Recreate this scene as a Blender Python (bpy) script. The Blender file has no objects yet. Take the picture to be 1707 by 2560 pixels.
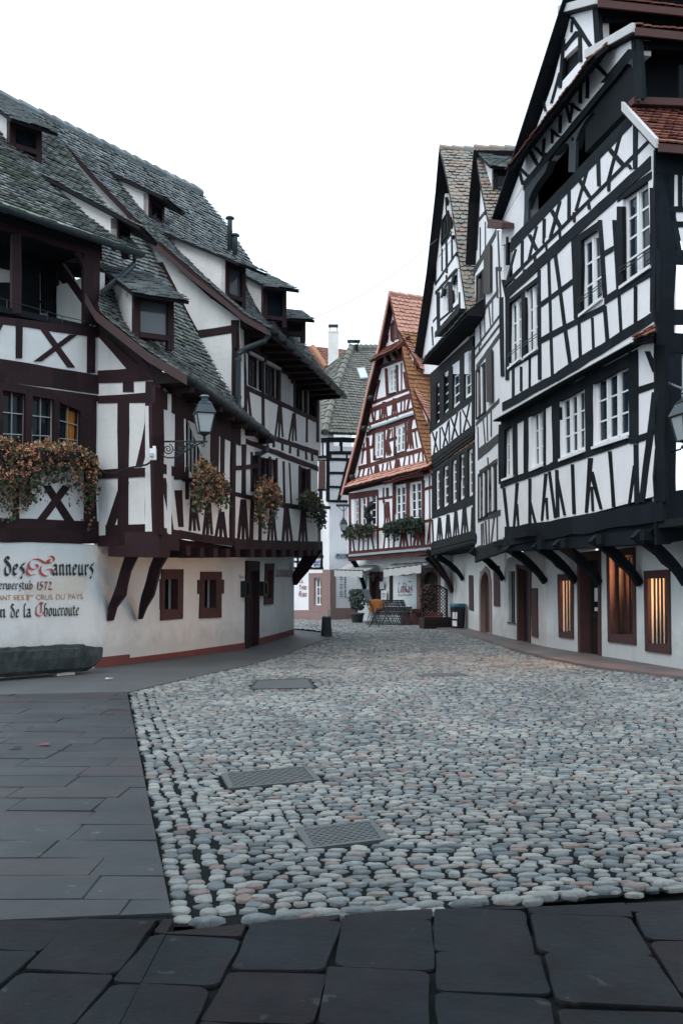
import bpy, bmesh, math, random
import numpy as np
from mathutils import Vector as V, Matrix
from mathutils.geometry import tessellate_polygon
from mathutils.bvhtree import BVHTree
R = random.Random(7)
SC = bpy.context.scene
COL = SC.collection
# ---------------------------------------------------------------- camera model: level camera 1.5 m above the street
F, CX, HY, H = 2489.0, 853.5, 1460.0, 1.5
T = [0.0, 0.0, 1.0]
def Z(ox, oy, s): T[0], T[1], T[2] = ox, oy, s
def S0(): Z(0, 0, 1)
def tp(x, y): return T[0] + x*T[2], T[1] + y*T[2]
def P(x, y, Y):
    px, py = tp(x, y)
    return V(((px-CX)/F*Y, Y, H + (HY-py)/F*Y))
def G(px, py, z=0.0):
    Y = (H-z)*F/(py-HY)
    return V(((px-CX)/F*Y, Y, z))
def root_loc(o):
    l = V((0, 0, 0))
    while o is not None:
        l = l + o.location; o = o.parent
    return l
# ---------------------------------------------------------------- mesh builder
class MB:
    def __init__(s): s.v = []; s.f = []
    def add(s, vs, fs):
        b = len(s.v); s.v += [tuple(p) for p in vs]; s.f += [tuple(i+b for i in f) for f in fs]
    def hexa(s, a, b):           # two quads, matching order
        s.add(list(a)+list(b), [(0,1,2,3),(7,6,5,4),(0,4,5,1),(1,5,6,2),(2,6,7,3),(3,7,4,0)])
    def prism(s, pts, vec):
        n = len(pts); vec = V(vec)
        s.add(list(pts)+[V(p)+vec for p in pts], [tuple(range(n)), tuple(range(2*n-1, n-1, -1))] + [(i, (i+1) % n, n+(i+1) % n, n+i) for i in range(n)])
    def box(s, c, sx, sy, sz, rz=0.0, base=True):
        cx, cy, cz = c; co, si = math.cos(rz), math.sin(rz); z0 = cz if base else cz-sz/2
        q = [(cx+co*x-si*y, cy+si*x+co*y) for x, y in ((-sx/2,-sy/2),(sx/2,-sy/2),(sx/2,sy/2),(-sx/2,sy/2))]
        s.hexa([V((x, y, z0)) for x, y in q], [V((x, y, z0+sz)) for x, y in q])
    def tube(s, pts, r, n=6, r2=None, cap=True):
        pts = [V(p) for p in pts]; m = len(pts); base = len(s.v); up = V((0.13, 0.21, 0.97))
        for i, p in enumerate(pts):
            d = (pts[min(i+1, m-1)]-pts[max(i-1, 0)])
            if d.length < 1e-9: d = V((0, 0, 1))
            d.normalize(); a = d.cross(up)
            if a.length < 1e-3: a = d.cross(V((1, 0, 0)))
            a.normalize(); b = d.cross(a)
            rr = r if r2 is None else r+(r2-r)*i/max(1, m-1)
            for k in range(n):
                t = 2*math.pi*k/n; s.v.append(tuple(p+a*(rr*math.cos(t))+b*(rr*math.sin(t))))
        for i in range(m-1):
            for k in range(n):
                s.f.append((base+i*n+k, base+i*n+(k+1) % n, base+(i+1)*n+(k+1) % n, base+(i+1)*n+k))
        if cap:
            s.f.append(tuple(base+k for k in range(n))[::-1]); s.f.append(tuple(base+(m-1)*n+k for k in range(n)))
    def lathe(s, c, prof, n=16, a0=0.0):
        base = len(s.v); c = V(c); m = len(prof)
        for r, z in prof:
            for k in range(n):
                t = a0+2*math.pi*k/n; s.v.append((c.x+r*math.cos(t), c.y+r*math.sin(t), c.z+z))
        for i in range(m-1):
            for k in range(n):
                s.f.append((base+i*n+k, base+i*n+(k+1) % n, base+(i+1)*n+(k+1) % n, base+(i+1)*n+k))
        s.f.append(tuple(base+k for k in range(n))[::-1]); s.f.append(tuple(base+(m-1)*n+k for k in range(n)))
    def build(s, name, mat, parent=None, smooth=False, origin=None):
        if not s.v: return None
        me = bpy.data.meshes.new(name)
        off = root_loc(parent) if parent is not None else V(origin or (0, 0, 0))
        A = np.array(s.v, dtype=float) - np.array(off)
        me.from_pydata(A.tolist(), [], s.f)
        me.materials.append(mat)
        if smooth: me.polygons.foreach_set('use_smooth', [True]*len(me.polygons))
        me.update()
        o = bpy.data.objects.new(name, me); COL.objects.link(o)
        if parent is not None: o.parent = parent
        else: o.location = off
        return o
def empty(name, loc, label, cat, group=None):
    o = bpy.data.objects.new(name, None); COL.objects.link(o); o.location = V(loc); o.empty_display_size = .2
    tag(o, label, cat, group); return o
def tag(o, label=None, cat=None, group=None, kind=None):
    if label: o['label'] = label
    if cat: o['category'] = cat
    if group: o['group'] = group
    if kind: o['kind'] = kind
    return o
# ---------------------------------------------------------------- facades: vertical planes standing on plan points
class PL:
    def __init__(s, a, b, world=False):
        if not world:
            a = V(((a[0]-CX)/F*a[1], a[1], 0)); b = V(((b[0]-CX)/F*b[1], b[1], 0))
        s.a = V((a[0], a[1], 0)); s.b = V((b[0], b[1], 0))
        s.u = (s.b-s.a).normalized(); n = V((s.u.y, -s.u.x, 0))
        if n.dot(-s.a) < 0: n = -n
        s.n = n
    def at(s, x, y, off=0.0):
        px, py = tp(x, y); d = V(((px-CX)/F, 1, (HY-py)/F)); o = V((0, 0, H))
        t = (s.a+s.n*off-o).dot(s.n)/d.dot(s.n)
        return o+d*t
    def uz(s, p): return V(((p-s.a).dot(s.u), p.z, 0))
    def w(s, u, z, off=0.0): return s.a+s.u*u+V((0, 0, z))+s.n*off
    def quad(s, q, off=0.0):     # q = TL BL TR BR flat list -> TL, BL, BR, TR
        return [s.at(q[0], q[1], off), s.at(q[2], q[3], off), s.at(q[6], q[7], off), s.at(q[4], q[5], off)]
DJ = [0]
WM = [1.0]
def dj():
    DJ[0] = (DJ[0]*7+3) % 97
    return DJ[0]/97.0*.007
def beam(mb, pl, kind, x1, y1, x2, y2, w, w2=None, d=.03, inn=.05):
    if w2 is None: w2 = w
    w *= WM[0]; w2 *= WM[0]
    d = d*.28+dj(); L = (pl.at(x1, y1)-pl.at(x2, y2)).length
    n = max(1, min(14, int(L/.45))); prev = None; j0 = 0
    for i in range(n+1):
        t = i/n; x = x1+(x2-x1)*t; y = y1+(y2-y1)*t; ww = (w+(w2-w)*t)/2
        e1 = ww*(1+R.uniform(-.13, .13)); e2 = ww*(1+R.uniform(-.13, .13))
        if kind == 'v': A, B = (x-e1, y), (x+e2, y)
        else: A, B = (x, y-e1), (x, y+e2)
        dd = d+R.uniform(-.001, .001)
        cur = [pl.at(*A, dd), pl.at(*B, dd), pl.at(*B, -inn), pl.at(*A, -inn)]
        # keep the back edges straight behind the front ones
        cur[2] = cur[1]-pl.n*(dd+inn); cur[3] = cur[0]-pl.n*(dd+inn)
        if prev: 
            if i == 1: mb.add(prev, [(0, 1, 2, 3)])
            mb.add(prev+cur, [(0, 4, 5, 1), (1, 5, 6, 2), (3, 7, 4, 0), (2, 6, 7, 3)])
        prev = cur
    mb.add(prev, [(3, 2, 1, 0)])
def beams(mb, pl, txt, d=.03):
    for it in txt.replace('\n', ';').split(';'):
        q = it.split()
        if not q: continue
        k = q[0]; a = [float(t) for t in q[1:]]
        if k in 'vh': beam(mb, pl, k, *a[:5], *(a[5:6]), d=d)
        elif k == 'f':          # fan: xt yt xb yb spread width
            xt, yt, xb, yb, sp, w = a
            for m in (-1, 0, 1): beam(mb, pl, 'v', xt+m*w*.3, yt, xb+m*sp, yb, w*1.1, w*.8, d=d)
        elif k == 'p':          # polyline of h/v pieces:  p w x y x y ...
            w = a[0]; pts = list(zip(a[1::2], a[2::2]))
            for (x1, y1), (x2, y2) in zip(pts, pts[1:]):
                beam(mb, pl, 'h' if abs(x2-x1) > abs(y2-y1)*.6 else 'v', x1, y1, x2, y2, w, d=d)
def wall(mb, pl, outline, holes=(), depth=.3, reveal=.22, off=0.0):
    out = [pl.at(x, y, off) for x, y in outline]
    hs = [pl.quad(q, off) for q in holes]
    loops = [[pl.uz(p) for p in out]]+[[pl.uz(p) for p in h] for h in hs]
    flat = [p for l in ([out]+hs) for p in l]
    tris = tessellate_polygon(loops)
    mb.add(flat, [tuple(t) for t in tris])
    n = len(out)
    b = [p-pl.n*depth for p in out]
    mb.add(out+b, [(i, (i+1) % n, n+(i+1) % n, n+i) for i in range(n)]+[tuple(range(n, 2*n))] if not hs else [(i, (i+1) % n, n+(i+1) % n, n+i) for i in range(n)])
    for h in hs:
        k = len(h); mb.add(h+[p-pl.n*reveal for p in h], [(i, (i+1) % k, k+(i+1) % k, k+i) for i in range(k)])
class WQ:                       # bilinear cell space over a window quad
    def __init__(s, pl, q, off=0.0):
        s.c = pl.quad(q, off); s.n = pl.n
        s.wd = ((s.c[3]-s.c[0]).length+(s.c[2]-s.c[1]).length)/2; s.ht = ((s.c[1]-s.c[0]).length+(s.c[2]-s.c[3]).length)/2
    def p(s, a, b, o):
        tl, bl, br, tr = s.c
        return (tl*(1-a)+tr*a)*(1-b)+(bl*(1-a)+br*a)*b+s.n*o
    def cell(s, mb, a0, a1, b0, b1, o0, o1):
        mb.hexa([s.p(a0, b0, o1), s.p(a1, b0, o1), s.p(a1, b1, o1), s.p(a0, b1, o1)], [s.p(a0, b0, o0), s.p(a1, b0, o0), s.p(a1, b1, o0), s.p(a0, b1, o0)])
def window(pl, q, root, fm, gm, lights=2, rows=3, cols=1, fw=.06, off=-.07, mw=None, bar=.022, sill=None, name='window', label=None):
    w = WQ(pl, q); mb = MB(); a = fw/w.wd; b = fw/w.ht; o0, o1 = off-.05, off
    w.cell(mb, 0, a, 0, 1, o0, o1); w.cell(mb, 1-a, 1, 0, 1, o0, o1)
    w.cell(mb, a, 1-a, 0, b, o0, o1-.002); w.cell(mb, a, 1-a, 1-b, 1, o0, o1-.002)
    m = (mw or fw*1.25)/w.wd; br = bar/w.wd; bh = bar/w.ht
    step = (1-2*a)/lights
    for i in range(lights):
        x0 = a+i*step+(m/2 if i else 0); x1 = a+(i+1)*step-(m/2 if i < lights-1 else 0)
        if i < lights-1: w.cell(mb, x1, x1+m, b, 1-b, o0, o1+.012)
        s = .03/w.wd; sh = .03/w.ht         # sash frame
        w.cell(mb, x0, x0+s, b, 1-b, o0, o1-.012); w.cell(mb, x1-s, x1, b, 1-b, o0, o1-.012)
        w.cell(mb, x0+s, x1-s, b, b+sh, o0, o1-.014); w.cell(mb, x0+s, x1-s, 1-b-sh, 1-b, o0, o1-.014)
        for r in range(1, rows):
            y = b+(1-2*b)*r/rows; w.cell(mb, x0+s, x1-s, y-bh/2, y+bh/2, o0, o1-.02)
        for c in range(1, cols):
            x = x0+(x1-x0)*c/cols; w.cell(mb, x-br/2, x+br/2, b, 1-b, o0, o1-.022)
    o = mb.build(name, fm, root)
    g = MB(); w.cell(g, a*.5, 1-a*.5, b*.5, 1-b*.5, o0-.02, o1-.04); g.build('glass', gm, o)
    if sill is not None:
        g = MB(); w.cell(g, -.03/w.wd, 1+.03/w.wd, 1, 1+.05/w.ht, off-.02, .05); g.build('sill', sill, o)
    if label: o['label'] = label
    return o
def plank_panel(pl, q, root, mat, name, n=4, off=.03, th=.04, horiz=False, parent=None):
    w = WQ(pl, q); mb = MB()
    for i in range(n):
        j = R.uniform(-.004, .004); e = .06/n
        if horiz: w.cell(mb, 0, 1, i/n+e/2, (i+1)/n-e/2, off-th, off+j)
        else: w.cell(mb, i/n+e/2, (i+1)/n-e/2, 0, 1, off-th, off+j)
    w.cell(mb, 0.01, .99, .01, .99, off-th-.01, off-.012)
    return mb.build(name, mat, parent or root)
def framed(pl, q, iq, root, mat, name='stone_frame', o1=.035, o0=-.12):
    a = pl.quad(q, 0); b = pl.quad(iq, 0); c_ = sum(b, V())/4; b = [p+(c_-p)*.03 for p in b]; mb = MB(); n = pl.n
    for i in range(4):
        j = (i+1) % 4
        o = o1+(0 if i % 2 else .004)
        mb.hexa([a[i]+n*o, a[j]+n*o, b[j]+n*o, b[i]+n*o], [a[i]+n*o0, a[j]+n*o0, b[j]+n*o0, b[i]+n*o0])
    return mb.build(name, mat, root)
def bracket(root, mat, foot, n, out, zt, w=.17, sag=.18, h0=.28, name='bracket'):
    """curved brace from a wall point 'foot' out along n to height zt"""
    t = V((n.y, -n.x, 0)); mb = MB(); prev = None; N = 7
    for i in range(N+1):
        s = i/N; x = out*(s**1.0)-sag*math.sin(math.pi*s)*.5; z = foot.z+(zt-foot.z)*s**.85
        th = h0*(.55+.45*s)+(.05 if i == 3 else 0)
        c = V((foot.x, foot.y, 0))+n*x+V((0, 0, z)); dirv = (n*out+V((0, 0, zt-foot.z))).normalized(); pr = dirv.cross(t)
        if pr.z > 0: pr = -pr
        cur = [c-t*w/2, c+t*w/2, c+t*w/2+pr*th*.6, c-t*w/2+pr*th*.6]
        if prev: mb.add(prev+cur, [(0,1,5,4),(1,2,6,5),(2,3,7,6),(3,0,4,7)])
        if i in (0, N): mb.add(cur, [(0,1,2,3)])
        prev = cur
    return mb.build(name, mat, root)
# ---------------------------------------------------------------- roofs
def resample(pts, n):
    pts = [V(p) for p in pts]; L = [0]
    for a, b in zip(pts, pts[1:]): L.append(L[-1]+(b-a).length)
    out = []
    for i in range(n+1):
        d = L[-1]*i/n; k = 0
        while k < len(L)-2 and L[k+1] < d: k += 1
        t = (d-L[k])/max(1e-9, L[k+1]-L[k]); out.append(pts[k].lerp(pts[k+1], min(1, t)))
    return out
class Patch:
    def __init__(s, left, right, N=16):
        s.l = resample(left, N); s.r = resample(right, N); s.N = N
        s.len = sum((a-b).length for a, b in zip(s.l, s.l[1:])); s.len = (s.len+sum((a-b).length for a, b in zip(s.r, s.r[1:])))/2
        s.w = ((s.l[0]-s.r[0]).length+(s.l[-1]-s.r[-1]).length)/2
        vs = s.l+s.r; fs = []
        for i in range(N): fs += [(i, N+1+i, N+2+i), (i, N+2+i, i+1)]
        s.bvh = BVHTree.FromPolygons([tuple(v) for v in vs], fs)
    def at(s, a, v):
        v = min(max(v, 0), 1)*s.N; i = min(int(v), s.N-1); t = v-i
        return s.l[i].lerp(s.l[i+1], t).lerp(s.r[i].lerp(s.r[i+1], t), a)
    def nrm(s, a, v):
        e = .02; n = (s.at(a+e, v)-s.at(a-e, v)).cross(s.at(a, min(1, v+e))-s.at(a, max(0, v-e))).normalized()
        return n if n.z > 0 else -n
    def hit(s, x, y):
        px, py = tp(x, y); d = V(((px-CX)/F, 1, (HY-py)/F)); r = s.bvh.ray_cast(V((0, 0, H)), d.normalized())
        return r[0]
    def tiles(s, name, mat, root, tw=.145, rh=.12, th=.025, lift=.045, deck=None, dth=.09, skip=None, rnd=1.0):
        mb = MB(); rows = max(2, int(s.len/rh)); rr = random.Random(len(name)+rows)
        for i in range(rows):
            v0 = i/rows; v1 = min(1, (i+1.25)/rows); wrow = (s.at(0, v0)-s.at(1, v0)).length
            cols = max(2, int(wrow/tw)); sh = .5 if i % 2 else 0
            for j in range(-1, cols+1):
                a0 = (j+sh)/cols+rr.uniform(-.05, .05)*rnd/cols; a1 = (j+1+sh)/cols-.04/cols
                a0 = max(0, a0); a1 = min(1, a1)
                if a1-a0 < .25/cols: continue
                am = (a0+a1)/2; n = s.nrm(am, v0); jl = rr.uniform(-.25, .35)*lift*rnd
                dv = rr.uniform(-.12, .12)*rnd/rows; b = .28/rows
                def pt(a, v, o): return s.at(a, v)+n*o
                lo = lift+jl; V0 = max(0, v0+dv) if i else 0
                dn = s.at(am, 0)-s.at(am, .05); dn = dn.normalized()*(.05 if i == 0 else 0)
                top = [pt(a0, V0+b, lo*.93), pt(a0+(a1-a0)*.14, V0+b*.35, lo), pt(am, V0, lo), pt(a1-(a1-a0)*.14, V0+b*.35, lo), pt(a1, V0+b, lo*.93), pt(a1, v1, .008), pt(a0, v1, .008)]
                for k in range(5): top[k] = top[k]+dn
                bot = [p-n*th for p in top[:5]]
                mb.add(top+bot, [(0,1,2,3,4,5,6),(0,7,8,1),(1,8,9,2),(2,9,10,3),(3,10,11,4),(4,11,5),(0,6,7)])
        o = mb.build(name, mat, root)
        if deck is not None:
            d = MB(); N = s.N; vs = []
            for i in range(N+1):
                n = s.nrm(.5, i/N)
                vs += [s.l[i]-n*.004, s.r[i]-n*.004, s.r[i]-n*dth, s.l[i]-n*dth]
            fs = [(0,1,2,3), (4*N+3, 4*N+2, 4*N+1, 4*N)]
            for i in range(N):
                a = 4*i; b = a+4
                for k in range(4): fs.append((a+k, b+k, b+(k+1) % 4, a+(k+1) % 4))
            d.add(vs, fs); d.build('roof_boarding', deck, root)
        return o
def ridge_tiles(root, mat, pts, r=.12, step=.38, name='ridge_tiles'):
    mb = MB(); pts = [V(p) for p in pts]
    for a, b in zip(pts, pts[1:]):
        L = (b-a).length; n = max(1, int(L/step)); d = (b-a)/n
        for i in range(n):
            p = a+d*i; q = a+d*(i+1.12); mb.tube([p+V((0, 0, -.02)), q+V((0, 0, -.045))], r*1.05, 8, r*.88)
    return mb.build(name, mat, root)
def roof_slab(pl, pts, th, off0, off1, root, mat, name, poff=0.0):
    uz = [pl.uz(pl.at(*p, poff)) for p in pts]; up = []
    for i, p in enumerate(uz):
        d = (uz[min(i+1, len(uz)-1)]-uz[max(0, i-1)]).normalized(); n = V((-d.y, d.x, 0))
        if n.y < 0: n = -n
        up.append(p+n*th)
    mb = MB()
    for i in range(len(uz)-1):
        A = [uz[i], uz[i+1], up[i+1], up[i]]
        mb.hexa([pl.w(q.x, q.y, off1) for q in A], [pl.w(q.x, q.y, off0) for q in A])
    return mb.build(name, mat, root)
def dormer(root, patch, K, TL, BL, w, M, glass, over=.32, rise=.10, label=None, hh=None, tw=.17, sidelap=.14, pane=True):
    k = patch.hit(*K); b = patch.hit(*BL)
    if k is None or b is None: print('dormer miss', K, BL, k, b); return None
    px, py = tp(*TL); zt = H+(HY-py)/F*b.y
    tl = V((b.x, b.y, zt))
    i = V((k.x-b.x, k.y-b.y, 0)); r = i.length; i.normalize(); e = V((i.y, -i.x, 0))
    if e.y < 0: e = -e
    k = V((b.x, b.y, k.z))+i*r
    br, tr, kr = b+e*w, tl+e*w, k+e*w
    dn = V((0, 0, -.5))
    mb = MB()       # body: cheeks and back filling
    for (p, q, s, o) in ((b, tl, k, e*.05), (br-e*.05, tr-e*.05, kr-e*.05, e*.05)):
        mb.prism([p+dn*.15, q, s, s+dn], o)
    o = mb.build('dormer', M['plaster_old'], root)
    fr = MB(); pw = .11
    for a0, a1 in ((0, pw), (w-pw, w)):
        fr.prism([b+e*a0-i*.03+dn*.3, b+e*a1-i*.03+dn*.3, tl+e*a1-i*.03, tl+e*a0-i*.03], i*.14)
    fr.prism([tl+e*.002-i*.028-V((0,0,.14)), tr-e*.002-i*.028-V((0,0,.14)), tr-e*.002-i*.028, tl+e*.002-i*.028], i*.13)
    fr.prism([b+e*pw-i*.05, br-e*pw-i*.05, br-e*pw-i*.05+V((0,0,.09)), b+e*pw-i*.05+V((0,0,.09))], i*.15)
    fr.build('window_frame', M['wood'], o)
    g = MB(); g.prism([b+e*pw+i*.04, br-e*pw+i*.04, tr-e*pw+i*.04, tl+e*pw+i*.04], i*.03); g.build('glass', glass, o)
    slope = (k.z-tl.z)/r
    def rp(s, t): return tl+e*s+i*t+V((0, 0, slope*t+.05))
    pt = Patch([rp(-sidelap, -over), rp(-sidelap, r*1.02)], [rp(w+sidelap, -over), rp(w+sidelap, r*1.02)], 4)
    pt.tiles('dormer_roof', M.get('rtile', M['tile']), o, deck=M.get('deck', M['wood']), dth=.06, tw=tw)
    return o
def slab_box(mb, a, b, w, h, up=V((0, 0, 1))):
    d = (b-a).normalized(); s = d.cross(up).normalized(); t = s.cross(d)
    mb.hexa([a-s*w/2-t*h/2, a+s*w/2-t*h/2, a+s*w/2+t*h/2, a-s*w/2+t*h/2], [b-s*w/2-t*h/2, b+s*w/2-t*h/2, b+s*w/2+t*h/2, b-s*w/2+t*h/2])
def gutter(root, mat, a, b, r=.075, name='gutter'):
    a, b = V(a), V(b); d = (b-a).normalized(); s = d.cross(V((0, 0, 1))).normalized(); mb = MB(); n = 8
    ring = [(math.cos(math.pi+math.pi*k/n), math.sin(math.pi+math.pi*k/n)) for k in range(n+1)]
    vs = []
    for p in (a, b):
        for rr in (r, r-.012):
            for c, z in ring: vs.append(p+s*(c*rr)+V((0, 0, z*rr)))
    m = n+1; fs = []
    for k in range(n):
        fs.append((k, k+1, 2*m+k+1, 2*m+k)); fs.append((m+k, m+k+1, 3*m+k+1, 3*m+k))
        fs.append((k, k+1, m+k+1, m+k)); fs.append((2*m+k, 2*m+k+1, 3*m+k+1, 3*m+k))
    fs += [(0, m, 3*m, 2*m), (n, m+n, 3*m+n, 2*m+n), tuple(range(m)), tuple(range(2*m, 3*m))]
    mb.add(vs, fs)
    L = (b-a).length; k = int(L/.8)
    for i in range(k):
        p = a+d*(i+.5)*.8
        mb.tube([p+s*(c*(r+.006))+V((0, 0, z*(r+.006))) for c, z in ring], .007, 4)
    return mb.build(name, mat, root, smooth=False)
# ---------------------------------------------------------------- materials (procedural)
def nt(name):
    m = bpy.data.materials.new(name); m.use_nodes = True; t = m.node_tree; t.nodes.clear()
    o = t.nodes.new('ShaderNodeOutputMaterial'); b = t.nodes.new('ShaderNodeBsdfPrincipled'); t.links.new(b.outputs[0], o.inputs[0])
    return m, t, b
def N(t, k, **kw):
    n = t.nodes.new(k)
    for a, v in kw.items():
        if a.startswith('i_'): n.inputs[a[2:].replace('_', ' ')].default_value = v
        else: setattr(n, a, v)
    return n
def lk(t, a, b): t.links.new(a, b)
def ramp(t, stops, interp='LINEAR'):
    r = t.nodes.new('ShaderNodeValToRGB'); c = r.color_ramp; c.interpolation = interp
    while len(c.elements) < len(stops): c.elements.new(.5)
    for e, (p, col) in zip(c.elements, stops): e.position = p; e.color = (*col, 1)
    return r
def mix(t, a, b, f, mode='MIX'):
    n = t.nodes.new('ShaderNodeMix'); n.data_type = 'RGBA'; n.blend_type = mode
    for s, x in ((n.inputs[6], a), (n.inputs[7], b), (n.inputs[0], f)):
        if hasattr(x, 'is_output'): lk(t, x, s)
        elif isinstance(x, (int, float)): s.default_value = x
        else: s.default_value = (*x, 1)
    return n.outputs[2]
def coords(t, scale=(1, 1, 1)):
    g = N(t, 'ShaderNodeNewGeometry'); mp = N(t, 'ShaderNodeMapping'); mp.inputs['Scale'].default_value = scale
    lk(t, g.outputs['Position'], mp.inputs['Vector']); return mp.outputs[0], g
def noise(t, vec, sc, det=4, rough=.6):
    n = N(t, 'ShaderNodeTexNoise'); n.inputs['Scale'].default_value = sc; n.inputs['Detail'].default_value = det; n.inputs['Roughness'].default_value = rough
    lk(t, vec, n.inputs['Vector']); return n.outputs[0]
def bump(t, b, h, st, dist=.02):
    n = N(t, 'ShaderNodeBump'); n.inputs['Strength'].default_value = st; n.inputs['Distance'].default_value = dist
    lk(t, h, n.inputs['Height']); lk(t, n.outputs[0], b.inputs['Normal'])
def plaster(name, c, dirt, amt=.35, sc=1.2, patch=None, splash=None):
    m, t, b = nt(name); v, g = coords(t)
    n1 = noise(t, v, sc, 6, .65); r1 = ramp(t, [(.42, (0, 0, 0)), (.72, (1, 1, 1))]); lk(t, n1, r1.inputs[0])
    vs, _ = coords(t, (1, 1, .22)); n2 = noise(t, vs, 5, 4, .7); r2 = ramp(t, [(.5, (0, 0, 0)), (.8, (1, 1, 1))]); lk(t, n2, r2.inputs[0])
    f = mix(t, r1.outputs[0], r2.outputs[0], .45)
    mm = N(t, 'ShaderNodeMath', operation='MULTIPLY'); lk(t, f, mm.inputs[0]); mm.inputs[1].default_value = amt
    col = mix(t, c, dirt, mm.outputs[0])
    if patch is not None:
        n3 = noise(t, v, 1.7, 7, .7); r3 = ramp(t, [(.66, (0, 0, 0)), (.70, (1, 1, 1))]); lk(t, n3, r3.inputs[0])
        col = mix(t, col, patch, r3.outputs[0])
    if splash is not None:      # mud splashed up the foot of the wall, with a ragged edge
        sx = N(t, 'ShaderNodeSeparateXYZ'); lk(t, g.outputs['Position'], sx.inputs[0]); n5 = noise(t, v, 3.5, 7, .7)
        ad = N(t, 'ShaderNodeMath', operation='MULTIPLY_ADD'); lk(t, n5, ad.inputs[0]); ad.inputs[1].default_value = -1.1; lk(t, sx.outputs[2], ad.inputs[2])
        r5 = ramp(t, [(0, (1, 1, 1)), (.42, (0, 0, 0))]); m5 = N(t, 'ShaderNodeMath', operation='ADD'); lk(t, ad.outputs[0], m5.inputs[0]); m5.inputs[1].default_value = .25; lk(t, m5.outputs[0], r5.inputs[0])
        col = mix(t, col, splash, mixf(t, r5.outputs[0], .38))
    lk(t, col, b.inputs['Base Color']); b.inputs['Roughness'].default_value = .92; b.inputs['Specular IOR Level'].default_value = .2
    n4 = noise(t, v, 9, 6, .6); bump(t, b, n4, .35, .03)
    return m
def wood(name, c1, c2, rough=.7, grain=30, spec=.22):
    m, t, b = nt(name); v, g = coords(t, (1, 1, 1))
    w1 = noise(t, v, 2.3, 5, .7)
    v2, _ = coords(t, (1, 1, .12)); w2 = noise(t, v2, grain, 3, .6)
    isl = mix(t, c1, c2, w1); n3 = mix(t, isl, tuple(x*.45 for x in c1), w2)
    pi = g.outputs['Random Per Island']; col = mix(t, n3, tuple(min(1, x*1.7) for x in c2), mixf(t, pi, .35))
    lk(t, col, b.inputs['Base Color']); b.inputs['Roughness'].default_value = rough; b.inputs['Specular IOR Level'].default_value = spec
    bump(t, b, w2, .5, .012); return m
def mixf(t, s, k):
    n = N(t, 'ShaderNodeMath', operation='MULTIPLY'); lk(t, s, n.inputs[0]); n.inputs[1].default_value = k; return n.outputs[0]
def tiles_mat(name, cols, rough=.8, moss=None, bumpy=.3):
    m, t, b = nt(name); v, g = coords(t)
    st = [(i/max(1, len(cols)-1), c) for i, c in enumerate(cols)]
    r = ramp(t, st); lk(t, g.outputs['Random Per Island'], r.inputs[0])
    n1 = noise(t, v, 6, 6, .7); c = mix(t, r.outputs[0], tuple(x*.45 for x in cols[0]), mixf(t, n1, .7))
    if moss is not None:
        n2 = noise(t, v, .9, 6, .75); rr = ramp(t, [(.53, (0, 0, 0)), (.66, (1, 1, 1))]); lk(t, n2, rr.inputs[0]); c = mix(t, c, moss, mixf(t, rr.outputs[0], .8))
    lk(t, c, b.inputs['Base Color']); b.inputs['Roughness'].default_value = rough; bump(t, b, n1, bumpy, .02); return m
def flat(name, c, rough=.6, metal=0.0, spec=.4, var=.25, sc=8):
    m, t, b = nt(name); v, g = coords(t); n1 = noise(t, v, sc, 5, .65)
    lk(t, mix(t, c, tuple(x*.5 for x in c), mixf(t, n1, var*2)), b.inputs['Base Color'])
    b.inputs['Roughness'].default_value = rough; b.inputs['Metallic'].default_value = metal; b.inputs['Specular IOR Level'].default_value = spec
    bump(t, b, n1, .15, .01); return m
def glass_dark(name, c=(.012, .016, .02), rough=.06, spec=.5):
    m, t, b = nt(name); v, g = coords(t); n1 = noise(t, v, 1.3, 3, .5)
    lk(t, mix(t, c, tuple(x*2.5 for x in c), n1), b.inputs['Base Color'])
    b.inputs['Roughness'].default_value = rough; b.inputs['Specular IOR Level'].default_value = spec
    bump(t, b, n1, .12, .05); return m
def emit(name, c, s, tex=False):
    m = bpy.data.materials.new(name); m.use_nodes = True; t = m.node_tree; t.nodes.clear()
    o = t.nodes.new('ShaderNodeOutputMaterial'); e = t.nodes.new('ShaderNodeEmission'); e.inputs[1].default_value = s
    if tex:
        v, g = coords(t, (1, 1, 1)); n1 = noise(t, v, 3.2, 5, .6); r = ramp(t, [(.3, tuple(x*.25 for x in c)), (.62, c)]); lk(t, n1, r.inputs[0]); lk(t, r.outputs[0], e.inputs[0])
    else: e.inputs[0].default_value = (*c, 1)
    t.links.new(e.outputs[0], o.inputs[0]); return m
def pane_mat(name):
    m = bpy.data.materials.new(name); m.use_nodes = True; t = m.node_tree; t.nodes.clear()
    o = t.nodes.new('ShaderNodeOutputMaterial'); a = t.nodes.new('ShaderNodeBsdfTransparent'); g = t.nodes.new('ShaderNodeBsdfGlossy'); g.inputs['Roughness'].default_value = .05
    x = t.nodes.new('ShaderNodeMixShader'); fr = t.nodes.new('ShaderNodeFresnel'); fr.inputs[0].default_value = 1.45
    lk(t, fr.outputs[0], x.inputs[0]); lk(t, a.outputs[0], x.inputs[1]); lk(t, g.outputs[0], x.inputs[2]); lk(t, x.outputs[0], o.inputs[0]); return m
M = {}
M['pl_w'] = plaster('white_plaster', (.80, .79, .82), (.50, .50, .52), .38)
M['pl_l'] = plaster('old_white_plaster', (.74, .745, .75), (.42, .43, .43), .45)
M['pl_g'] = plaster('ground_floor_plaster', (.70, .735, .75), (.40, .43, .44), .5, .9, None, (.30, .31, .30))
M['pl_o'] = plaster('weathered_plaster', (.70, .69, .70), (.38, .36, .34), .55, 1.5, (.42, .30, .24))
M['pl_b'] = plaster('shop_plaster', (.70, .69, .68), (.40, .38, .35), .6, 1.4, None, (.27, .25, .23))
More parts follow.
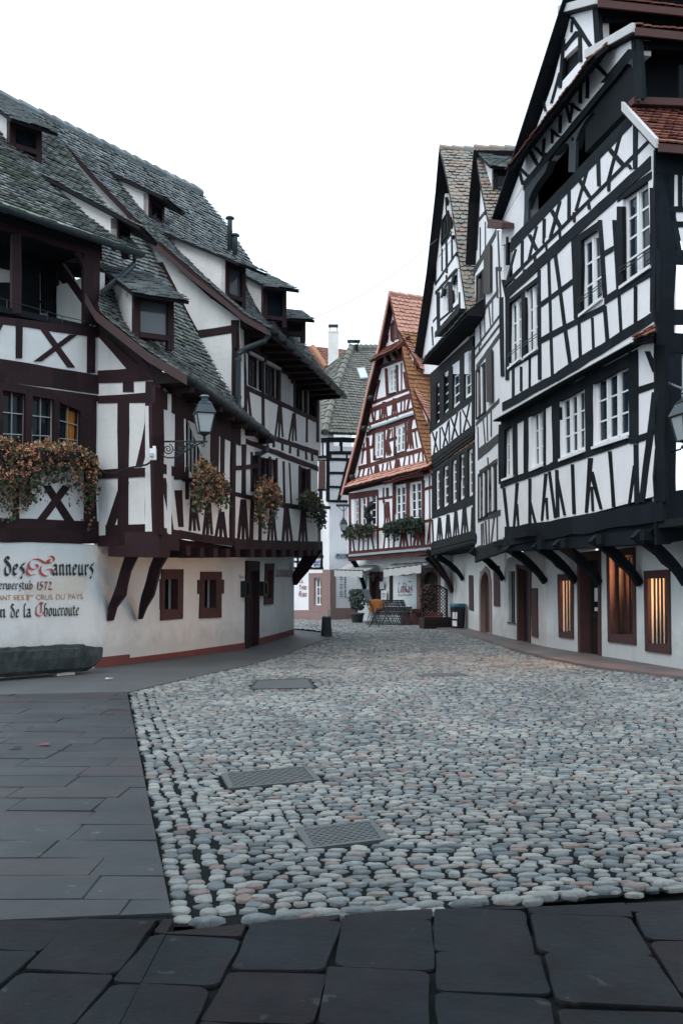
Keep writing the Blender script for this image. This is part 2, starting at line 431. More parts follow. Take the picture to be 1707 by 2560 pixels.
M['wood_l'] = wood('maroon_timber', (.014, .007, .010), (.038, .016, .0205))
M['wood_k'] = wood('black_timber', (.0045, .007, .0105), (.012, .018, .025), .8, 30, .12)
M['wood_3'] = wood('brown_black_timber', (.008, .009, .012), (.016, .015, .017), .8, 30, .15)
M['wood_2'] = wood('weathered_grey_timber', (.026, .023, .023), (.05, .044, .042))
M['wood_r'] = wood('red_timber', (.070, .016, .015), (.11, .026, .022))
M['wood_d'] = wood('dark_door_wood', (.014, .011, .012), (.03, .02, .02))
M['wood_n'] = wood('brown_door_wood', (.05, .026, .018), (.08, .04, .03))
M['tile_g'] = tiles_mat('grey_roof_tiles', [(.12, .14, .15), (.24, .275, .29), (.17, .205, .215), (.34, .375, .385), (.14, .14, .14)], .65)
M['tile_m'] = tiles_mat('mossy_roof_tiles', [(.12, .14, .145), (.24, .27, .28), (.17, .20, .205), (.34, .37, .37), (.15, .145, .13)], .65, (.075, .12, .05))
M['tile_y'] = tiles_mat('olive_grey_roof_tiles', [(.13, .135, .12), (.22, .22, .19), (.17, .165, .15), (.26, .25, .21)], .75)
M['tile_o'] = tiles_mat('orange_roof_tiles', [(.60, .30, .23), (.70, .37, .29), (.55, .27, .205), (.74, .42, .34)], .75)
M['tile_b'] = tiles_mat('ochre_roof_tiles', [(.36, .17, .08), (.45, .22, .11), (.30, .14, .07)], .75)
M['tile_r'] = tiles_mat('red_brown_roof_tiles', [(.20, .06, .045), (.33, .11, .07), (.14, .05, .045), (.38, .16, .10)], .65)
M['tile_x'] = tiles_mat('mixed_roof_tiles', [(.20, .21, .20), (.30, .30, .28), (.36, .22, .17), (.24, .25, .23), (.38, .28, .22)], .75)
M['stone_r'] = flat('red_sandstone', (.085, .040, .040), .85, var=.35, sc=5)
M['stone_p'] = flat('pink_sandstone', (.30, .20, .19), .9, var=.3, sc=4)
M['stone_d'] = flat('dark_stone', (.055, .06, .065), .8, var=.6, sc=7)
M['pl_y'] = plaster('faded_beige_paint', (.62, .61, .565), (.45, .44, .40), .4, 2.5)
M['barge'] = flat('worn_barge_board', (.075, .045, .048), .85, var=.45, sc=6)
M['verge_w'] = flat('verge_mortar', (.58, .58, .59), .9, var=.2)
M['plinth'] = flat('plinth_paint', (.17, .055, .055), .85, var=.3, sc=5)
M['win_w'] = flat('white_window_paint', (.78, .79, .81), .45, var=.08)
M['win_l'] = flat('grey_window_paint', (.5, .52, .54), .5, var=.1)
M['lead'] = flat('window_bars', (.42, .43, .43), .5)
M['glass'] = glass_dark('window_glass', (.006,.010,.014), .06, .12)
M['glass_b'] = glass_dark('upper_window_glass', (.008, .014, .022), .05, .12)
M['glass_g'] = glass_dark('curtained_window_glass', (.05, .06, .07), .08, .45)
M['dark'] = flat('unlit_interior', (.012, .012, .014), .9, spec=.1)
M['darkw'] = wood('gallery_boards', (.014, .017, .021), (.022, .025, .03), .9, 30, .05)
M['zinc'] = flat('zinc', (.055, .075, .085), .42, .55, var=.3, sc=6)
M['zinc_l'] = flat('pale_zinc', (.30, .34, .36), .4, .5, var=.2)
M['iron'] = flat('painted_iron', (.035, .05, .058), .5, .3)
M['black'] = flat('black_paint', (.012, .013, .016), .5)
M['white'] = flat('white_plastic', (.72, .74, .76), .5, var=.05)
M['lamp_glass'] = flat('frosted_lantern_glass', (.42, .46, .48), .18, spec=.6, var=.12)
M['canvas'] = flat('awning_canvas', (.44, .44, .44), .9, var=.22, sc=4)
M['skyglass'] = glass_dark('roof_window_glass', (.35,.38,.42), .05, .8)
M['pane'] = pane_mat('clear_pane')
M['glow'] = emit('warm_lit_wall', (1.0, .50, .22), 1.1, True)
M['glow2'] = emit('bright_warm_blind', (1.0, .62, .38), 1.5, True)
M['shopw'] = plaster('shop_room_paint', (.80,.70,.58), (.5,.36,.25), .5, 2.5)
M['shopd'] = wood('shop_shelves', (.50,.34,.22), (.70,.52,.36), .6, 14)
M['wood_g'] = wood('weathered_gallery_timber', (.022,.030,.037), (.040,.052,.062))
M['bulb'] = emit('warm_bulb', (1.0, .72, .42), 6)
M['curtain'] = flat('amber_curtain', (.55, .22, .03), .9, var=.35, sc=14)
M['blue'] = flat('enamel_blue', (.012, .055, .16), .35, var=.05)
M['ink'] = flat('lettering_ink', (.03, .032, .038), .8, var=.2)
M['ink_r'] = flat('lettering_red', (.45, .08, .06), .8, var=.3)
M['ink_o'] = flat('lettering_orange', (.48, .20, .08), .8, var=.3)
M['ink_m'] = flat('lettering_maroon', (.22, .05, .07), .8, var=.3)
M['ink_w'] = flat('lettering_white', (.8, .8, .8), .6, var=.05)
M['ink_g'] = flat('faded_lettering', (.30, .22, .22), .85, var=.3)
M['blanket'] = flat('orange_blanket', (.27, .10, .03), .95, var=.4, sc=20)
M['cover'] = flat('worn_cover_iron', (.105,.115,.12), .6, .1, var=.35, sc=9)
M['ink_b'] = flat('faded_blue_paint', (.30,.42,.52), .8)
M['zinc_g'] = flat('grey_table_metal', (.12,.15,.17), .5, .3)
M['chair_iron'] = flat('chair_frame_paint', (.05,.065,.075), .5, .3)
M['chair_wood'] = wood('chair_slats', (.05,.022,.02), (.09,.04,.036))
M['stone_t'] = plaster('algae_stained_stone', (.030,.040,.043), (.15,.17,.175), .55, 3.2)
M['glass_l'] = glass_dark('dim_ground_floor_glass', (.006,.007,.008), .25, .12)
M['tile_k'] = tiles_mat('dark_dormer_tiles', [(.05,.055,.06),(.09,.095,.10),(.07,.06,.06)], .75)
M['bin'] = flat('bin_plastic', (.02, .022, .026), .4, var=.4)
M['bag'] = flat('blue_bin_bag', (.03, .13, .20), .3, var=.2)
def leaf_mat(name, cols):
    m, t, b = nt(name); v, g = coords(t); st = [(i/(len(cols)-1), c) for i, c in enumerate(cols)]
    n1 = noise(t, v, 3.5, 3, .6); a = N(t, 'ShaderNodeMath', operation='MULTIPLY_ADD'); lk(t, g.outputs['Random Per Island'], a.inputs[0]); a.inputs[1].default_value = .75; 
    k = mixf(t, n1, .45); s = N(t, 'ShaderNodeMath', operation='SUBTRACT'); lk(t, k, s.inputs[0]); s.inputs[1].default_value = .10; lk(t, s.outputs[0], a.inputs[2])
    r = ramp(t, st); lk(t, a.outputs[0], r.inputs[0]); lk(t, r.outputs[0], b.inputs['Base Color']); b.inputs['Roughness'].default_value = .7; b.inputs['Specular IOR Level'].default_value = .25
    return m
M['leaf_a'] = leaf_mat('autumn_leaves', [(.035, .075, .05), (.075, .10, .065), (.20, .13, .08), (.40, .19, .09), (.58, .32, .18), (.30, .16, .11)])
M['leaf_b'] = leaf_mat('mixed_leaves', [(.025, .06, .045), (.055, .105, .065), (.085, .11, .065), (.22, .11, .06), (.16, .09, .065)])
M['leaf_g'] = leaf_mat('dark_green_leaves', [(.012, .025, .022), (.025, .05, .035), (.04, .07, .045), (.06, .06, .04)])
M['leaf_s'] = leaf_mat('grey_green_leaves', [(.035, .05, .05), (.07, .09, .085), (.11, .13, .12)])
M['leaf_d'] = leaf_mat('dry_climber_leaves', [(.02,.03,.025),(.05,.05,.04),(.12,.05,.04),(.05,.03,.03)])
M['petal'] = flat('faded_petals', (.55, .22, .19), .8)
M['stem'] = flat('plant_stems', (.06, .045, .03), .9)
# ================================================================ LEFT HOUSE
HL = empty('half_timbered_house', (-3.2, 20, 0), 'maroon timbered house on the left with mossy grey tiled roof and painted inn lettering', 'house')
LF = PL((0, 16.89), (262, 18.1)); LF.b = LF.b
Gc = G(258, 1671); Gm = G(614, 1624); Ge = G(735, 1587.0)
LF = PL((Gc.x-.653*3.2, Gc.y-.757*3.2), (Gc.x, Gc.y), world=True)
LG1 = PL((Gc.x, Gc.y), (Gm.x, Gm.y), world=True); LG2 = PL((Gm.x, Gm.y), (Ge.x, Ge.y), world=True)
C1 = P(405, 0, 17.0); S0(); C1 = P(405, 1460, 17.0); Cm = P(592, 1460, 20.4); C2 = P(798, 1460, 28.5)
LS1 = PL((405, 17.0), (592, 20.4)); LS2 = PL((592, 20.4), (798, 28.5))
cl = LF.at(246, 1300); LR = PL((cl.x, cl.y), (C1.x, C1.y), world=True)
LGg = PL((Cm.x, Cm.y), (Cm.x-.98*3, Cm.y+.18*3), world=True)      # end gable of the taller block
w_ = MB()
# ground floor walls
S0()
wall(w_, LF, [(-70, 1350), (236, 1361), (236, 1676), (-70, 1716)], [], .4)
a_, b_, c_ = LF.at(236, 1500), V((Gc.x, Gc.y, 0)), LG1.at(322, 1500); cv = MB(); NN = 14
vs_ = []
for i in range(NN+1):
    t = i/NN; p = a_*(1-t)**2+b_*2*t*(1-t)+c_*t*t; vs_ += [V((p.x, p.y, -.05)), V((p.x, p.y, 2.46))]
cv.add(vs_, [(2*i, 2*i+2, 2*i+3, 2*i+1) for i in range(NN)]); cv.build('rounded_wall_corner', M['pl_g'], HL, True)
cv = MB()
for i in range(NN):
    q_ = []
    for m in (i, i+1):
        t = m/NN; p = a_*(1-t)**2+b_*2*t*(1-t)+c_*t*t; n_ = (LF.n*(1-t)+LG1.n*t)*.03; q_.append((p, n_))
    (p0, n0), (p1, n1) = q_
    z1 = .20
    cv.hexa([V((p0.x,p0.y,0))+n0, V((p1.x,p1.y,0))+n1, V((p1.x,p1.y,z1))+n1, V((p0.x,p0.y,z1))+n0], [V((p0.x,p0.y,0))-n0, V((p1.x,p1.y,0))-n1, V((p1.x,p1.y,z1))-n1, V((p0.x,p0.y,z1))-n0])
cv.build('plinth', M['plinth'], HL)
cv = MB(); cv.prism([LF.at(x, y, .004) for x, y in ((128,1443),(219,1440),(217,1470),(208,1484),(130,1484),(60,1488),(62,1462),(110,1460))], -LF.n*.01); cv.build('faded_paint_patch', M['pl_y'], HL)
gq = [[(378,1437,383,1546,446,1434,443,1544)], [(506,1446,508,1530,541,1450,540,1528)]]
Z(220, 950, .3827)
h1 = (490,1300,488,1500,580,1297,578,1500); h2 = (750,1305,750,1490,830,1303,828,1492)
dr = (1040,1240,1036,1760,1110,1240,1106,1745); h3 = (1165,1240,1160,1430,1198,1240,1195,1430)
wall(w_, LG1, [(266,1060), (400,1040), (1035,1080), (1035,1768), (266,1866)], [h1, h2], .4)
wall(w_, LG2, [(1036,1080), (1346,1090), (1346,1668), (1112,1742), (1110,1238), (1036,1238)], [h3], .4)
o = w_.build('ground_floor_wall', M['pl_g'], HL)
g = MB()
for pl, h in ((LG1, h1), (LG1, h2), (LG2, h3)):
    g = MB(); q = WQ(pl, h); q.cell(g, -.05, 1.05, -.05, 1.05, -.26, -.2); g.build('window_pane', M['glass_l'], HL)
pass
for pl, out, h in ((LG1, (478,1236,470,1572,616,1236,612,1560), h1), (LG1, (733,1252,724,1558,866,1252,864,1552), h2), (LG2, (1155,1198,1146,1468,1210,1198,1203,1464), h3)):
    framed(pl, out, h, HL, M['stone_r'], 'window_surround')
for q in ((714,1306,714,1398,732,1306,732,1398), (868,1304,868,1396,883,1304,883,1396), (468,1300,468,1500,477,1300,477,1500)):
    fm = MB(); WQ(LG1, q).cell(fm, 0, 1, 0, 1, -.05, .03); fm.build('quoin_stone', M['stone_r'], HL)
for h in (h1, h2):
    q = WQ(LG1, h); b = MB()
    for i in range(1, 4): q.cell(b, i/4-.02, i/4+.02, 0, 1, -.15, -.11)
    b.build('window_bars', M['black'], HL)
# door
framed(LG2, (1028,1180,1026,1768,1114,1184,1110,1748), dr, HL, M['wood_l'], 'door_frame')
d = plank_panel(LG2, dr, HL, M['wood_d'], 'door', 3, -.1)
k = MB(); p = LG2.at(1098, 1510, -.05); k.tube([p, p+LG2.n*.08, p+LG2.n*.08+V((0,0,-.1))], .015); k.build('handle', M['iron'], d)
# plinth
k = MB()
for pl, tops, bots in ((LG1, [(262,1817),(600,1775),(1028,1715)], [(262,1866),(600,1828),(1028,1768)]), (LG2, [(1112,1688),(1346,1628)], [(1112,1744),(1346,1668)])):
    for a, b, c, e in zip(tops, tops[1:], bots, bots[1:]):
        k.hexa([pl.at(*a, .035), pl.at(*b, .035), pl.at(*e, .035), pl.at(*c, .035)], [pl.at(*a, -.05), pl.at(*b, -.05), pl.at(*e, -.05), pl.at(*c, -.05)])
k.build('plinth', M['plinth'], HL)
# ---------------- front: gallery + window floor
Z(0, 800, .3827)
w_ = MB()
lw = [(20,455,20,850,178,480,172,850), (214,490,211,850,358,515,352,850), (394,530,390,860,535,590,526,860)]
wall(w_, LF, [(-150,-20), (645,75), (645,1460), (-150,1440)], lw, .3)
wall(w_, LR, [(640,100), (690,120), (800,220), (985,375), (1052,470), (1052,1500), (645,1460)], [], .3)
t_ = MB()
beams(t_, LF, '''h -120 -18 660 90 52
v 128 0 128 250 45;v 602 85 600 345 52;v 265 25 470 310 48;v 485 95 250 270 52
v 20 -10 -110 250 50
h -120 275 660 400 85 70;h -120 345 660 455 75 70;h -120 410 660 515 50 40
v 5 440 5 860 34;v 195 470 190 860 42;v 376 505 371 870 42;p 34 15 440 178 468 214 478 358 504 395 520 535 580;v 545 560 540 870 30;v 590 530 592 1320 80
p 26 380 500 450 520 500 555 540 600 575 650
h -120 880 640 905 40
v 310 1080 465 1320 55;v 445 1080 265 1320 55;v 108 1000 108 1320 46
h -120 1330 700 1348 76 66;h -120 1402 705 1418 92 84''', .05)
beams(t_, LR, '''h 640 372 1045 345 80;h 640 520 985 505 55 65;v 835 400 835 470 70
v 802 520 806 1345 72;v 1003 400 1003 1420 105;h 640 1008 1050 985 60
v 1000 590 905 960 70 40;v 815 1060 720 1350 60 60
h 690 1375 1045 1370 78;h 640 1442 1050 1440 76;v 668 100 880 330 60 80;v 655 100 1000 385 40;v 780 110 960 320 55''', .045)
# ---------------- street side, lower block
Z(220, 950, .3827)
wd = (640,240,640,590,805,300,805,640)
wall(w_, LS1, [(480,165), (1000,405), (975,500), (975,1060), (480,1020)], [wd], .3)
beams(t_, LS1, '''v 452 150 470 1010 70 60;v 602 130 600 650 62;h 470 575 612 612 62
v 500 640 552 990 26;v 592 720 612 960 45 30;v 640 600 640 660 30;v 830 300 832 620 52;v 884 340 880 700 26;v 957 380 950 1040 22
p 50 470 985 600 1005 760 1035 980 1062
h 440 95 1000 368 120
f 690 760 700 985 30 18;f 790 800 785 1010 28 18;f 875 860 870 1040 34 20
h 615 640 945 730 34;v 650 570 652 780 20''', .04)
wins2 = [(1078,490,1078,730,1116,498,1116,740), (1126,500,1126,745,1184,515,1184,755), (1196,515,1196,755,1228,522,1228,765), (1390,565,1390,790,1446,585,1446,805)]
wall(w_, LS2, [(960,180), (1500,400), (1500,1085), (960,1070)], wins2, .3)
beams(t_, LS2, '''v 957 400 950 1050 24;v 1022 420 1020 760 26;v 1120 470 1120 760 16;v 1190 500 1190 770 16;v 1072 470 1072 730 14;v 1234 510 1236 770 12
v 1318 540 1330 815 8;h 945 740 1125 785 28;h 1262 812 1440 842 30
f 1018 780 1015 1050 30 20;v 1078 780 1070 1060 22;v 1130 790 1125 1060 18;f 1205 830 1205 1060 26 15;f 1298 830 1305 1060 30 17;f 1410 840 1405 1060 24 16
v 1385 560 1385 830 14;v 1450 580 1452 830 12
h 960 1072 1510 1085 62;v 1280 530 1285 800 12
h 1035 400 1505 580 34;h 1035 320 1505 478 34
v 1215 400 1215 440 14;v 1270 410 1272 462 14;v 1322 430 1322 480 13;v 1375 450 1375 500 13;v 1425 460 1428 520 13;v 1465 480 1468 530 12
h 970 575 1110 560 30''', .04)
# joists under the jetty
j_ = MB()
for x, y, pl in ((668,1120,LS1),(757,1128,LS1),(845,1130,LS1),(925,1132,LS1),(990,1130,LS2),(1085,1130,LS2),(1160,1130,LS2),(1225,1130,LS2),(1290,1130,LS2),(1345,1128,LS2),(1402,1125,LS2),(1455,1120,LS2),(1495,1118,LS2)):
    q = pl.quad((x-24,y-32,x-24,y+28,x+4,y-32,x+4,y+28), .02); j_.hexa(q, [p-pl.n*1.2 for p in q])
q = LS1.quad((480,1020,480,1085,1000,1100,1000,1118), -.25); j_.hexa(q, [p-LS1.n*1 for p in q])
q = LS2.quad((960,1100,960,1118,1500,1100,1500,1118), -.2); j_.hexa(q, [p-LS2.n*1 for p in q])
j_.build('jetty_joists', M['wood_l'], HL)
k = MB(); Z(0, 800, .3827)
q = LR.quad((708,1470,708,1545,1045,1470,1040,1550), .18); k.hexa(q, [p-LR.n*.3 for p in q])
q = LR.quad((890,1395,890,1500,1060,1395,1060,1500), .02); k.hexa(q, [p-LR.n*.5 for p in q])
q = LS1.quad((1060,1380,1060,1470,1150,1400,1150,1500), .02); k.hexa(q, [p-LS1.n*.7 for p in q])
k.build('corner_beam', M['wood_l'], HL)
def curved(name, pts, wpts, mat, root, th):
    mb = MB(); prev = None
    for (a, w) in zip(pts, wpts):
        cur = [a+V((-w/2, 0, 0)), a+V((w/2, 0, 0)), a+V((w/2, th, 0)), a+V((-w/2, th, 0))]
        if prev: mb.add(prev+cur, [(0,1,5,4),(1,2,6,5),(2,3,7,6),(3,0,4,7)])
        else: mb.add(cur, [(0,1,2,3)])
        prev = cur
    mb.add(prev, [(3,2,1,0)]); return mb.build(name, mat, root)
curved('bracket', [P(855,1540,17.2), P(815,1640,17.4), P(790,1740,17.55), P(775,1800,17.6), P(730,1880,17.75), P(715,1965,17.8)], [.20,.16,.17,.21,.13,.08], M['wood_l'], HL, .2)
curved('bracket', [P(1060,1520,17.3), P(1010,1620,17.7), P(985,1720,18.0), P(962,1800,18.15), P(930,1880,18.35), P(912,1955,18.5)], [.24,.19,.19,.21,.12,.05], M['wood_l'], HL, .2)
Z(220, 950, .3827)
curved('bracket', [P(1475,1110,28.4), P(1430,1190,28.7), P(1390,1250,28.9), P(1360,1300,29.1), P(1345,1340,29.2)], [.5,.42,.42,.3,.16], M['wood_l'], HL, .25)
# taller block: second floor
Z(400, 500, .3189)
up = [(690,1190,690,1450,795,1245,795,1500), (822,1262,822,1515,930,1320,930,1570), (952,1335,952,1585,1042,1385,1042,1620), (1062,1400,1062,1630,1145,1450,1145,1680), (1165,1465,1165,1690,1235,1510,1235,1720)]
wall(w_, LS2, [(640,1080), (1262,1500), (1262,2000), (640,1860)], up, .3, off=.004)
beams(t_, LS2, '''h 600 1095 1262 1440 130;v 655 1180 672 1720 34;h 680 1470 1245 1735 40;v 808 1250 812 1790 22;v 942 1320 940 1600 18;v 1053 1390 1055 1640 18;v 1155 1450 1152 1900 16;v 1240 1500 1238 1900 20
v 690 1480 715 1730 20;f 942 1610 935 1860 30 16;f 1052 1670 1040 1890 28 16''', .035)
for i, q in enumerate(up):
    if i == 2:
        plank_panel(LS2, q, HL, M['win_l'], 'roller_shutter', 11, -.08, .03, horiz=True)
    else:
        window(LS2, q, HL, M['wood_d'], M['glass_g'] if i < 2 else M['glass'], 1, 1, 4, .05, -.1)
        if i < 2:
            b = MB(); wq = WQ(LS2, q); wq.cell(b, .05, 1.02, -.02, .06, -.02, .06); b.build('shutter_box', M['win_l'], HL)
Z(220, 950, .3827)
for q in wins2: window(LS2, q, HL, M['wood_l'], M['glass'], 1, 2, 1, .05, -.1)
o = window(LS1, wd, HL, M['wood_d'], M['glass'], 2, 3, 1, .06, -.12)
b = MB(); wq = WQ(LS1, wd)
for i in range(1, 7): wq.cell(b, i/7-.012, i/7+.012, .1, 1.02, -.03, -.005)
wq.cell(b, 0, 1, .45, .47, -.035, -.01); b.build('window_bars', M['lead'], o)
Z(0, 800, .3827)
for i, q in enumerate(lw):
    o = window(LF, q, HL, M['wood_l'], M['glass'], 1, 1, 1, .03, -.08)
    b = MB(); wq = WQ(LF, q)
    for c in (.48, .96): wq.cell(b, c-.012, c+.012, 0, 1, -.1, -.07)
    for r in (.36, .72): wq.cell(b, 0, 1, r-.008, r+.008, -.1, -.069)
    b.build('muntin', M['lead'], o)
    if i == 2:
        b = MB(); tl, bl, br, tr = wq.c
        vs = []; n = 24
        for k in range(n+1):
            a = .44+.52*k/n; d = -.104+.014*math.sin(k*1.9)
            vs += [wq.p(a, .04, d), wq.p(a, .97, d)]
        b.add(vs, [(2*k, 2*k+2, 2*k+3, 2*k+1) for k in range(n)]); b.build('curtain', M['curtain'], o)
# gable wall of the taller block
S0()
wall(w_, LGg, [(165,372), (250,464), (387,607), (470,675), (545,735), (600,770), (600,1012), (592,1012), (490,830), (380,640), (180,420)], [], .3)
w_.build('upper_wall', M['pl_l'], HL)
beams(t_, LGg, '''h 478 838 590 822 20;v 395 655 484 840 26 34;v 588 800 590 1010 20;p 26 372 585 450 665 530 735 600 785''', .03)
t_.build('timber_frame', M['wood_l'], HL)
# gallery interior
g = MB(); Z(0, 200, .2976)
qf = [LF.at(-200,1830,-.3), LF.at(845,2080,-.3), LF.at(845,1380,-.3), LF.at(-200,1080,-.3)]
inn = [p-LF.n*1.15 for p in qf]
g.hexa([inn[0],inn[1],inn[2],inn[3]], [p-LF.n*.1 for p in inn])
g.build('gallery_back_wall', M['pl_l'], HL)
g = MB()
q2 = [LF.at(-200,1100,.1), LF.at(845,1420,.1)]
top = [q2[0], q2[1], q2[1]-LF.n*2, q2[0]-LF.n*2]; g.hexa(top, [p+V((0,0,.1)) for p in top])
q2 = [LF.at(-200,1850,.0), LF.at(845,2080,.0)]
top = [q2[0], q2[1], q2[1]-LF.n*2, q2[0]-LF.n*2]; g.hexa(top, [p+V((0,0,-.1)) for p in top])
es = LF.at(835,1700,-.05); ES = PL((es.x, es.y), (es.x-LF.n.x*2, es.y-LF.n.y*2), world=True)
gs = MB(); a_ = [V((es.x,es.y,5.2)), V((es.x,es.y,7.05)), V((es.x,es.y,7.05))-LF.n*1.4, V((es.x,es.y,5.2))-LF.n*1.4]; gs.prism(a_, LF.u*.12); gs.build('gallery_side_wall', M['pl_l'], HL)
gs = MB(); beams(gs, ES, 'v 480 1530 725 1880 80;v 715 1400 715 2060 60;h 430 1480 760 1500 70;v 445 1450 440 2000 60', .06); gs.build('gallery_brace', M['wood_l'], HL)
e1 = [LF.at(850,1380,-.05), LF.at(850,2080,-.05)]; 0 and g.hexa([e1[0],e1[1],e1[1]-LF.n*2,e1[0]-LF.n*2], [p+LF.u*.08 for p in [e1[0],e1[1],e1[1]-LF.n*2,e1[0]-LF.n*2]])
LB = PL((LF.a-LF.n*1.4).to_tuple()[:2], (LF.b-LF.n*1.4).to_tuple()[:2], world=True)
beams(g, LB, 'v 250 1450 250 2000 170;v 405 1550 405 1950 90;v 470 1560 720 1850 90;v 405 1850 500 2000 100;h -100 1480 860 1600 160;v 60 1700 60 2000 200', .08)
g.build('gallery_framing', M['darkw'], HL)
g = MB()
beams(g, LF, 'v 147 1290 147 1960 78;v 752 1400 752 2050 86;v 815 1420 815 2060 60;h -150 1130 860 1420 150;p 60 640 1440 700 1500 740 1600', .06)
g.build('gallery_posts', M['wood_l'], HL)
Z(0, 800, .3827); g = MB(); g.prism([LF.at(x, y, .02) for x, y in ((340,492),(610,512),(610,660),(560,606),(520,574),(450,534),(380,508))], -LF.n*.1); g.build('arched_lintel', M['wood_l'], HL)
Z(0, 200, .2976); g = MB(); pts = [LF.at(-60,1815,.02), LF.at(62,1850,.02), LF.at(400,1945,.02), LF.at(525,1985,.02), LF.at(760,2035,.02)]
g.tube(pts, .008, 5)
for p in pts[1:4]: g.tube([p, p+V((0,0,-.14))], .008, 5)
g.build('gallery_cable', M['iron'], HL)
# ---------------- roofs
S0()
E1 = V((-2.62, 16.65, 5.0)); E1b = V((-1.53, 22.3, 4.78))
ex = (E1b-E1)
em = E1+ex*((20.6-16.65)/ex.y)
low = Patch([E1, V((-3.25,16.83,5.42)), V((-4.19,17.1,6.19)), V((-4.42,18.2,7.05)), V((-4.85,19.1,8.0)), V((-5.35,19.9,9.1))],
            [em, LGg.at(590,1012,.06), LGg.at(535,915,.06), LGg.at(480,815,.06), LGg.at(392,652,.06), LGg.at(330,545,.06)])
low.tiles('lower_roof', M['tile_m'], HL, deck=M['wood_l'])
strip = Patch([em, LGg.at(590,1012,.06)], [E1b, E1b+V((-.28,.05,.26))], 3)
strip.tiles('eaves_roof', M['tile_g'], HL, deck=M['wood_l'])
main = Patch([LGg.at(668,818,.22), LGg.at(610,785,.22), LGg.at(560,742,.22), LGg.at(387,596,.22), LGg.at(250,455,.22), LGg.at(146,343,.22), LGg.at(98,283,.22)],
             [V((.03,28.1,6.9)), V((-.55,27.8,7.45)), V((-1.8,27.05,9.25)), V((-3.0,26.3,10.95)), V((-3.68,25.9,11.7))])
main.tiles('main_roof', M['tile_g'], HL, deck=M['wood_l'])
front = Patch([P(-60,490,15.3), P(-60,210,19.75)], [V((-3.58,18.1,7.5)), V((-4.0,18.6,8.0)), LGg.at(146,343,.3), LGg.at(98,283,.3)])
front.tiles('front_roof', M['tile_m'], HL, deck=M['wood_l'])
ridge_tiles(HL, M['tile_g'], [P(-60,210,19.75), LGg.at(98,283,.3), V((-3.68,25.9,11.72))])
for (a, b, pa, pb, pn, nm) in ((E1, em, V((C1.x,C1.y,0)), V((Cm.x,Cm.y,0)), LS1, 0), (em, E1b, V((Cm.x,Cm.y,0)), V((Cm.x,Cm.y,0))+(V((C2.x,C2.y,0))-V((Cm.x,Cm.y,0)))*.30, LS2, 0), (V((-1.36,20.3,6.85)), V((.02,28.1,6.88)), V((Cm.x,Cm.y,0)), V((C2.x,C2.y,0)), LS2, 1)):
    k = MB(); i0, i1 = V((pa.x,pa.y,a.z+.02))-pn.n*.12, V((pb.x,pb.y,b.z+.02))-pn.n*.12; a2, b2 = a-V((0,0,.12)), b-V((0,0,.12))
    k.hexa([a2, b2, i1+V((0,0,-.1)), i0+V((0,0,-.1))], [a2+V((0,0,.03)), b2+V((0,0,.03)), i1+V((0,0,.16)), i0+V((0,0,.16))]); k.build('eaves_soffit', M['wood_d'], HL)
    k = MB(); L_ = (b-a).length; nn = max(2, int(L_/.7))
    for j in range(nn):
        t = (j+.5)/nn; p, q = a2.lerp(b2, t)-V((0,0,.02)), i0.lerp(i1, t)+V((0,0,-.14)); slab_box(k, p, q, .11, .13)
    k.build('rafter_ends', M['wood_l'], HL)
k = MB(); Z(0, 800, .3827); k.prism([LR.at(x, y, -.02) for x, y in ((625,20),(680,35),(800,130),(990,290),(1056,360),(1056,430),(985,400),(800,255),(690,160),(625,140))], -LR.n*.12); k.build('verge_soffit', M['wood_d'], HL); S0()
# barge boards
k = MB()
bp = [E1+V((.05,-.1,-.02)), V((-3.25,16.73,5.40)), V((-4.19,17.0,6.16)), V((-4.4,17.1,6.5))]
for a, b in zip(bp, bp[1:]): k.hexa([a, a+V((0,.06,0)), a+V((0,.06,-.17)), a+V((0,0,-.17))], [b, b+V((0,.06,0)), b+V((0,.06,-.17)), b+V((0,0,-.17))])
k.build('barge_board', M['barge'], HL); k = MB()
mp = [LGg.at(x, y, .26) for x, y in ((668,822),(610,790),(560,748),(470,678),(387,604),(330,545))]
for a, b in zip(mp, mp[1:]): k.hexa([a, a-LGg.n*.06, a-LGg.n*.06+V((0,0,-.12)), a+V((0,0,-.12))], [b, b-LGg.n*.06, b-LGg.n*.06+V((0,0,-.12)), b+V((0,0,-.12))])
k.build('barge_board', M['barge'], HL)
gutter(HL, M['zinc'], P(-40,500,15.35), P(357,634,18.0), .085)
gutter(HL, M['zinc'], E1+V((.02,-.05,-.02)), E1b+V((.02,0,-.02)), .075)
gA = P(672,812,20.15); gB = V((.08,28.2,6.82))
gutter(HL, M['zinc'], gA, gB, .09)
k = MB(); k.tube([P(338,640,17.9), P(335,662,17.9), P(300,695,17.75), P(258,730,17.6), P(252,752,17.55), P(262,775,17.5), P(292,800,17.35)], .05, 8); k.build('downpipe', M['zinc'], HL)
Z(400, 500, .3189)
k = MB(); k.tube([P(838,985,20.2), P(850,1060,20.2), P(820,1105,20.2), P(660,1170,20.25), P(622,1205,20.25), P(615,1250,20.25), P(615,1610,20.3), P(630,1660,20.25)], .055, 8); k.tube([P(615,1240,20.25), P(615,1262,20.25)], .068, 8); k.tube([P(615,1535,20.3), P(615,1555,20.3)], .068, 8); k.build('downpipe', M['zinc'], HL)
Z(220, 950, .3827)
k = MB(); k.tube([P(1175,395,22.0), P(1172,440,22.0), P(1160,465,21.9), P(1130,480,21.9), P(1010,490,21.6)], .05, 8); k.build('downpipe', M['zinc'], HL)
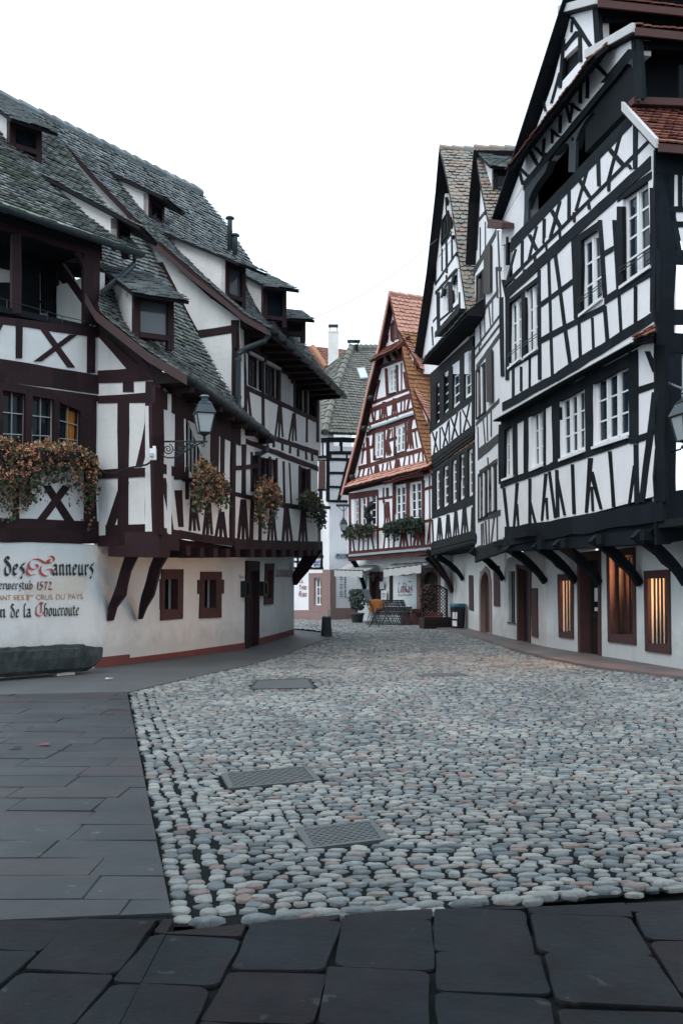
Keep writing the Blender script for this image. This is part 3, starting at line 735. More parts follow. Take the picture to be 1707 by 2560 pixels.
# dormers
S0()
DM = {'plaster_old': M['pl_o'], 'wood': M['wood_l'], 'tile': M['tile_g'], 'deck': M['wood_3']}
dormer(HL, main, (283,440), (366,482), (371,545), .72, DM, M['glass'], .45)
dormer(HL, main, (415,588), (562,648), (563,742), .62, DM, M['glass_g'], .5)
dormer(HL, main, (603,683), (655,712), (657,797), .6, DM, M['glass'], .5)
dormer(HL, main, (688,778), (706,795), (710,838), .55, DM, M['glass'], .45)
dormer(HL, low, (262,674), (322,728), (335,842), .72, DM, M['glass_g'], .4)
dormer(HL, front, (-60,235), (14,292), (24,368), .62, DM, M['glass'], .4)
dormer(HL, front, (118,452), (285,545), (292,600), .62, DM, M['glass'], .5)
# flue pipes
for x, y0, y1, Y in ((575, 545, 610, 25.0), (588, 588, 622, 25.0)):
    a = P(x, y1+15, Y); k = MB(); hh = (y1+15-y0)*Y/F
    k.lathe(a, [(.065, 0), (.06, hh-.06), (.06, hh-.03), (.12, hh-.02), (.1, hh+.02), (.02, hh+.06)], 12); k.build('flue_pipe', M['zinc'], HL, True)
# ================================================================ RIGHT GABLE HOUSE
S0()
HR = empty('gabled_house', (5.3, 20, 0), 'tall black and white timbered gable house with open galleries above warmly lit shop windows', 'house')
g0, g1 = G(1363, 1622), G(1704, 1680)
RG = PL((g0.x, g0.y), (g1.x, g1.y), world=True)
RA = PL((3.83, 22.9), (4.91, 16.8), world=True)
w_ = MB(); t_ = MB()
# ---- lower two floors (zoom frames of the photo give the facade coordinates)
Z(1220, 850, .3106)
wa = (122,700,122,1120,192,675,200,1090); wb = (342,578,347,1040,437,535,440,1000); wc = (573,470,583,958,772,365,772,885); wdw = (843,310,850,858,1127,180,1127,768)
Z(1220, 550, .3106)
w1 = (166,668,170,1185,262,598,262,1108); w2 = (298,545,300,1098,392,480,398,1028); w3 = (745,160,745,758,898,70,915,625); w4 = (1080,-190,1075,530,1285,-330,1305,370)
def shift(q, dy): return tuple(v+(dy if i % 2 else 0) for i, v in enumerate(q))
CD = 300/.3106
up1 = [shift(q, CD) for q in (wa, wb, wc, wdw)]
wall(w_, RA, [(100, 620), (640, 120), (1345, -520), (1345, 2220), (100, 2560)], up1+[w1, w2, w3, w4], .35)
# upper wall with the gallery openings (frame A)
Z(1200, 0, .3233)
gal1 = (360,1390,352,1790,700,1090,690,1330)
wall(w_, RA, [(165,1720), (345,1420), (352,1790), (250,1860), (160,1900)], [], .3)
wall(w_, RA, [(165,1715), (430,1000), (560,640), (705,90), (870,60), (880,350), (1190,300), (1190,420), (960,650), (340,1420)], [(625,470,615,650,762,340,765,480)], .3)
wall(w_, RA, [(250,1860), (1145,930), (1165,920), (1352,1112), (1345,1300), (640,1850), (250,2200)], [], .3)
def RAq(*q): return [RA.at(q[i], q[i+1]) for i in range(0, len(q), 2)]
beams(t_, RA, '''h 235 1890 1165 910 78;h 235 1930 1165 950 40
h 330 1440 1195 385 62

h 187 2200 1315 1072 32;h 190 2275 1310 1255 92
v 905 1205 912 1440 24;v 1195 930 1192 1310 32;v 1090 1000 985 1400 22;v 682 1475 680 1710 22;v 822 1320 735 1630 20;v 490 1690 488 1840 20;v 612 1555 535 1840 20
v 975 1130 1112 1290 42;v 755 1380 845 1530 32;v 545 1620 612 1750 32
v 990 1400 990 1480 22;v 830 1560 838 1620 22;v 720 1640 722 1720 20;v 1140 1270 1160 1310 22
v 205 1830 200 2050 14
v 700 130 870 390 34;v 640 390 750 240 34;v 612 560 545 800 20;v 640 300 612 680 24;v 765 250 770 480 24;v 485 780 500 860 16;v 705 160 700 250 16
h 630 380 770 240 36
v 885 60 905 330 44;v 1195 300 1220 760 66''', .05)
gp = MB(); beams(gp, RA, '''v 358 1440 350 1800 34;v 712 1090 706 1330 52;v 1198 380 1215 780 52''', .03)
def spandrel(pts): gp.prism([RA.at(x, y, .012) for x, y in pts], -RA.n*.16)
spandrel([(345,1430),(345,1620),(372,1545),(398,1480),(440,1410),(500,1330),(530,1240),(430,1330)])
gp.build('gallery_arches', M['wood_g'], HR); gp = MB()
spandrel([(700,1060),(700,1250),(692,1150),(678,1110),(650,1105),(610,1150),(560,1200),(640,1115)])
spandrel([(722,1040),(722,1150),(738,1085),(765,1010),(810,930),(860,870),(800,930)])
spandrel([(1192,420),(1192,640),(1182,540),(1165,500),(1130,490),(1090,520),(1040,570),(1120,480)])
gp.build('gallery_arches', M['wood_g'], HR)
# struts under the pent roof, gallery head
beams(t_, RA, '''v 880 490 985 600 34;v 690 800 770 860 34;v 825 580 820 760 18;v 770 640 765 800 22;v 660 820 690 950 16;v 710 800 690 930 16;v 615 890 612 1030 22;v 540 1000 605 1060 26;v 550 1010 550 1110 14;v 490 1070 480 1190 16
v 420 1140 490 1220 24;v 380 1170 440 1280 30;v 290 1290 370 1370 30;v 300 1330 325 1430 20;v 500 1180 470 1250 20''', .07)
beams(t_, RA, 'v 1165 380 950 640 46;h 800 500 960 330 30', .05)
# floor two
Z(1220, 550, .3106)
beams(t_, RA, '''v 150 610 150 1290 30 30;v 100 620 112 1260 30;v 278 560 282 1110 32;v 405 400 412 1285 28;v 482 310 512 1255 22;v 532 270 655 1170 27;v 692 140 716 800 56;v 895 0 935 625 32;v 1012 0 1045 560 36
h 410 690 682 492 46;h 922 275 1002 228 42;h 410 975 935 700 50;h 930 650 1312 415 62;h 160 1205 405 1060 20
v 1320 -260 1325 740 52;v 722 140 724 800 44;v 1052 -110 1058 560 46;h 1035 -170 1310 -362 64;h 695 170 900 30 60;h 150 668 402 470 36
v 197 1190 197 1440 20;v 262 1180 262 1380 20;v 330 1110 330 1350 18;v 725 790 738 1125 25;v 832 785 842 1040 20;v 932 690 955 985 27;v 1046 600 1064 920 22;v 1180 530 1180 850 25
h 110 1505 560 1255 70;h 550 1262 1345 762 84
v 205 470 206 540 18;v 286 395 285 450 18;v 372 290 370 345 18;v 462 200 472 280 18;v 568 60 575 150 18
v 218 235 145 505 18;v 270 165 268 380 20;v 325 115 388 245 30;v 388 50 322 320 20;v 447 0 440 190 16;v 548 -20 508 110 16;v 530 -10 575 60 28;v 110 480 140 620 14''', .04)
for q in ((905,-50,940,590,915,-50,985,550),): pass
# floor one
Z(1220, 850, .3106)
beams(t_, RA, '''h 100 690 1195 125 100;v 105 680 100 1160 50 40
v 212 615 216 1090 36;v 300 560 300 1075 34;v 448 495 450 1015 20;v 535 430 546 1000 58;v 806 280 808 890 62;v 1160 95 1166 835 68
h 95 1165 510 1018 52;h 495 1020 1180 780 58;h 1185 412 1345 355 52;h 1185 800 1300 765 58
p 40 1275 90 1310 180 1340 260;v 1340 420 1228 1305 52 44;v 1375 40 1378 1300 84
v 122 1190 155 1510 20;v 230 1150 204 1505 24 18;v 228 1320 240 1500 16;v 330 1115 330 1485 22;v 330 1290 376 1475 20;v 462 1075 428 1455 26 18;v 462 1270 472 1445 16;v 488 1060 536 1432 20;v 548 1045 556 1425 25;v 550 1110 612 1412 24 18;v 672 1000 686 1400 25;v 818 950 784 1390 40 20;v 828 1180 836 1378 18;v 822 1060 904 1362 36 20;v 975 895 1006 1345 28;v 1182 840 1192 1315 36;v 1172 1010 1130 1325 22
h 130 1585 1400 1375 150''', .045)
k = MB(); q = [(125,1500),(1345,1295),(1345,1480),(1240,1640),(380,1690),(150,1700)]
k.prism([RA.at(*p, -.02) for p in q], -RA.n*.5)
k.build('jetty_beam', M['wood_k'], HR)
# cornice board with pale edge
k = MB()
cs = [(38,645), (560,345), (1140,22), (1240,5)]
for a, b in zip(cs, cs[1:]): k.hexa([RA.at(a[0],a[1],.22), RA.at(b[0],b[1],.22), RA.at(b[0],b[1]+12,.22), RA.at(a[0],a[1]+12,.22)], [RA.at(a[0],a[1],.22)-RA.n*.24+V((0,0,.1)), RA.at(b[0],b[1],.22)-RA.n*.24+V((0,0,.1)), RA.at(b[0],b[1]+12,.22)-RA.n*.24, RA.at(a[0],a[1]+12,.22)-RA.n*.24])
k.build('cornice', M['wood_k'], HR)
k = MB()
for a, b in zip(cs[:3], cs[1:3]): k.hexa([RA.at(a[0],a[1]-3,.225), RA.at(b[0],b[1]-3,.225), RA.at(b[0],b[1]+3,.225), RA.at(a[0],a[1]+3,.225)], [RA.at(a[0],a[1]-3,.20), RA.at(b[0],b[1]-3,.20), RA.at(b[0],b[1]+3,.20), RA.at(a[0],a[1]+3,.20)])
k.build('cornice_flashing', M['win_l'], HR)
ct = Patch([RA.at(1165,10,.30), RA.at(1165,-30,.05)], [RA.at(1345,-70,.30), RA.at(1345,-130,.05)], 2)
ct.tiles('cornice_tiles', M['tile_r'], HR, tw=.17, rh=.16, deck=M['wood_k'], dth=.04)
for q, l, r in ((wa,2,3),(wb,2,3),(wc,3,3),(wdw,3,3)): window(RA, q, HR, M['win_w'], M['glass_b'], l, r, 1, .06, -.06, bar=.03, sill=M['win_w'])
Z(1220, 550, .3106)
for q, r in ((w1,3),(w2,3),(w3,3),(w4,4)):
    o = window(RA, q, HR, M['win_w'], M['glass_b'], 2, r, 1, .065, -.06, bar=.035, sill=M['win_w'])
    k = MB(); wq = WQ(RA, q)
    for b_ in (.80, .84): wq.cell(k, -.05, 1.05, b_, b_+.008, .03, .045)
    k.build('window_rail', M['black'], o)
# ---- corner and side face towards the camera
cp = RA.at(1350, 0, 0); sdir = -RA.n
RS = PL((cp.x, cp.y), (cp.x+sdir.x*4, cp.y+sdir.y*4), world=True)
S0()
wall(w_, RS, [(1652,372), (1760,380), (1760,1330), (1652,1330)], [(1702,878,1702,1030,1760,876,1760,1030)], .3)
w_.build('upper_wall', M['pl_w'], HR)
t_.build('timber_frame', M['wood_k'], HR); t_ = MB()
beams(t_, RS, '''v 1661 372 1663 1340 50;h 1640 395 1760 400 80;h 1640 640 1760 645 34;h 1640 792 1760 792 40;h 1640 855 1760 860 50;v 1700 430 1700 520 10;h 1640 522 1760 522 14;h 1640 560 1760 560 14
v 1690 860 1690 1060 24;h 1640 1290 1760 1285 130;v 1661 850 1661 1260 16;v 1683 520 1683 620 10;v 1653 380 1700 640 12''', .04)
t_.build('timber_frame', M['wood_k'], HR)
window(RS, (1702,878,1702,1030,1760,876,1760,1030), HR, M['win_l'], M['glass_b'], 1, 3, 1, .05, -.06)
# ---- galleries: dark recess behind the openings
k = MB(); Z(1200, 0, .3233)
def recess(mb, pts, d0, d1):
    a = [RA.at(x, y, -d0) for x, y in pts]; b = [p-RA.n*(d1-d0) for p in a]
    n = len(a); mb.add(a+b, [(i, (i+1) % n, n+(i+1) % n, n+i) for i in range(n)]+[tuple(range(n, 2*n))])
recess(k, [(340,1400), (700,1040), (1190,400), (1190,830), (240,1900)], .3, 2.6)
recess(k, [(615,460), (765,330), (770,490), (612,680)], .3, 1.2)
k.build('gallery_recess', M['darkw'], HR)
k = MB()
BG = PL((RA.a-RA.n*2.4).to_tuple()[:2], (RA.b-RA.n*2.4).to_tuple()[:2], world=True)
for q in ((1040,700,1040,900,1075,700,1075,870), (905,790,905,1030,920,790,920,1010)):
    WQ(BG, q).cell(k, 0, 1, 0, 1, .0, .06)
k.build('gallery_door_frame', M['win_l'], HR)
# side galleries (set back above each pent roof)
def side_plane(px):
    c = RA.at((px-1200)/.3233, 400); return PL((c.x, c.y), (c.x+sdir.x*5, c.y+sdir.y*5), world=True)
S1 = side_plane(1588); S2 = side_plane(1489)
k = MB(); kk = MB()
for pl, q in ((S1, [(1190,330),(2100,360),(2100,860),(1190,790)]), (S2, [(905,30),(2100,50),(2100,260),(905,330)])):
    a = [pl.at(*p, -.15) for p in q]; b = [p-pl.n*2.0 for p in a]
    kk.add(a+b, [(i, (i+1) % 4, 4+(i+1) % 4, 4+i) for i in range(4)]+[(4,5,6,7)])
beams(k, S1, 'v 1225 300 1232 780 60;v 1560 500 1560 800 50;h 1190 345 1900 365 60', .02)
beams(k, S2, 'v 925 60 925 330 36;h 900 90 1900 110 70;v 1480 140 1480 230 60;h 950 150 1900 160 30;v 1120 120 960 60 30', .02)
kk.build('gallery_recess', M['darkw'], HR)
# wall of the set back strip at the corner (diagonal panel seen under the white verge)
k.build('gallery_posts', M['wood_k'], HR)
# pent roofs on the side face
def side_pent(tl, bl, tile_label, up=None):
    a = RA.at(*bl, .12); b = RA.at(*tl, .12)
    pt = Patch([a, b], [a+sdir*4.5, b+sdir*4.5], 6)
    pt.tiles('pent_roof', M['tile_r'], HR, tw=.15, rh=.135, deck=M['wood_k'], dth=.12)
    k = MB(); n = RA.n*.05
    k.hexa([a+n+V((0,0,.06)), b+n+V((0,0,.06)), b+n-V((0,0,.09)), a+n-V((0,0,.09))], [a-n*.3+V((0,0,.06)), b-n*.3+V((0,0,.06)), b-n*.3-V((0,0,.09)), a-n*.3-V((0,0,.09))])
    k.build('verge_board', M['verge_w'], HR)
    k = MB(); k.hexa([a-V((0,0,.03)), a+sdir*4.5-V((0,0,.03)), a+sdir*4.5-V((0,0,.16)), a-V((0,0,.16))], [a+S1.n*.04-V((0,0,.03)), a+sdir*4.5+S1.n*.04-V((0,0,.03)), a+sdir*4.5+S1.n*.04-V((0,0,.16)), a+S1.n*.04-V((0,0,.16))]); k.build('gutter_board', M['stone_r'], HR)
side_pent((1110,815), (1372,1100), 'a'); side_pent((822,415), (1192,205), 'b'); side_pent((612,70), (905,-10), 'c')
# parapet ledge above lowest pent roof
k = MB(); q = S1.quad((1185,745,1185,800,2000,775,2000,830), .05); k.hexa(q, [p-S1.n*.2 for p in q]); k.build('gallery_sill', M['stone_r'], HR)
# pent roof across the gable
a0, a1 = RA.at(205,1315,.42), RA.at(880,430,.42); up = V((0,0,.38)); pt = Patch([a0, a0-RA.n*.42+up], [a1, a1-RA.n*.42+up], 3)
pt.tiles('gable_pent_roof', M['tile_r'], HR, tw=.15, rh=.13, deck=M['wood_k'], dth=.06)
# main roof
roof_slab(RA, [(85,1712), (240,1245), (480,500), (617,72), (680,-120)], .05, -6, .25, HR, M['wood_k'], 'main_roof', .25)
k = MB(); q = [RA.at(60,1690,.3), RA.at(165,1720,.3), RA.at(165,1760,.3), RA.at(50,1765,.3)]; k.hexa(q, [p-RA.n*5 for p in q]); k.build('eaves_box', M['stone_r'], HR)
# ---- ground floor
Z(1120, 1330, .3744)
W1 = (750,322,753,672,832,318,834,664); DO = (884,185,888,822,1008,170,1010,836); W2 = (1082,160,1090,690,1243,150,1245,692); W3 = (1338,305,1342,750,1470,300,1475,752)
gw = MB()
wall(gw, RG, [(650,-60), (1800,-120), (1800,980), (1004,850), (1000,100), (880,110), (876,822), (650,782)], [W1, W2, W3], .35, .3)
wall(gw, RG, [(880,-80), (1000,-80), (1000,105), (880,112)], [], .35)
gw.build('ground_floor_wall', M['pl_g'], HR)
for out, inn in (((735,283,744,702,838,278,840,714), W1), ((1062,125,1073,734,1250,100,1258,756), W2), ((1312,260,1322,796,1482,250,1490,818), W3)):
    framed(RG, out, inn, HR, M['stone_r'], 'window_surround', .03, -.14 if inn is W2 else -.04)
framed(RG, (866,140,874,826,1020,120,1024,850), DO, HR, M['stone_r'], 'door_surround', .03, -.35)
d = plank_panel(RG, DO, HR, M['wood_d'], 'door', 2, -.2)
k = MB(); wq = WQ(RG, DO); wq.cell(k, .15, .85, .12, .55, -.2, -.185); k.build('glass', M['glass'], d)
k = MB(); wq.cell(k, .3, .62, .30, .44, -.184, -.178); wq.cell(k, .3, .6, .5, .54, -.184, -.178); k.build('notice', M['white'], d)
k = MB(); p = RG.at(1000, 560, -.15); k.tube([p, p+RG.n*.06, p+RG.n*.06-RG.u*.1], .012); k.build('handle', M['iron'], d)
def lit(q, mat, bars, name, depth=1.3):
    wq = WQ(RG, q); k = MB()        # small lit shop room behind the opening
    c = wq.c; zt = max(p.z for p in c)+.12; zb = min(p.z for p in c)-.12; u0 = min(RG.uz(p).x for p in c)-(1.1 if name == 'a' else .45); u1 = max(RG.uz(p).x for p in c)+.05
    e = [RG.w(u, z, -.34) for u, z in ((u0, zt), (u0, zb), (u1, zb), (u1, zt))]; b = [p-RG.n*depth for p in e]
    k.add(e+b, [(i, (i+1) % 4, 4+(i+1) % 4, 4+i) for i in range(4)]+[(4,5,6,7)]); r = k.build('shop_interior', mat, HR)
    k = MB(); wq.cell(k, 0, 1, 0, 1, -.20, -.19); k.build('window_pane', M['pane'], HR)
    k = MB()
    for i in range(bars): wq.cell(k, (i+.7)/(bars+.4)-.022, (i+.7)/(bars+.4)+.022, 0, 1, -.075, -.045)
    if bars: k.build('window_bars', M['black'], HR)
    l = bpy.data.lights.new('shop_lamp', 'POINT'); l.energy = LITW[name]; l.color = (1, .52, .24); l.shadow_soft_size = .22
    lo = bpy.data.objects.new('shop_lamp', l); COL.objects.link(lo); lo.location = RG.w((u0+u1)/2+.15, zt-.35, -.34-depth*.45)
    return wq, r
LITW = {'a': 110, 'b': 330, 'c': 85}
lit(W1, M['shopw'], 4, 'a'); wq, r2 = lit(W2, M['shopd'], 0, 'b'); wq3, r3 = lit(W3, M['shopw'], 5, 'c')
k = MB(); wq.cell(k, 0, .06, 0, 1, -.22, -.14); wq.cell(k, .94, 1, 0, 1, -.22, -.14); wq.cell(k, .06, .94, .965, 1, -.22, -.142); wq.cell(k, .06, .94, 0, .03, -.22, -.142); wq.cell(k, .47, .54, .03, .965, -.22, -.145); k.build('window_frame', M['wood_d'], HR)
for rr_, w_q, n in ((r2, wq, 7), (r3, wq3, 5)):
    k = MB(); q = R
    for i in range(n):
        p = w_q.p(.15+.7*i/n, .92, -.55-.05*(i % 3)); h = R.uniform(.08, .3)
        k.lathe(p-V((0,0,.02)), [(.04,0),(.06,h*.3),(.05,h*.6),(.02,h*.8),(.025,h)], 8)
    k.build('shop_goods', M['wood_n'], rr_, True)
    k = MB()
    for a, b in ((.3,.15),(.7,.35)): k.lathe(w_q.p(a, b, -.6), [(.02,-.04),(.045,0),(.02,.04)], 8)
    k.build('lamp_bulb', M['bulb'], rr_, True)
Z(1120, 1330, .3744)
for x, y in ((655,325),(858,320),(1018,330),(1288,335),(1600,330)):
    f = RG.at(x, y); bracket(HR, M['wood_k'], f, RG.n, .88, 2.42, .16, .12, .34)
for x, y in ((605,85),(760,75),(1000,50),(1290,25)):
    k = MB(); p = RA.at((1120+x*.3744-1120)/.3744, y, .06); q = RA.quad((x-14,y-32,x-14,y+32,x+16,y-36,x+16,y+28), .07); k.hexa(q, [p-RA.n*.3 for p in q]); k.build('joist_end', M['wood_k'], HR)
# soffit of the jetty
k = MB(); a = [RA.at(150,120,0), RA.at(1700,-40,0)]; zz = 2.40
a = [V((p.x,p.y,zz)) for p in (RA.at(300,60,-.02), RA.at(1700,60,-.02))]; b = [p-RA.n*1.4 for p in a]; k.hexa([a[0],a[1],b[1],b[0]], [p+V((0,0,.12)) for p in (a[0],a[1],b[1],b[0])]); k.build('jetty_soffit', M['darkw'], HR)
# back body so that the house has depth
k = MB(); S0()
a = [RA.w(*RA.uz(RA.at(x, y)).to_tuple()[:2], -.4) for x, y in ((1262,1300),(1262,760))]

# ================================================================ NARROW WHITE HOUSE (between)
HN = empty('narrow_gabled_house', (4.2, 25.5, 0), 'narrow cream timbered house with weathered grey beams and shutters squeezed between two taller neighbours', 'house')
RB = PL((1187, 27.5), (1263, 23.25)); w_ = MB(); t_ = MB()
Z(1030, 340, .238)
n1 = (690,1500,690,1900,740,1410,740,1840)
wall(w_, RB, [(660,350), (700,330), (760,830), (900,1000), (960,1000), (960,4330), (660,4430)], [n1], .3)
t2 = lambda x, y: (x, y)
beams(t_, RB, '''h 640 1440 880 1010 80;v 700 600 665 1200 30;h 660 930 760 800 40;v 710 960 710 1320 10;v 765 900 765 1200 10
v 690 1500 690 1900 40;h 655 1960 900 1620 46;v 755 1860 760 2100 10;v 800 1780 820 2010 10;v 840 1720 840 1960 10;v 710 1960 715 2200 10
h 655 2240 910 1890 28;h 655 2330 910 1990 34;v 700 2180 700 2260 12;v 880 1380 890 1700 16;h 875 1395 935 1395 46
v 895 990 935 2000 14''', .03)
Z(1030, 850, .2551)
n2 = (640,320,640,770,705,240,712,705); n3 = (662,1340,662,1760,728,1290,728,1720); n4 = (742,1270,742,1700,815,1230,820,1670)
wallN = MB()
beams(t_, RB, '''h 625 270 860 -60 50;v 650 340 640 780 36;h 620 830 850 590 44;h 640 1130 850 955 110 90;v 730 710 735 990 10;v 690 740 715 1060 10;v 770 680 770 950 10;v 640 850 645 1110 10
h 655 1310 830 1190 60;v 735 1150 740 1220 10;v 738 1230 742 1720 22;h 640 1760 865 1690 56;v 675 1800 680 2030 12;v 712 1770 725 2020 14;v 748 1760 750 2010 12;v 800 1740 770 2000 14;v 830 1720 830 1990 12;v 875 1420 910 2000 14;v 690 1790 700 2000 9
h 612 2105 925 2000 150 120''', .03)
w_.build('upper_wall', M['pl_w'], HN); t_.build('timber_frame', M['wood_2'], HN)
k = MB()
for i in range(5): beam(k, RB, 'h', 612, 2060+i*25, 925, 1950+i*25, 23, d=.10+.018*i)
k.build('jetty_boarding', M['wood_3'], HN)
for q in (n2, n3, n4):
    f = framed(RB, (q[0]-10,q[1]-25,q[2]-10,q[3]+8,q[4]+12,q[5]-25,q[6]+12,q[7]+8), q, HN, M['wood_3'], 'window_reveal', .03, -.02)
    k = MB(); wq = WQ(RB, q); wq.cell(k, 0, 1, 0, 1, .004, .012); k.build('glass', M['glass'], f)
    k = MB(); wq.cell(k, .66, .76, 0, 1, .012, .04); wq.cell(k, .1, .14, 0, 1, .012, .03); k.build('sash', M['win_w'], f)
Z(1030, 340, .238)
f = framed(RB, (680,1470,680,1930,770,1380,770,1860), n1, HN, M['wood_3'], 'window_reveal', .03, -.1)
k = MB(); wq = WQ(RB, n1); wq.cell(k, 0, 1, 0, 1, -.09, -.08); k.build('glass', M['glass'], f)
k = MB(); wq.cell(k, .55, .75, 0, 1, -.08, -.05); k.build('sash', M['win_w'], f)
plank_panel(RB, (775,1220,775,1660,845,1140,845,1640), HN, M['wood_2'], 'shutter', 3, .07)
Z(1030, 850, .2551)
plank_panel(RB, (742,150,752,610,800,90,805,610), HN, M['wood_2'], 'shutter', 3, .07)
# roof
Z(1030, 340, .238)
vb = [RB.at(x, y, .18) for x, y in ((800,900), (775,790), (720,520), (690,330), (652,130))]
nd = -RB.n
pt = Patch(vb, [p+nd*4.5 for p in vb], 8); pt.tiles('right_roof_slope', M['tile_x'], HN, tw=.18, rh=.15, deck=M['wood_3'])
ridge_tiles(HN, M['tile_x'], [vb[-1]-nd*.02, vb[-1]+nd*4.5])
roof_slab(RB, [(560,1355), (592,700), (615,480), (645,150)], .06, -4.5, .28, HN, M['wood_3'], 'left_roof_slope', .28)
# shed dormer
S0()
dormer(HN, pt, (1200, 385), (1222, 415), (1232, 480), 1.6, {'plaster_old': M['pl_w'], 'wood': M['wood_3'], 'tile': M['tile_g']}, M['glass'], .2)

# ================================================================ DARK GABLED HOUSE
HD = empty('gabled_house', (3.9, 31, 0), 'steep gabled house with dark boarded storeys, arched attic windows and four tall windows per floor', 'house')
RC = PL((1187, 27.5), (1075, 34.3)); w_ = MB(); t_ = MB()
Z(1030, 340, .238)
a1 = (325,1640,325,1900,372,1560,372,1830); a2 = (425,1500,425,1780,478,1420,478,1700)
wall(w_, RC, [(110,2290), (205,1700), (290,1000), (322,560), (300,330), (345,620), (455,1250), (560,1880), (590,2080), (590,2500), (110,2500)], [a1, a2], .3)
beams(t_, RC, '''h 240 1560 460 1230 30;h 275 1270 445 1040 0.1;h 290 960 360 830 26;v 350 640 360 880 14;v 310 1180 310 1420 14;v 355 1080 360 1440 20;v 412 1040 415 1300 16
h 240 1650 460 1400 34;v 308 1560 318 1640 16;v 355 1460 360 1540 16;h 215 1950 280 1870 24;v 270 1640 275 2050 34;v 395 1530 400 1850 46;v 205 2000 215 2200 12;v 492 1640 495 1880 16;v 245 1240 240 1560 16
h 270 1950 500 1760 26;h 300 1160 410 1020 30;v 330 900 322 1120 34;v 385 850 392 1010 24;p 26 305 1700 330 1600 370 1545;p 26 412 1560 432 1460 475 1400
h 235 2090 495 1800 60''', .04)
window(RC, a1, HD, M['win_w'], M['glass_g'], 1, 3, 1, .06, -.08); window(RC, a2, HD, M['win_w'], M['glass_g'], 1, 3, 1, .06, -.08)
q = (330,880,322,1110,378,800,385,1010)
f = framed(RC, (322,890,312,1140,388,780,395,1020), q, HD, M['wood_3'], 'window_reveal', .05, 0); k = MB(); WQ(RC, q).cell(k, 0, 1, 0, 1, .004, .012); k.build('glass', M['glass'], f)
k = MB()
for x, y in ((318,1700),(430,1600)): pass
# boarded window storeys
Z(1030, 850, .2551)
up = [(214,452,214,848,264,398,266,798), (298,345,300,745,352,295,354,686), (390,246,392,684,462,196,464,616), (508,132,508,586,580,82,582,538)]
lo = [(226,1288,230,1678,266,1262,268,1646), (300,1248,302,1650,348,1218,351,1615), (386,1190,388,1615,430,1156,433,1586), (460,1128,462,1582,505,1096,507,1550), (543,1078,545,1545,592,1048,594,1518)]
ww = MB()
wall(ww, RC, [(175,330), (590,-40), (590,545), (178,885)], up, .3, off=.01)
wall(ww, RC, [(190,1290), (597,1030), (597,1540), (190,1695)], lo, .3, off=.01)
ww.build('timber_wall', M['wood_3'], HD)
w2_ = MB()
wall(w2_, RC, [(178,880), (590,540), (592,830), (188,1140)], [], .3)
wall(w2_, RC, [(190,1690), (597,1540), (600,1890), (195,2000)], [], .3)
for mb in (w_, w2_): pass
w_.v += []; b0 = len(w_.v); w_.v += w2_.v; w_.f += [tuple(i+b0 for i in f) for f in w2_.f]
w_.build('upper_wall', M['pl_w'], HD)
beams(t_, RC, '''h 170 895 590 570 42;v 225 430 222 850 14;v 300 350 298 760 20;v 385 260 382 690 20;v 490 150 492 620 30;v 590 60 592 850 26
v 240 895 205 1140 14;v 195 900 250 1090 14;v 270 860 270 1085 12;v 285 850 345 1020 14;v 350 800 300 1050 14;v 358 780 362 1000 12;v 375 760 445 950 14;v 440 710 385 980 14;v 468 700 470 930 12;v 488 680 570 860 14;v 560 620 500 900 14;v 530 640 535 640 8
h 185 1180 600 880 92;h 185 1250 600 945 40;h 190 1290 597 1020 34
v 205 1290 205 1680 20;v 290 1240 290 1650 24;v 375 1190 375 1620 24;v 450 1140 450 1590 24;v 528 1090 530 1560 26;v 600 1030 605 1900 24
h 190 1690 600 1545 18;h 190 1725 600 1580 64
f 265 1740 268 1980 26 17;f 348 1710 352 1950 26 17;f 425 1680 428 1930 26 17;f 508 1640 512 1905 30 18;f 590 1640 592 1880 18 14;v 195 1760 205 1995 14
h 185 2010 605 1890 50''', .035)
t_.build('timber_frame', M['wood_3'], HD)
k = MB()
for i in range(6): beam(k, RC, 'h', 182, 2010+i*18, 622, 1905+i*16, 19, d=.10+.02*((i*2) % 5)+.02*(i < 3))
k.build('moulded_boarding', M['wood_3'], HD); k = MB()
for i in range(5): beam(k, RC, 'h', 186, 1145+i*20, 602, 850+i*17, 19, d=.06+.02*((i*2) % 5))
k.build('moulded_boarding', M['wood_3'], HD)
for q in up: window(RC, q, HD, M['win_w'], M['glass_b'], 1, 4, 1, .085, -.04, bar=.04)
for q in lo: window(RC, q, HD, M['win_w'], M['glass'], 1, 4, 1, .085, -.04, bar=.04)
# pent eave above floor two
Z(1030, 340, .238)
ea, eb = RC.at(105,2370,.55), RC.at(575,1850,.55)
pt = Patch([ea, ea-RC.n*.6+V((0,0,.5))], [eb, eb-RC.n*.6+V((0,0,.5))], 3); pt.tiles('pent_roof', M['tile_g'], HD, deck=M['wood_3'], dth=.12)
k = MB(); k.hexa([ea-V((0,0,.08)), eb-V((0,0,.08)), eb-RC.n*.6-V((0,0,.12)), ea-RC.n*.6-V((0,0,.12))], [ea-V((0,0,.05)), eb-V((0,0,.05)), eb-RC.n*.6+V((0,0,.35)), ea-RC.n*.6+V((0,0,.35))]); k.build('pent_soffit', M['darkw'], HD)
# flower trough under arched windows
k = MB(); q = RC.quad((245,2060,245,2110,490,1810,490,1850), .28); k.hexa(q, [p-RC.n*.28 for p in q]); k.build('window_box', M['wood_3'], HD)
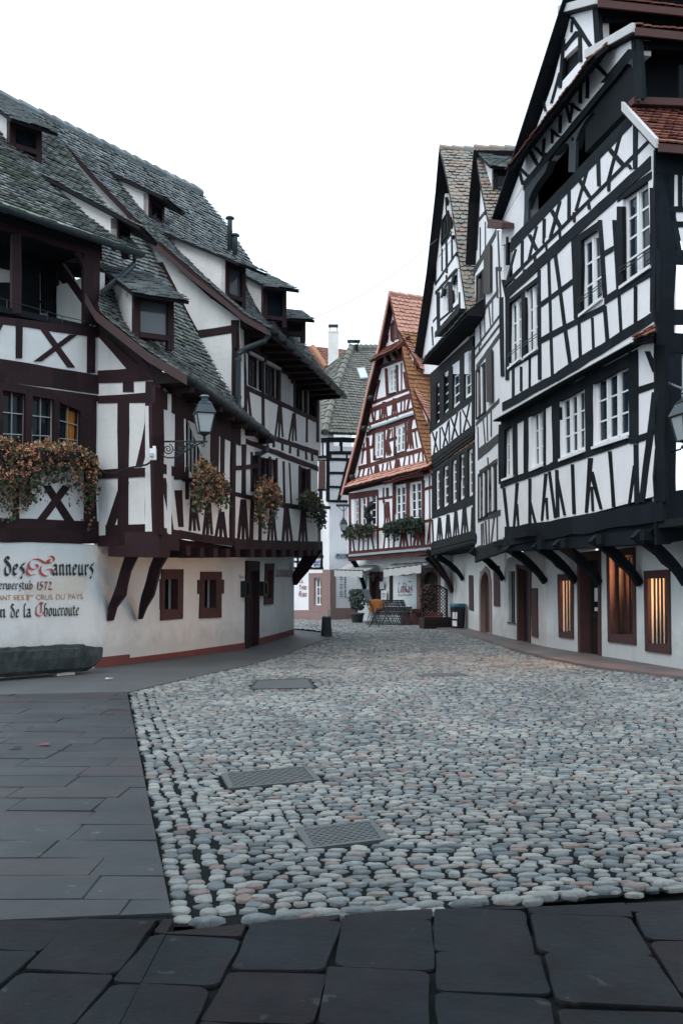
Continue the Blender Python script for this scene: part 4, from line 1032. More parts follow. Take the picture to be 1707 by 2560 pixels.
# roof: near slope with tiles, far slope seen from below
vp = [RC.at(x, y, .30) for x, y in ((600,1960), (565,1800), (530,1550), (480,1230), (440,900), (400,620), (340,340), (285,125))]
nd = -RC.n
pt = Patch(vp, [p+nd*5 for p in vp], 10)
pt.tiles('right_roof_slope', M['tile_x'], HD, tw=.19, rh=.17, deck=M['wood_3'], rnd=1.4)
ridge_tiles(HD, M['tile_x'], [vp[-1], vp[-1]+nd*5])
roof_slab(RC, [(20,2330), (85,1900), (150,1450), (195,1050), (245,600), (268,320), (284,130)], .08, -5, .30, HD, M['wood_3'], 'left_roof_slope', .30)
S0()
dormer(HD, pt, (1120, 480), (1132, 515), (1142, 562), .9, {'plaster_old': M['pl_w'], 'wood': M['wood_3'], 'tile': M['tile_x']}, M['glass'], .2)
# ---- ground floor walls of the two houses
g2_, g3_ = G(1163, 1573), G(1085, 1556)
NG = PL((g2_.x, g2_.y), (g0.x, g0.y), world=True); DG = PL((g3_.x, g3_.y), (g2_.x, g2_.y), world=True)
Z(1120, 1330, .3744)
mid = 388
gw = MB()
dn = (470,228,473,735,545,260,545,735); nw = (400,262,402,600,445,260,447,606)
wall(gw, NG, [(388,180), (655,60), (655,783), (388,706)], [nw, dn], .3, .2); gw.build('ground_floor_wall', M['pl_b'], HN)
framed(NG, (458,215,465,745,556,235,552,745), dn, HN, M['stone_r'], 'door_frame', .03, -.2); plank_panel(NG, dn, HN, M['wood_d'], 'door', 3, -.14)
k = MB(); wq = WQ(NG, nw); wq.cell(k, 0, 1, 0, 1, -.16, -.15); o = k.build('dark_window', M['glass'], HN); k = MB()
for i in range(4): wq.cell(k, (i+.5)/4-.05, (i+.5)/4+.02, 0, 1, -.1, -.07)
wq.cell(k, -.1, 1.1, 1, 1.03, -.1, .03); k.build('window_bars', M['iron'], o)
plank_panel(NG, (558,375,562,695,598,375,603,706), HN, M['stone_r'], 'closed_shutter', 2, .03)
gw = MB(); ar = (212,262,210,668,276,262,280,676)
wall(gw, NG, [(110,130), (388,110), (388,706), (110,648)], [ar], .3, .2)
wall(gw, DG, [(-250,130), (112,130), (112,648), (-250,600)], [], .3); gw.build('ground_floor_wall', M['pl_b'], HD)
plank_panel(NG, ar, HD, M['wood_n'], 'arched_door', 3, -.12)
k = MB(); pts = [(206,670),(204,420),(206,330),(218,265),(244,228),(268,255),(280,320),(284,420),(284,680)]
ins = [(216,670),(214,420),(216,340),(226,290),(244,262),(262,285),(272,330),(274,420),(276,680)]
for i in range(len(pts)-1):
    a, b, c, d = NG.at(*pts[i], .035), NG.at(*pts[i+1], .035), NG.at(*ins[i+1], .035), NG.at(*ins[i], .035); k.hexa([a,b,c,d], [p-NG.n*.2 for p in (a,b,c,d)])
k.build('arched_door_surround', M['stone_p'], HD)
k = MB(); 
for q in ([(206,250),(206,330),(218,265),(244,228),(244,222)], [(244,222),(244,228),(268,255),(282,330),(284,250)]): pass
plank_panel(NG, (305,225,308,495,345,225,348,498), HD, M['stone_r'], 'closed_shutter', 2, .03)
plank_panel(NG, (140,288,143,520,168,290,172,528), HD, M['stone_r'], 'narrow_shutter', 1, .03)
for x, y, H_ in ((375,310,HN),(105,312,HD),(33,395,HD)):
    f = (NG if x > 200 else DG).at(x, y); bracket(H_, M['wood_k'], f, (NG if x > 200 else DG).n, .85, 2.5, .16, .2, .34)
k = MB()
for pl_, x0, x1 in ((RB, 200, 520), (RC, -200, 180)):
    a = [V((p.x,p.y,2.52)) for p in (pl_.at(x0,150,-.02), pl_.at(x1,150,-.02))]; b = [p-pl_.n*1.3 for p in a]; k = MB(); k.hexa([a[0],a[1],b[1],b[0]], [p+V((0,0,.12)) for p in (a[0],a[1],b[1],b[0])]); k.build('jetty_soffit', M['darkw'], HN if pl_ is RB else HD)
# ================================================================ RED HOUSE at the end of the street
HE = empty('gabled_house', (1.8, 38.5, 0), 'red timbered gabled house with orange tiled roof at the end of the street', 'house')
RD = PL((1077, 34.5), (865, 40.5)); w_ = MB(); t_ = MB(); S0(); WM[0] = .8
def gy(pl, px, z=0.0):
    p = pl.at(px, HY); return HY+(H-z)*F/p.y
Z(720, 700, .287)
wt = (875,770,878,992,935,755,935,975); wl = (765,1345,755,1560,830,1310,822,1545); wr = (940,1280,935,1515,1015,1250,1010,1490)
wall(w_, RD, [(560,1760), (690,1280), (745,1050), (830,700), (885,200), (950,420), (1010,780), (1075,1080), (1140,1350), (1215,1600)], [wt, wl, wr], .3)
beams(t_, RD, '''h 720 1075 1060 945 34;h 705 1140 1075 1000 56;h 690 1260 1090 1120 30;h 680 1345 1110 1190 52
h 640 1480 752 1445 36;h 832 1415 936 1375 34;h 1016 1335 1140 1290 36;h 610 1640 1185 1470 42;h 560 1740 1210 1575 22
v 795 870 760 1040 20;v 850 770 862 1010 30;v 945 740 950 975 26;v 985 720 985 960 12;v 1010 800 1030 940 30;v 790 760 770 900 30;v 915 350 912 540 26;v 870 480 860 545 14
v 760 1110 752 1240 14;v 800 1090 795 1230 13;v 1015 1005 1010 1140 13;v 985 1020 980 1150 13
f 835 1060 835 1220 26 20;f 925 1030 925 1190 24 20;v 725 1130 745 1250 20;v 1060 990 1035 1130 20;v 700 1220 715 1290 12
v 750 1300 745 1570 20;v 838 1300 838 1560 20;v 925 1280 925 1530 20;v 1022 1240 1022 1500 20
v 690 1370 700 1600 34 44;v 740 1330 730 1460 12;v 880 1300 862 1400 44 26;v 862 1400 885 1510 26 44;f 862 1420 862 1530 22 20;v 905 1290 905 1390 10
v 1065 1210 1058 1320 50 24;f 1060 1330 1062 1470 26 22;v 1040 1240 1040 1470 12;v 1100 1300 1120 1460 14;v 660 1420 640 1600 14
v 625 1650 600 1750 16;v 662 1640 645 1735 15;v 700 1640 690 1725 16;v 718 1630 735 1715 15;f 770 1610 772 1700 22 22;v 825 1600 815 1690 14;v 865 1590 855 1670 14;v 885 1580 895 1660 14;f 950 1560 950 1650 24 22;v 1015 1540 1000 1635 14;v 1055 1530 1050 1620 14;v 1085 1510 1095 1600 14;v 1140 1500 1128 1590 14;v 1165 1480 1175 1580 12''', .05)
for q, l, r in ((wt,2,4),(wl,2,3),(wr,2,3)): window(RD, q, HE, M['win_w'], M['glass_g'], l, r, 1, .06, -.04, bar=.035, sill=M['wood_d'])
q = (905,385,905,520,950,360,955,505); f = framed(RD, (898,380,898,530,958,350,962,510), q, HE, M['wood_r'], 'window_reveal', .04, 0); k = MB(); WQ(RD, q).cell(k, 0, 1, 0, 1, .004, .012); k.build('glass', M['glass_g'], f)
for (a, b, c, d), n in (((690,1300,690,1322),0), ((560,1760,560,1785),1)): pass
# small ledges in grey lead along the storeys
k = MB(); beam(k, RD, 'h', 690, 1300, 1098, 1160, 22, d=.35); k.build('string_course', M['zinc_l'], HE); k = MB(); beam(k, RD, 'h', 575, 1768, 1205, 1590, 20, d=.35); k.build('string_course', M['zinc_l'], HE)
# two pent roofs across the gable
def pent(x0, y0, x1, y1, off, rise, mat):
    a, b = RD.at(x0, y0, off), RD.at(x1, y1, off)
    p = Patch([a, a-RD.n*(off-.02)+V((0,0,rise))], [b, b-RD.n*(off-.02)+V((0,0,rise))], 3); p.tiles('gable_pent_roof', mat, HE, tw=.2, rh=.14, deck=M['wood_r'], dth=.08)
pent(708, 708, 945, 592, .55, .5, M['tile_r']); pent(485, 1812, 1222, 1625, .45, .35, M['tile_o']); pent(830, 1770, 1165, 1670, .35, .12, M['tile_r'])
k = MB(); beams(k, RD, 'v 790 690 800 750 30;v 850 650 885 730 30;v 905 620 945 700 30;v 965 590 985 700 40;h 780 760 1000 680 30', .3); t_.v += []; b0 = len(t_.v); t_.v += k.v; t_.f += [tuple(i+b0 for i in f_) for f_ in k.f]
# lower storey
Z(720, 1200, .3189)
ws = [(520,150,520,366,548,140,548,366), (572,130,572,366,607,126,607,366), (642,112,642,362,688,105,688,360), (838,48,840,335,918,34,918,320), (955,18,957,315,1040,2,1045,305)]
wall(w_, RD, [(468,100), (1135,-60), (1135,545), (470,620)], ws, .3)
beams(t_, RD, '''v 482 130 484 580 22;v 560 130 560 370 20;v 626 110 626 370 24;v 700 80 702 570 16;h 475 128 700 98 60;h 475 380 700 370 26;h 700 150 830 130 22
h 690 388 845 372 26;v 745 60 745 180 12;v 752 160 756 375 12;f 775 170 775 350 22 18;v 775 60 778 150 24;v 826 40 826 350 26;v 935 20 938 330 36;v 1055 0 1058 510 30;v 1105 -30 1108 510 10
h 1060 75 1130 55 30;h 1060 325 1130 310 26;v 1110 330 1090 500 14;h 820 30 1060 -15 40;h 840 350 1060 320 22
h 475 572 1130 512 30;h 470 618 1130 560 50
v 505 460 520 565 14;v 590 440 588 560 12;v 625 440 625 560 12;v 650 430 672 555 14;v 700 400 702 555 16;v 762 400 745 550 14;v 785 400 787 545 12;v 830 390 825 540 14;f 905 380 905 530 30 22;v 960 390 960 520 12;f 1015 370 1015 520 32 26;v 555 450 550 565 12''', .05)
w_.build('upper_wall', M['pl_w'], HE); t_.build('timber_frame', M['wood_r'], HE)
for q in ws[:3]: window(RD, q, HE, M['win_w'], M['glass'], 1, 4, 1, .05, -.04, bar=.03)
for q in ws[3:]: window(RD, q, HE, M['win_w'], M['glass'], 2, 4, 1, .06, -.04, bar=.03)
k = MB(); beam(k, RD, 'h', 470, 592, 1130, 536, 22, d=.4); k.build('string_course', M['zinc_l'], HE)
WM[0] = 1.0
# ground floor, set back
S0()
RDg = PL((RD.a-RD.n*.75).to_tuple()[:2], (RD.b-RD.n*.75).to_tuple()[:2], world=True)
gw = MB()
yb = lambda x: gy(RDg, x)
Z(720, 1200, .3189)
d1 = (652,745,650,960,735,745,735,965); d2 = (1040,720,1040,1010,1180,715,1178,1060)
inv = lambda px, z=0.0: ((px-720)/.3189, (gy(RDg, px, z)-1200)/.3189)
wall(gw, RDg, [inv(893,2.9), inv(1110,2.9), inv(1110), inv(893)], [d1, d2], .35, .25)
gw.build('ground_floor_wall', M['pl_g'], HE)
for q, ol in ((d1, (640,720,638,965,745,720,745,968)), (d2, (1012,690,1012,1015,1195,690,1192,1062))):
    framed(RDg, ol, q, HE, M['stone_r' if q is d1 else 'stone_p'], 'arched_surround', .03, -.2)
    o = plank_panel(RDg, q, HE, M['wood_d'], 'door', 2 if q is d1 else 4, -.15)
    # arched head: spandrels closing the upper corners
    k = MB(); wq = WQ(RDg, q)
    for s in (0, 1):
        pts = [wq.p(s, 0, -.02)]+[wq.p(s+(1-2*s)*(.5-.5*math.cos(t*math.pi/2/6)), .30*(1-math.sin(t*math.pi/2/6)), -.02) for t in range(7)]
        k.prism(pts, -RDg.n*.1)
    k.build('arch_head', M['stone_p'], HE)
k = MB(); a = [RDg.at(*inv(x, z), .03) for x, z in ((1000,.45),(1105,.45),(1105,0),(1000,0))]; k.prism(a, -RDg.n*.08); k.build('plinth', M['plinth'], HE)
k = MB(); WQ(RDg, (1000,1010,1000,1046,1070,1008,1070,1046)).cell(k, 0, 1, 0, 1, 0, .2); k.build('window_sill', M['stone_r'], HE)
k = MB(); WQ(RDg, (800,745,800,955,822,742,822,955)).cell(k, 0, 1, 0, 1, 0, .04); k.build('door_shutter', M['wood_d'], HE)
f = RDg.at(606, 850); bracket(HE, M['wood_k'], f, RDg.n, .7, 2.75, .16, .15, .3)
bracket(HE, M['wood_l'], RDg.at(1290, 868), RDg.n, 1.0, 2.7, .14, .15, .26)
k = MB(); z = 2.62; a = [V((p.x,p.y,z)) for p in (RD.at(470,600), RD.at(1140,600))]; b = [p-RD.n*1.0 for p in a]; k.hexa([a[0],a[1],b[1],b[0]], [p+V((0,0,.12)) for p in (a[0],a[1],b[1],b[0])]); k.build('jetty_soffit', M['wood_r'], HE)
# roof
Z(720, 700, .287)
vr = [RD.at(x, y, .32) for x, y in ((1250,1685), (1170,1450), (1100,1150), (1040,840), (985,560), (958,440))]
nd = -RD.n
pt = Patch(vr, [p+nd*5 for p in vr], 8); pt.tiles('right_roof_slope', M['tile_b'], HE, tw=.19, rh=.165, deck=M['wood_r'])
vr2 = [RD.at(x, y, .32) for x, y in ((958,440), (930,330), (880,112))]
p2 = Patch(vr2, [p+nd*5 for p in vr2], 6); p2.tiles('upper_roof_slope', M['tile_o'], HE, tw=.19, rh=.165, deck=M['wood_r'])
ridge_tiles(HE, M['tile_o'], [vr2[-1], vr2[-1]+nd*5], .11)
allp = Patch(vr+vr2[1:], [p+nd*5 for p in vr+vr2[1:]], 12)
DE = {'plaster_old': M['pl_w'], 'wood': M['wood_r'], 'tile': M['tile_o']}
dormer(HE, allp, (968,445), (1106,692), (1112,800), 3.2, DE, M['glass'], .25, tw=.19, sidelap=.1)
dormer(HE, allp, (1106,960), (1228,1205), (1232,1320), 2.8, DE, M['glass'], .25, tw=.19, sidelap=.1)
roof_slab(RD, [(462,1872), (600,1350), (700,900), (780,600), (845,280), (878,115)], .05, -5, .32, HE, M['wood_l'], 'left_roof_slope', .32)
k = MB()
pts = [(458,1875), (598,1345), (697,895), (777,598), (842,278), (876,112)]
for a, b in zip(pts, pts[1:]): k.hexa([RD.at(a[0]-4,a[1],.335), RD.at(b[0]-4,b[1],.335), RD.at(b[0]+9,b[1],.335), RD.at(a[0]+9,a[1],.335)], [RD.at(a[0]-4,a[1],.335)-RD.n*.05, RD.at(b[0]-4,b[1],.335)-RD.n*.05, RD.at(b[0]+9,b[1],.335)-RD.n*.05, RD.at(a[0]+9,a[1],.335)-RD.n*.05])
k.build('verge_tiles', M['tile_o'], HE)
for x, y in ((722,1025),(662,1290),(560,1715)):
    c = RD.at(x, y, .22); k = MB(); k.lathe(c, [(.02,-.12),(.09,-.1),(.12,0),(.09,.08),(.02,.1)], 10); k.build('floodlight', M['black'], HE, True)

# ================================================================ CORNER HOUSE with hipped roof
HB = empty('corner_house', (-.6, 42.5, 0), 'white corner house with black timber frame and hipped olive grey roof behind the lane', 'house')
S0(); BLp = PL((690, 43.2), (823, 41.5)); BRp = PL((823, 41.5), (940, 44.0)); w_ = MB(); t_ = MB()
bw = (207,765,207,985,262,762,264,985)
Z(720, 1200, .3189)
pyL = lambda px, z=0: ((px-720)/.3189, (gy(BLp, px, z)-1200)/.3189)
pyR = lambda px, z=0: ((px-720)/.3189, (gy(BRp, px, z)-1200)/.3189)
Y7 = 7.75
wall(w_, BLp, [pyL(695,Y7), pyL(823,Y7), pyL(823), pyL(695)], [bw], .3)
wall(w_, BRp, [pyR(823.05,Y7), pyR(940,Y7), pyR(940), pyR(823.05)], [], .3)
w_.build('wall', M['pl_w'], HB)
window(BLp, bw, HB, M['win_w'], M['glass'], 1, 3, 2, .05, -.1, bar=.05)
framed(BLp, (165,730,165,1018,275,728,275,1018), bw, HB, M['stone_p'], 'window_surround', .03, -.06)
k = MB(); WQ(BLp, (45,1020,45,1096,322,1018,322,1092)).cell(k, 0, 1, 0, 1, -.05, .07); k.build('plinth', M['stone_p'], HB)
k = MB(); WQ(BRp, (325,1003,325,1098,560,1003,560,1100)).cell(k, 0, 1, 0, 1, -.05, .05); k.build('plinth', M['stone_p'], HB)
k = MB(); WQ(BLp, (274,702,274,1018,321,702,321,1018)).cell(k, 0, 1, 0, 1, -.05, .03); WQ(BRp, (325,702,325,1003,370,702,370,1003)).cell(k, 0, 1, 0, 1, -.05, .035); k.build('corner_quoins', M['stone_p'], HB)
beams(t_, BLp, 'h 40 690 275 692 18;h 40 600 275 600 22;h 40 640 200 640 14;v 262 480 264 700 14;v 75 590 75 690 14;v 120 600 100 690 12;h 240 215 325 215 22;v 247 -20 247 215 12', .06)
Z(720, 700, .287)
beams(t_, BLp, 'h 180 1400 345 1395 40;h 180 1545 345 1540 30;v 300 1400 300 1545 12;h 180 1830 345 1825 16;v 290 1830 290 1910 16;h 180 1570 345 1568 12', .06)
beams(t_, BRp, 'v 352 1390 352 1930 22;h 352 1392 800 1396 44;h 352 1505 800 1510 30;h 352 1562 800 1568 26;h 352 1680 800 1690 22;h 352 1800 800 1815 20;v 466 1390 466 1505 18;v 513 1510 513 1560 12;v 530 1560 440 1930 26;v 372 1510 372 1560 12;h 352 1925 800 1935 22;v 600 1400 600 1700 16', .06)
t_.build('timber_frame', M['wood_k'], HB)
plank_panel(BLp, (275,1580,270,1820,325,1575,325,1815), HB, M['stone_r'], 'shutter', 3, .06)
S0()
for x0, y0, x1, y1 in ((785,1290,802,1395),): plank_panel(BLp, (x0,y0,x0,y1,x1,y0,x1,y1), HB, M['black'], 'shutter', 2, .06)
# hipped roof
ap = P(877, 868, 46.5); e0 = P(812, 1079, 41.0); e1 = P(945, 1084, 43.7); eL = P(640, 1085, 45.5)
right = Patch([e0, P(822,1030,41.9), P(850,935,44.2), ap], [e1, e1.lerp(P(960,868,49), .2), P(960,868,49)], 8); right.tiles('right_roof_slope', M['tile_y'], HB, tw=.24, rh=.20, deck=M['wood_k'])
left = Patch([eL, P(720,1000,47.5)], [e0, P(822,1030,41.9), P(850,935,44.2), ap], 8); left.tiles('left_roof_slope', M['tile_y'], HB, tw=.24, rh=.20, deck=M['wood_k'])
ridge_tiles(HB, M['tile_y'], [e0, P(822,1030,41.9), P(850,935,44.2), ap, P(960,868,49)], .16, .42)
k = MB(); gutter(HB, M['zinc'], e0-V((.3,0.1,.03)), e1-V((0,.12,.03)), .09)
# roof window
a = [right.hit(x, y) for x, y in ((887,922),(897,950),(918,948),(908,920))]
if all(a):
    n = (a[1]-a[0]).cross(a[3]-a[0]).normalized(); n = n if n.z > 0 else -n
    k = MB(); k.prism([p+n*.09 for p in a], -n*.12); o = k.build('roof_window', M['zinc_l'], HB); k = MB(); cc = sum(a, V())/4; k.prism([p+(cc-p)*.18+n*.10 for p in a], -n*.03); k.build('glass', M['skyglass'], o)
c = P(884, 872, 46.6); k = MB()
for dx in (-.2, .2): k.box(c+V((dx,0,-.1)), .05, .35, .45)
k.box(c+V((0,0,.32)), .6, .5, .05); k.build('vent_cap', M['zinc'], HB)
# ================================================================ far house and chimneys
HF = empty('distant_house', (-1, 54, 0), 'distant house with brown tiled roof and tall pale chimneys rising behind the corner house', 'house')
a = P(735, 945, 53); b = P(880, 940, 53)
pt = Patch([a, P(742, 862, 56)], [b, P(865, 874, 57)], 4); pt.tiles('roof', M['tile_r'], HF, tw=.26, rh=.24, deck=M['wood_2'])
k = MB(); q = [P(735,945,53.3), P(880,940,53.3)]; k.hexa([q[0],q[1],V((q[1].x,q[1].y,0)),V((q[0].x,q[0].y,0))], [p+V((0,5,0)) for p in (q[0],q[1],V((q[1].x,q[1].y,0)),V((q[0].x,q[0].y,0)))]); k.build('wall', M['pl_l'], HF)
k = MB(); k.tube([P(782,866,54.6), P(815,918,53.2)], .13, 8); k.build('ridge_tiles', M['tile_b'], HF)
def chimney(x0, x1, y0, y1, Y, cap):
    a = P(x0, y0, Y); b = P(x1, y1, Y); w = b.x-a.x; k = MB(); c = V(((a.x+b.x)/2, Y+w/2, b.z)); k.box(c, w, w, a.z-b.z); k.box(c+V((0,0,a.z-b.z-.02)), w*1.06, w*1.06, .1)
    o = k.build('chimney', M['pl_b'], HF); k = MB()
    if cap:
        z = a.z+.08
        for dx in (-.35, .35):
            for dy in (-.35, .35): k.box(V((c.x+dx*w, c.y+dy*w, z)), .04, .04, .28)
        k.box(V((c.x, c.y, z+.28)), w*.95, w*.95, .05); k.build('chimney_cap', M['zinc'], o)
chimney(820, 846, 830, 915, 52, True); chimney(736, 756, 800, 890, 52, False)
# ================================================================ GROUND
def ground_poly(pts, z): return [G(x, y, 0)+V((0, 0, z)) for x, y in pts]
g = MB(); g.add([V((-300,-100,-.06)), V((300,-100,-.06)), V((300,500,-.06)), V((-300,500,-.06))], [(0,1,2,3)])
tag(g.build('ground', M['stone_d']), kind='structure')
LB_ = [(435,2313), (324,1731), (461,1699), (612,1666), (705,1639), (775,1612), (835,1592), (835,1580), (720,1568), (600,1560)]
RB_ = [(1030,1558), (1060,1566), (1180,1592), (1270,1622), (1363,1648), (1494,1674), (1707,1699), (2300,1765)]
street = [G(*p) for p in LB_]+[G(600,1547), G(1000,1547)]+[G(*p) for p in RB_]+[G(2500,2130), G(1707,2219), G(1325,2258), G(1112,2274), G(850,2292), G(596,2310)]
sp2 = [(p.x, p.y) for p in street]
def inside(x, y, poly):
    c = False; n = len(poly); j = n-1
    for i in range(n):
        xi, yi = poly[i]; xj, yj = poly[j]
        if (yi > y) != (yj > y) and x < (xj-xi)*(y-yi)/(yj-yi)+xi: c = not c
        j = i
    return c
g = MB(); g.add([V((x, y, -.007)) for x, y in sp2], [tuple(range(len(sp2)))])
mj, t, b = nt('cobble_joint_sand'); v, gg = coords(t); n1 = noise(t, v, 25, 4, .7)
lk(t, mix(t, (.005, .007, .009), (.016, .019, .019), n1), b.inputs['Base Color']); b.inputs['Roughness'].default_value = .95; b.inputs['Specular IOR Level'].default_value = .05; bump(t, b, n1, .5, .02)
tag(g.build('street', mj), kind='structure')
COV = [  # manhole covers: four ground corners in the photo
 ([(640,1702), (772,1698), (788,1722), (622,1725)], 'plain grey cover slab in the cobbles farthest left, before the house door'),
 ([(552,1938), (768,1918), (803,1953), (572,1975)], 'chequered steel cover in the cobbles, second from the front paving'),
 ([(738,2077), (932,2054), (975,2102), (771,2127)], 'worn iron cover in the cobbles nearest the front paving'),
 ([(1056,1686), (1150,1683), (1172,1690), (1052,1692)], 'thin dark cover in the cobbles far right of the street')]
covp = [[(G(*p).x, G(*p).y) for p in c[0]] for c in COV]
def near_cov(x, y):
    for c in covp:
        cx = sum(p[0] for p in c)/4; cy = sum(p[1] for p in c)/4
        q = [((px-cx)*1.04+cx, (py-cy)*1.04+cy) for px, py in c]
        if inside(x, y, q): return True
    return False
def cobble_mesh():
    rr = random.Random(3); vs = []; fs = []
    def stone(x, y, a, b_, rot, n, hgt):
        base = len(vs); co, si = math.cos(rot), math.sin(rot)
        tz = rr.uniform(-.006, .005); tx = rr.uniform(-.05, .05); ty = rr.uniform(-.07, .05); pw = rr.uniform(.75, 1.25)
        rj = [rr.uniform(.80, 1.12) for _ in range(n)]
        for k, (sc, zz) in enumerate(((1.0, -.016), (.93, hgt*.5), (.68, hgt*.97))):
            for i in range(n):
                t_ = 2*math.pi*i/n; cx = math.copysign(abs(math.cos(t_))**pw, math.cos(t_))*a*sc*rj[i]; cy = math.copysign(abs(math.sin(t_))**pw, math.sin(t_))*b_*sc*rj[i]
                zz2 = zz+(rr.uniform(-.0028, .0028) if k else 0); vs.append((x+co*cx-si*cy+(rr.uniform(-.004, .004) if k == 2 else 0), y+si*cx+co*cy+(rr.uniform(-.004, .004) if k == 2 else 0), zz2+tz+tx*cx+ty*cy))
        vs.append((x, y, hgt+tz))
        for k in range(2):
            for i in range(n): fs.append((base+k*n+i, base+k*n+(i+1) % n, base+(k+1)*n+(i+1) % n, base+(k+1)*n+i))
        for i in range(n): fs.append((base+2*n+i, base+2*n+(i+1) % n, base+3*n))
    # gutter courses along the paving edge
    a0, a1 = G(435,2313), G(324,1731); dirv = (a1-a0); L = dirv.length; dirv.normalize(); nr = V((dirv.y, -dirv.x, 0))
    if nr.x < 0: nr = -nr
    W = .10
    for c in range(4):
        s = rr.uniform(0, .1)
        while s < L:
            b_ = rr.uniform(.035, .068); p = a0+dirv*(s+b_)+nr*(W*(c+.5)+rr.uniform(-.022, .022)+(.012 if c > 1 else 0))
            if inside(p.x, p.y, sp2): stone(p.x, p.y, W*rr.uniform(.42, .54), b_*.98, math.atan2(nr.y, nr.x)+rr.uniform(-.12, .12), 9, .008)
            s += 2*b_
    gl = W*4.1
    def edge_x(y):      # x of the gutter's right side at depth y
        p = a0+dirv*((y-a0.y)/dirv.y); return p.x+gl
    y = 4.0; row = 0
    while y < 43:
        dep = rr.uniform(.066, .092) if y < 20 else rr.uniform(.09, .12)
        x = -7+rr.uniform(0, .2)
        while x < 13:
            w = rr.uniform(.075, .15) if y < 20 else rr.uniform(.11, .19)
            xc = x+w/2; skew = .05*math.sin(xc*.9+y*.35)+.055*math.sin(xc*.33-y*.21)+.16*xc*.25
            yc = y+skew; xx = xc
            x += w
            if abs(xx) > .40*yc+1.2: continue
            if not inside(xx, yc, sp2) or near_cov(xx, yc): continue
            if yc < a1.y and xx < edge_x(yc): continue
            n = 10 if yc < 9 else (8 if yc < 14 else 6)
            stone(xx, yc+rr.uniform(-.012, .012), w*.5*rr.uniform(.88, 1.04), dep*.5*rr.uniform(.78, 1.04), rr.uniform(-.22, .22)+.1, n, rr.uniform(.004, .011))
        y += dep; row += 1
    # larger stones along the front paving
    e = [G(435,2320), G(596,2310), G(850,2290), G(1112,2272), G(1325,2255), G(1707,2214), G(2300,2150)]
    for p, q in zip(e, e[1:]):
        n = max(1, int((q-p).length/.15))
        for i in range(n):
            c = p.lerp(q, (i+.5)/n); stone(c.x, c.y+.045, .080, .045, math.atan2(q.y-p.y, q.x-p.x), 10, .022)
    me = bpy.data.meshes.new('cobbles'); me.from_pydata(vs, [], fs); return me
m, t, b = nt('cobblestones'); v, gg = coords(t)
r = ramp(t, [(0, (.10, .13, .145)), (.15, (.26, .30, .32)), (.35, (.46, .475, .46)), (.55, (.60, .585, .545)), (.7, (.38, .41, .405)), (.80, (.14, .18, .215)), (.88, (.44, .40, .36)), (.95, (.36, .25, .23)), (1, (.44, .29, .24))])
lk(t, gg.outputs['Random Per Island'], r.inputs[0]); n1 = noise(t, v, 34, 6, .75); n2 = noise(t, v, .55, 4, .6)
c = mix(t, r.outputs[0], (.06, .07, .075), mixf(t, n1, .95)); rr_ = ramp(t, [(.35, (.62, .64, .66)), (.65, (1, 1, 1))]); lk(t, n2, rr_.inputs[0]); c = mix(t, c, rr_.outputs[0], 1.0, 'MULTIPLY')
lk(t, c, b.inputs['Base Color']); b.inputs['Roughness'].default_value = .52; b.inputs['Specular IOR Level'].default_value = .45; bump(t, b, n1, .8, .014)
me = cobble_mesh(); me.materials.append(m); me.polygons.foreach_set('use_smooth', [True]*len(me.polygons))
o = bpy.data.objects.new('cobblestones', me); COL.objects.link(o); tag(o, 'rounded grey and pink cobblestones paving the street', 'cobblestones', kind='stuff')
for (px, lab), nm in zip(COV, range(4)):
    c = [G(*p) for p in px]; o = empty('manhole_cover', sum((p for p in c), V())/4, lab, 'manhole cover', 'covers set into the street')
    k = MB(); 
    for i in range(4):
        a, b2 = c[i], c[(i+1) % 4]; d = ((sum((p for p in c), V())/4)-a).normalized()*.06; d2 = ((sum((p for p in c), V())/4)-b2).normalized()*.06
        k.hexa([a+V((0,0,-.03)), b2+V((0,0,-.03)), b2+d2+V((0,0,-.03)), a+d+V((0,0,-.03))], [a+V((0,0,.014)), b2+V((0,0,.014)), b2+d2+V((0,0,.014)), a+d+V((0,0,.014))])
    k.build('frame', M['cover'] if nm else M['stone_d'], o)
    k = MB(); cc = sum((p for p in c), V())/4; ins = [p+(cc-p).normalized()*.065 for p in c]
    k.hexa([p+V((0,0,-.02)) for p in ins], [p+V((0,0,.010)) for p in ins])
    if nm in (1, 2):
        nx, ny = (16, 9)
        for i in range(nx):
            for j in range(ny):
                s, u = (i+.5)/nx, (j+.5)/ny; p = (ins[0]*(1-s)+ins[1]*s)*(1-u)+(ins[3]*(1-s)+ins[2]*s)*u
                d = .02 if (i+j) % 2 else -.02; a = p+V((-.014, -d, .010)); b2 = p+V((.014, d, .010))
                slab_box(k, a, b2, .011, .009)
    k.build('lid', M['cover'] if 'cover' in M else M['stone_d'], o)
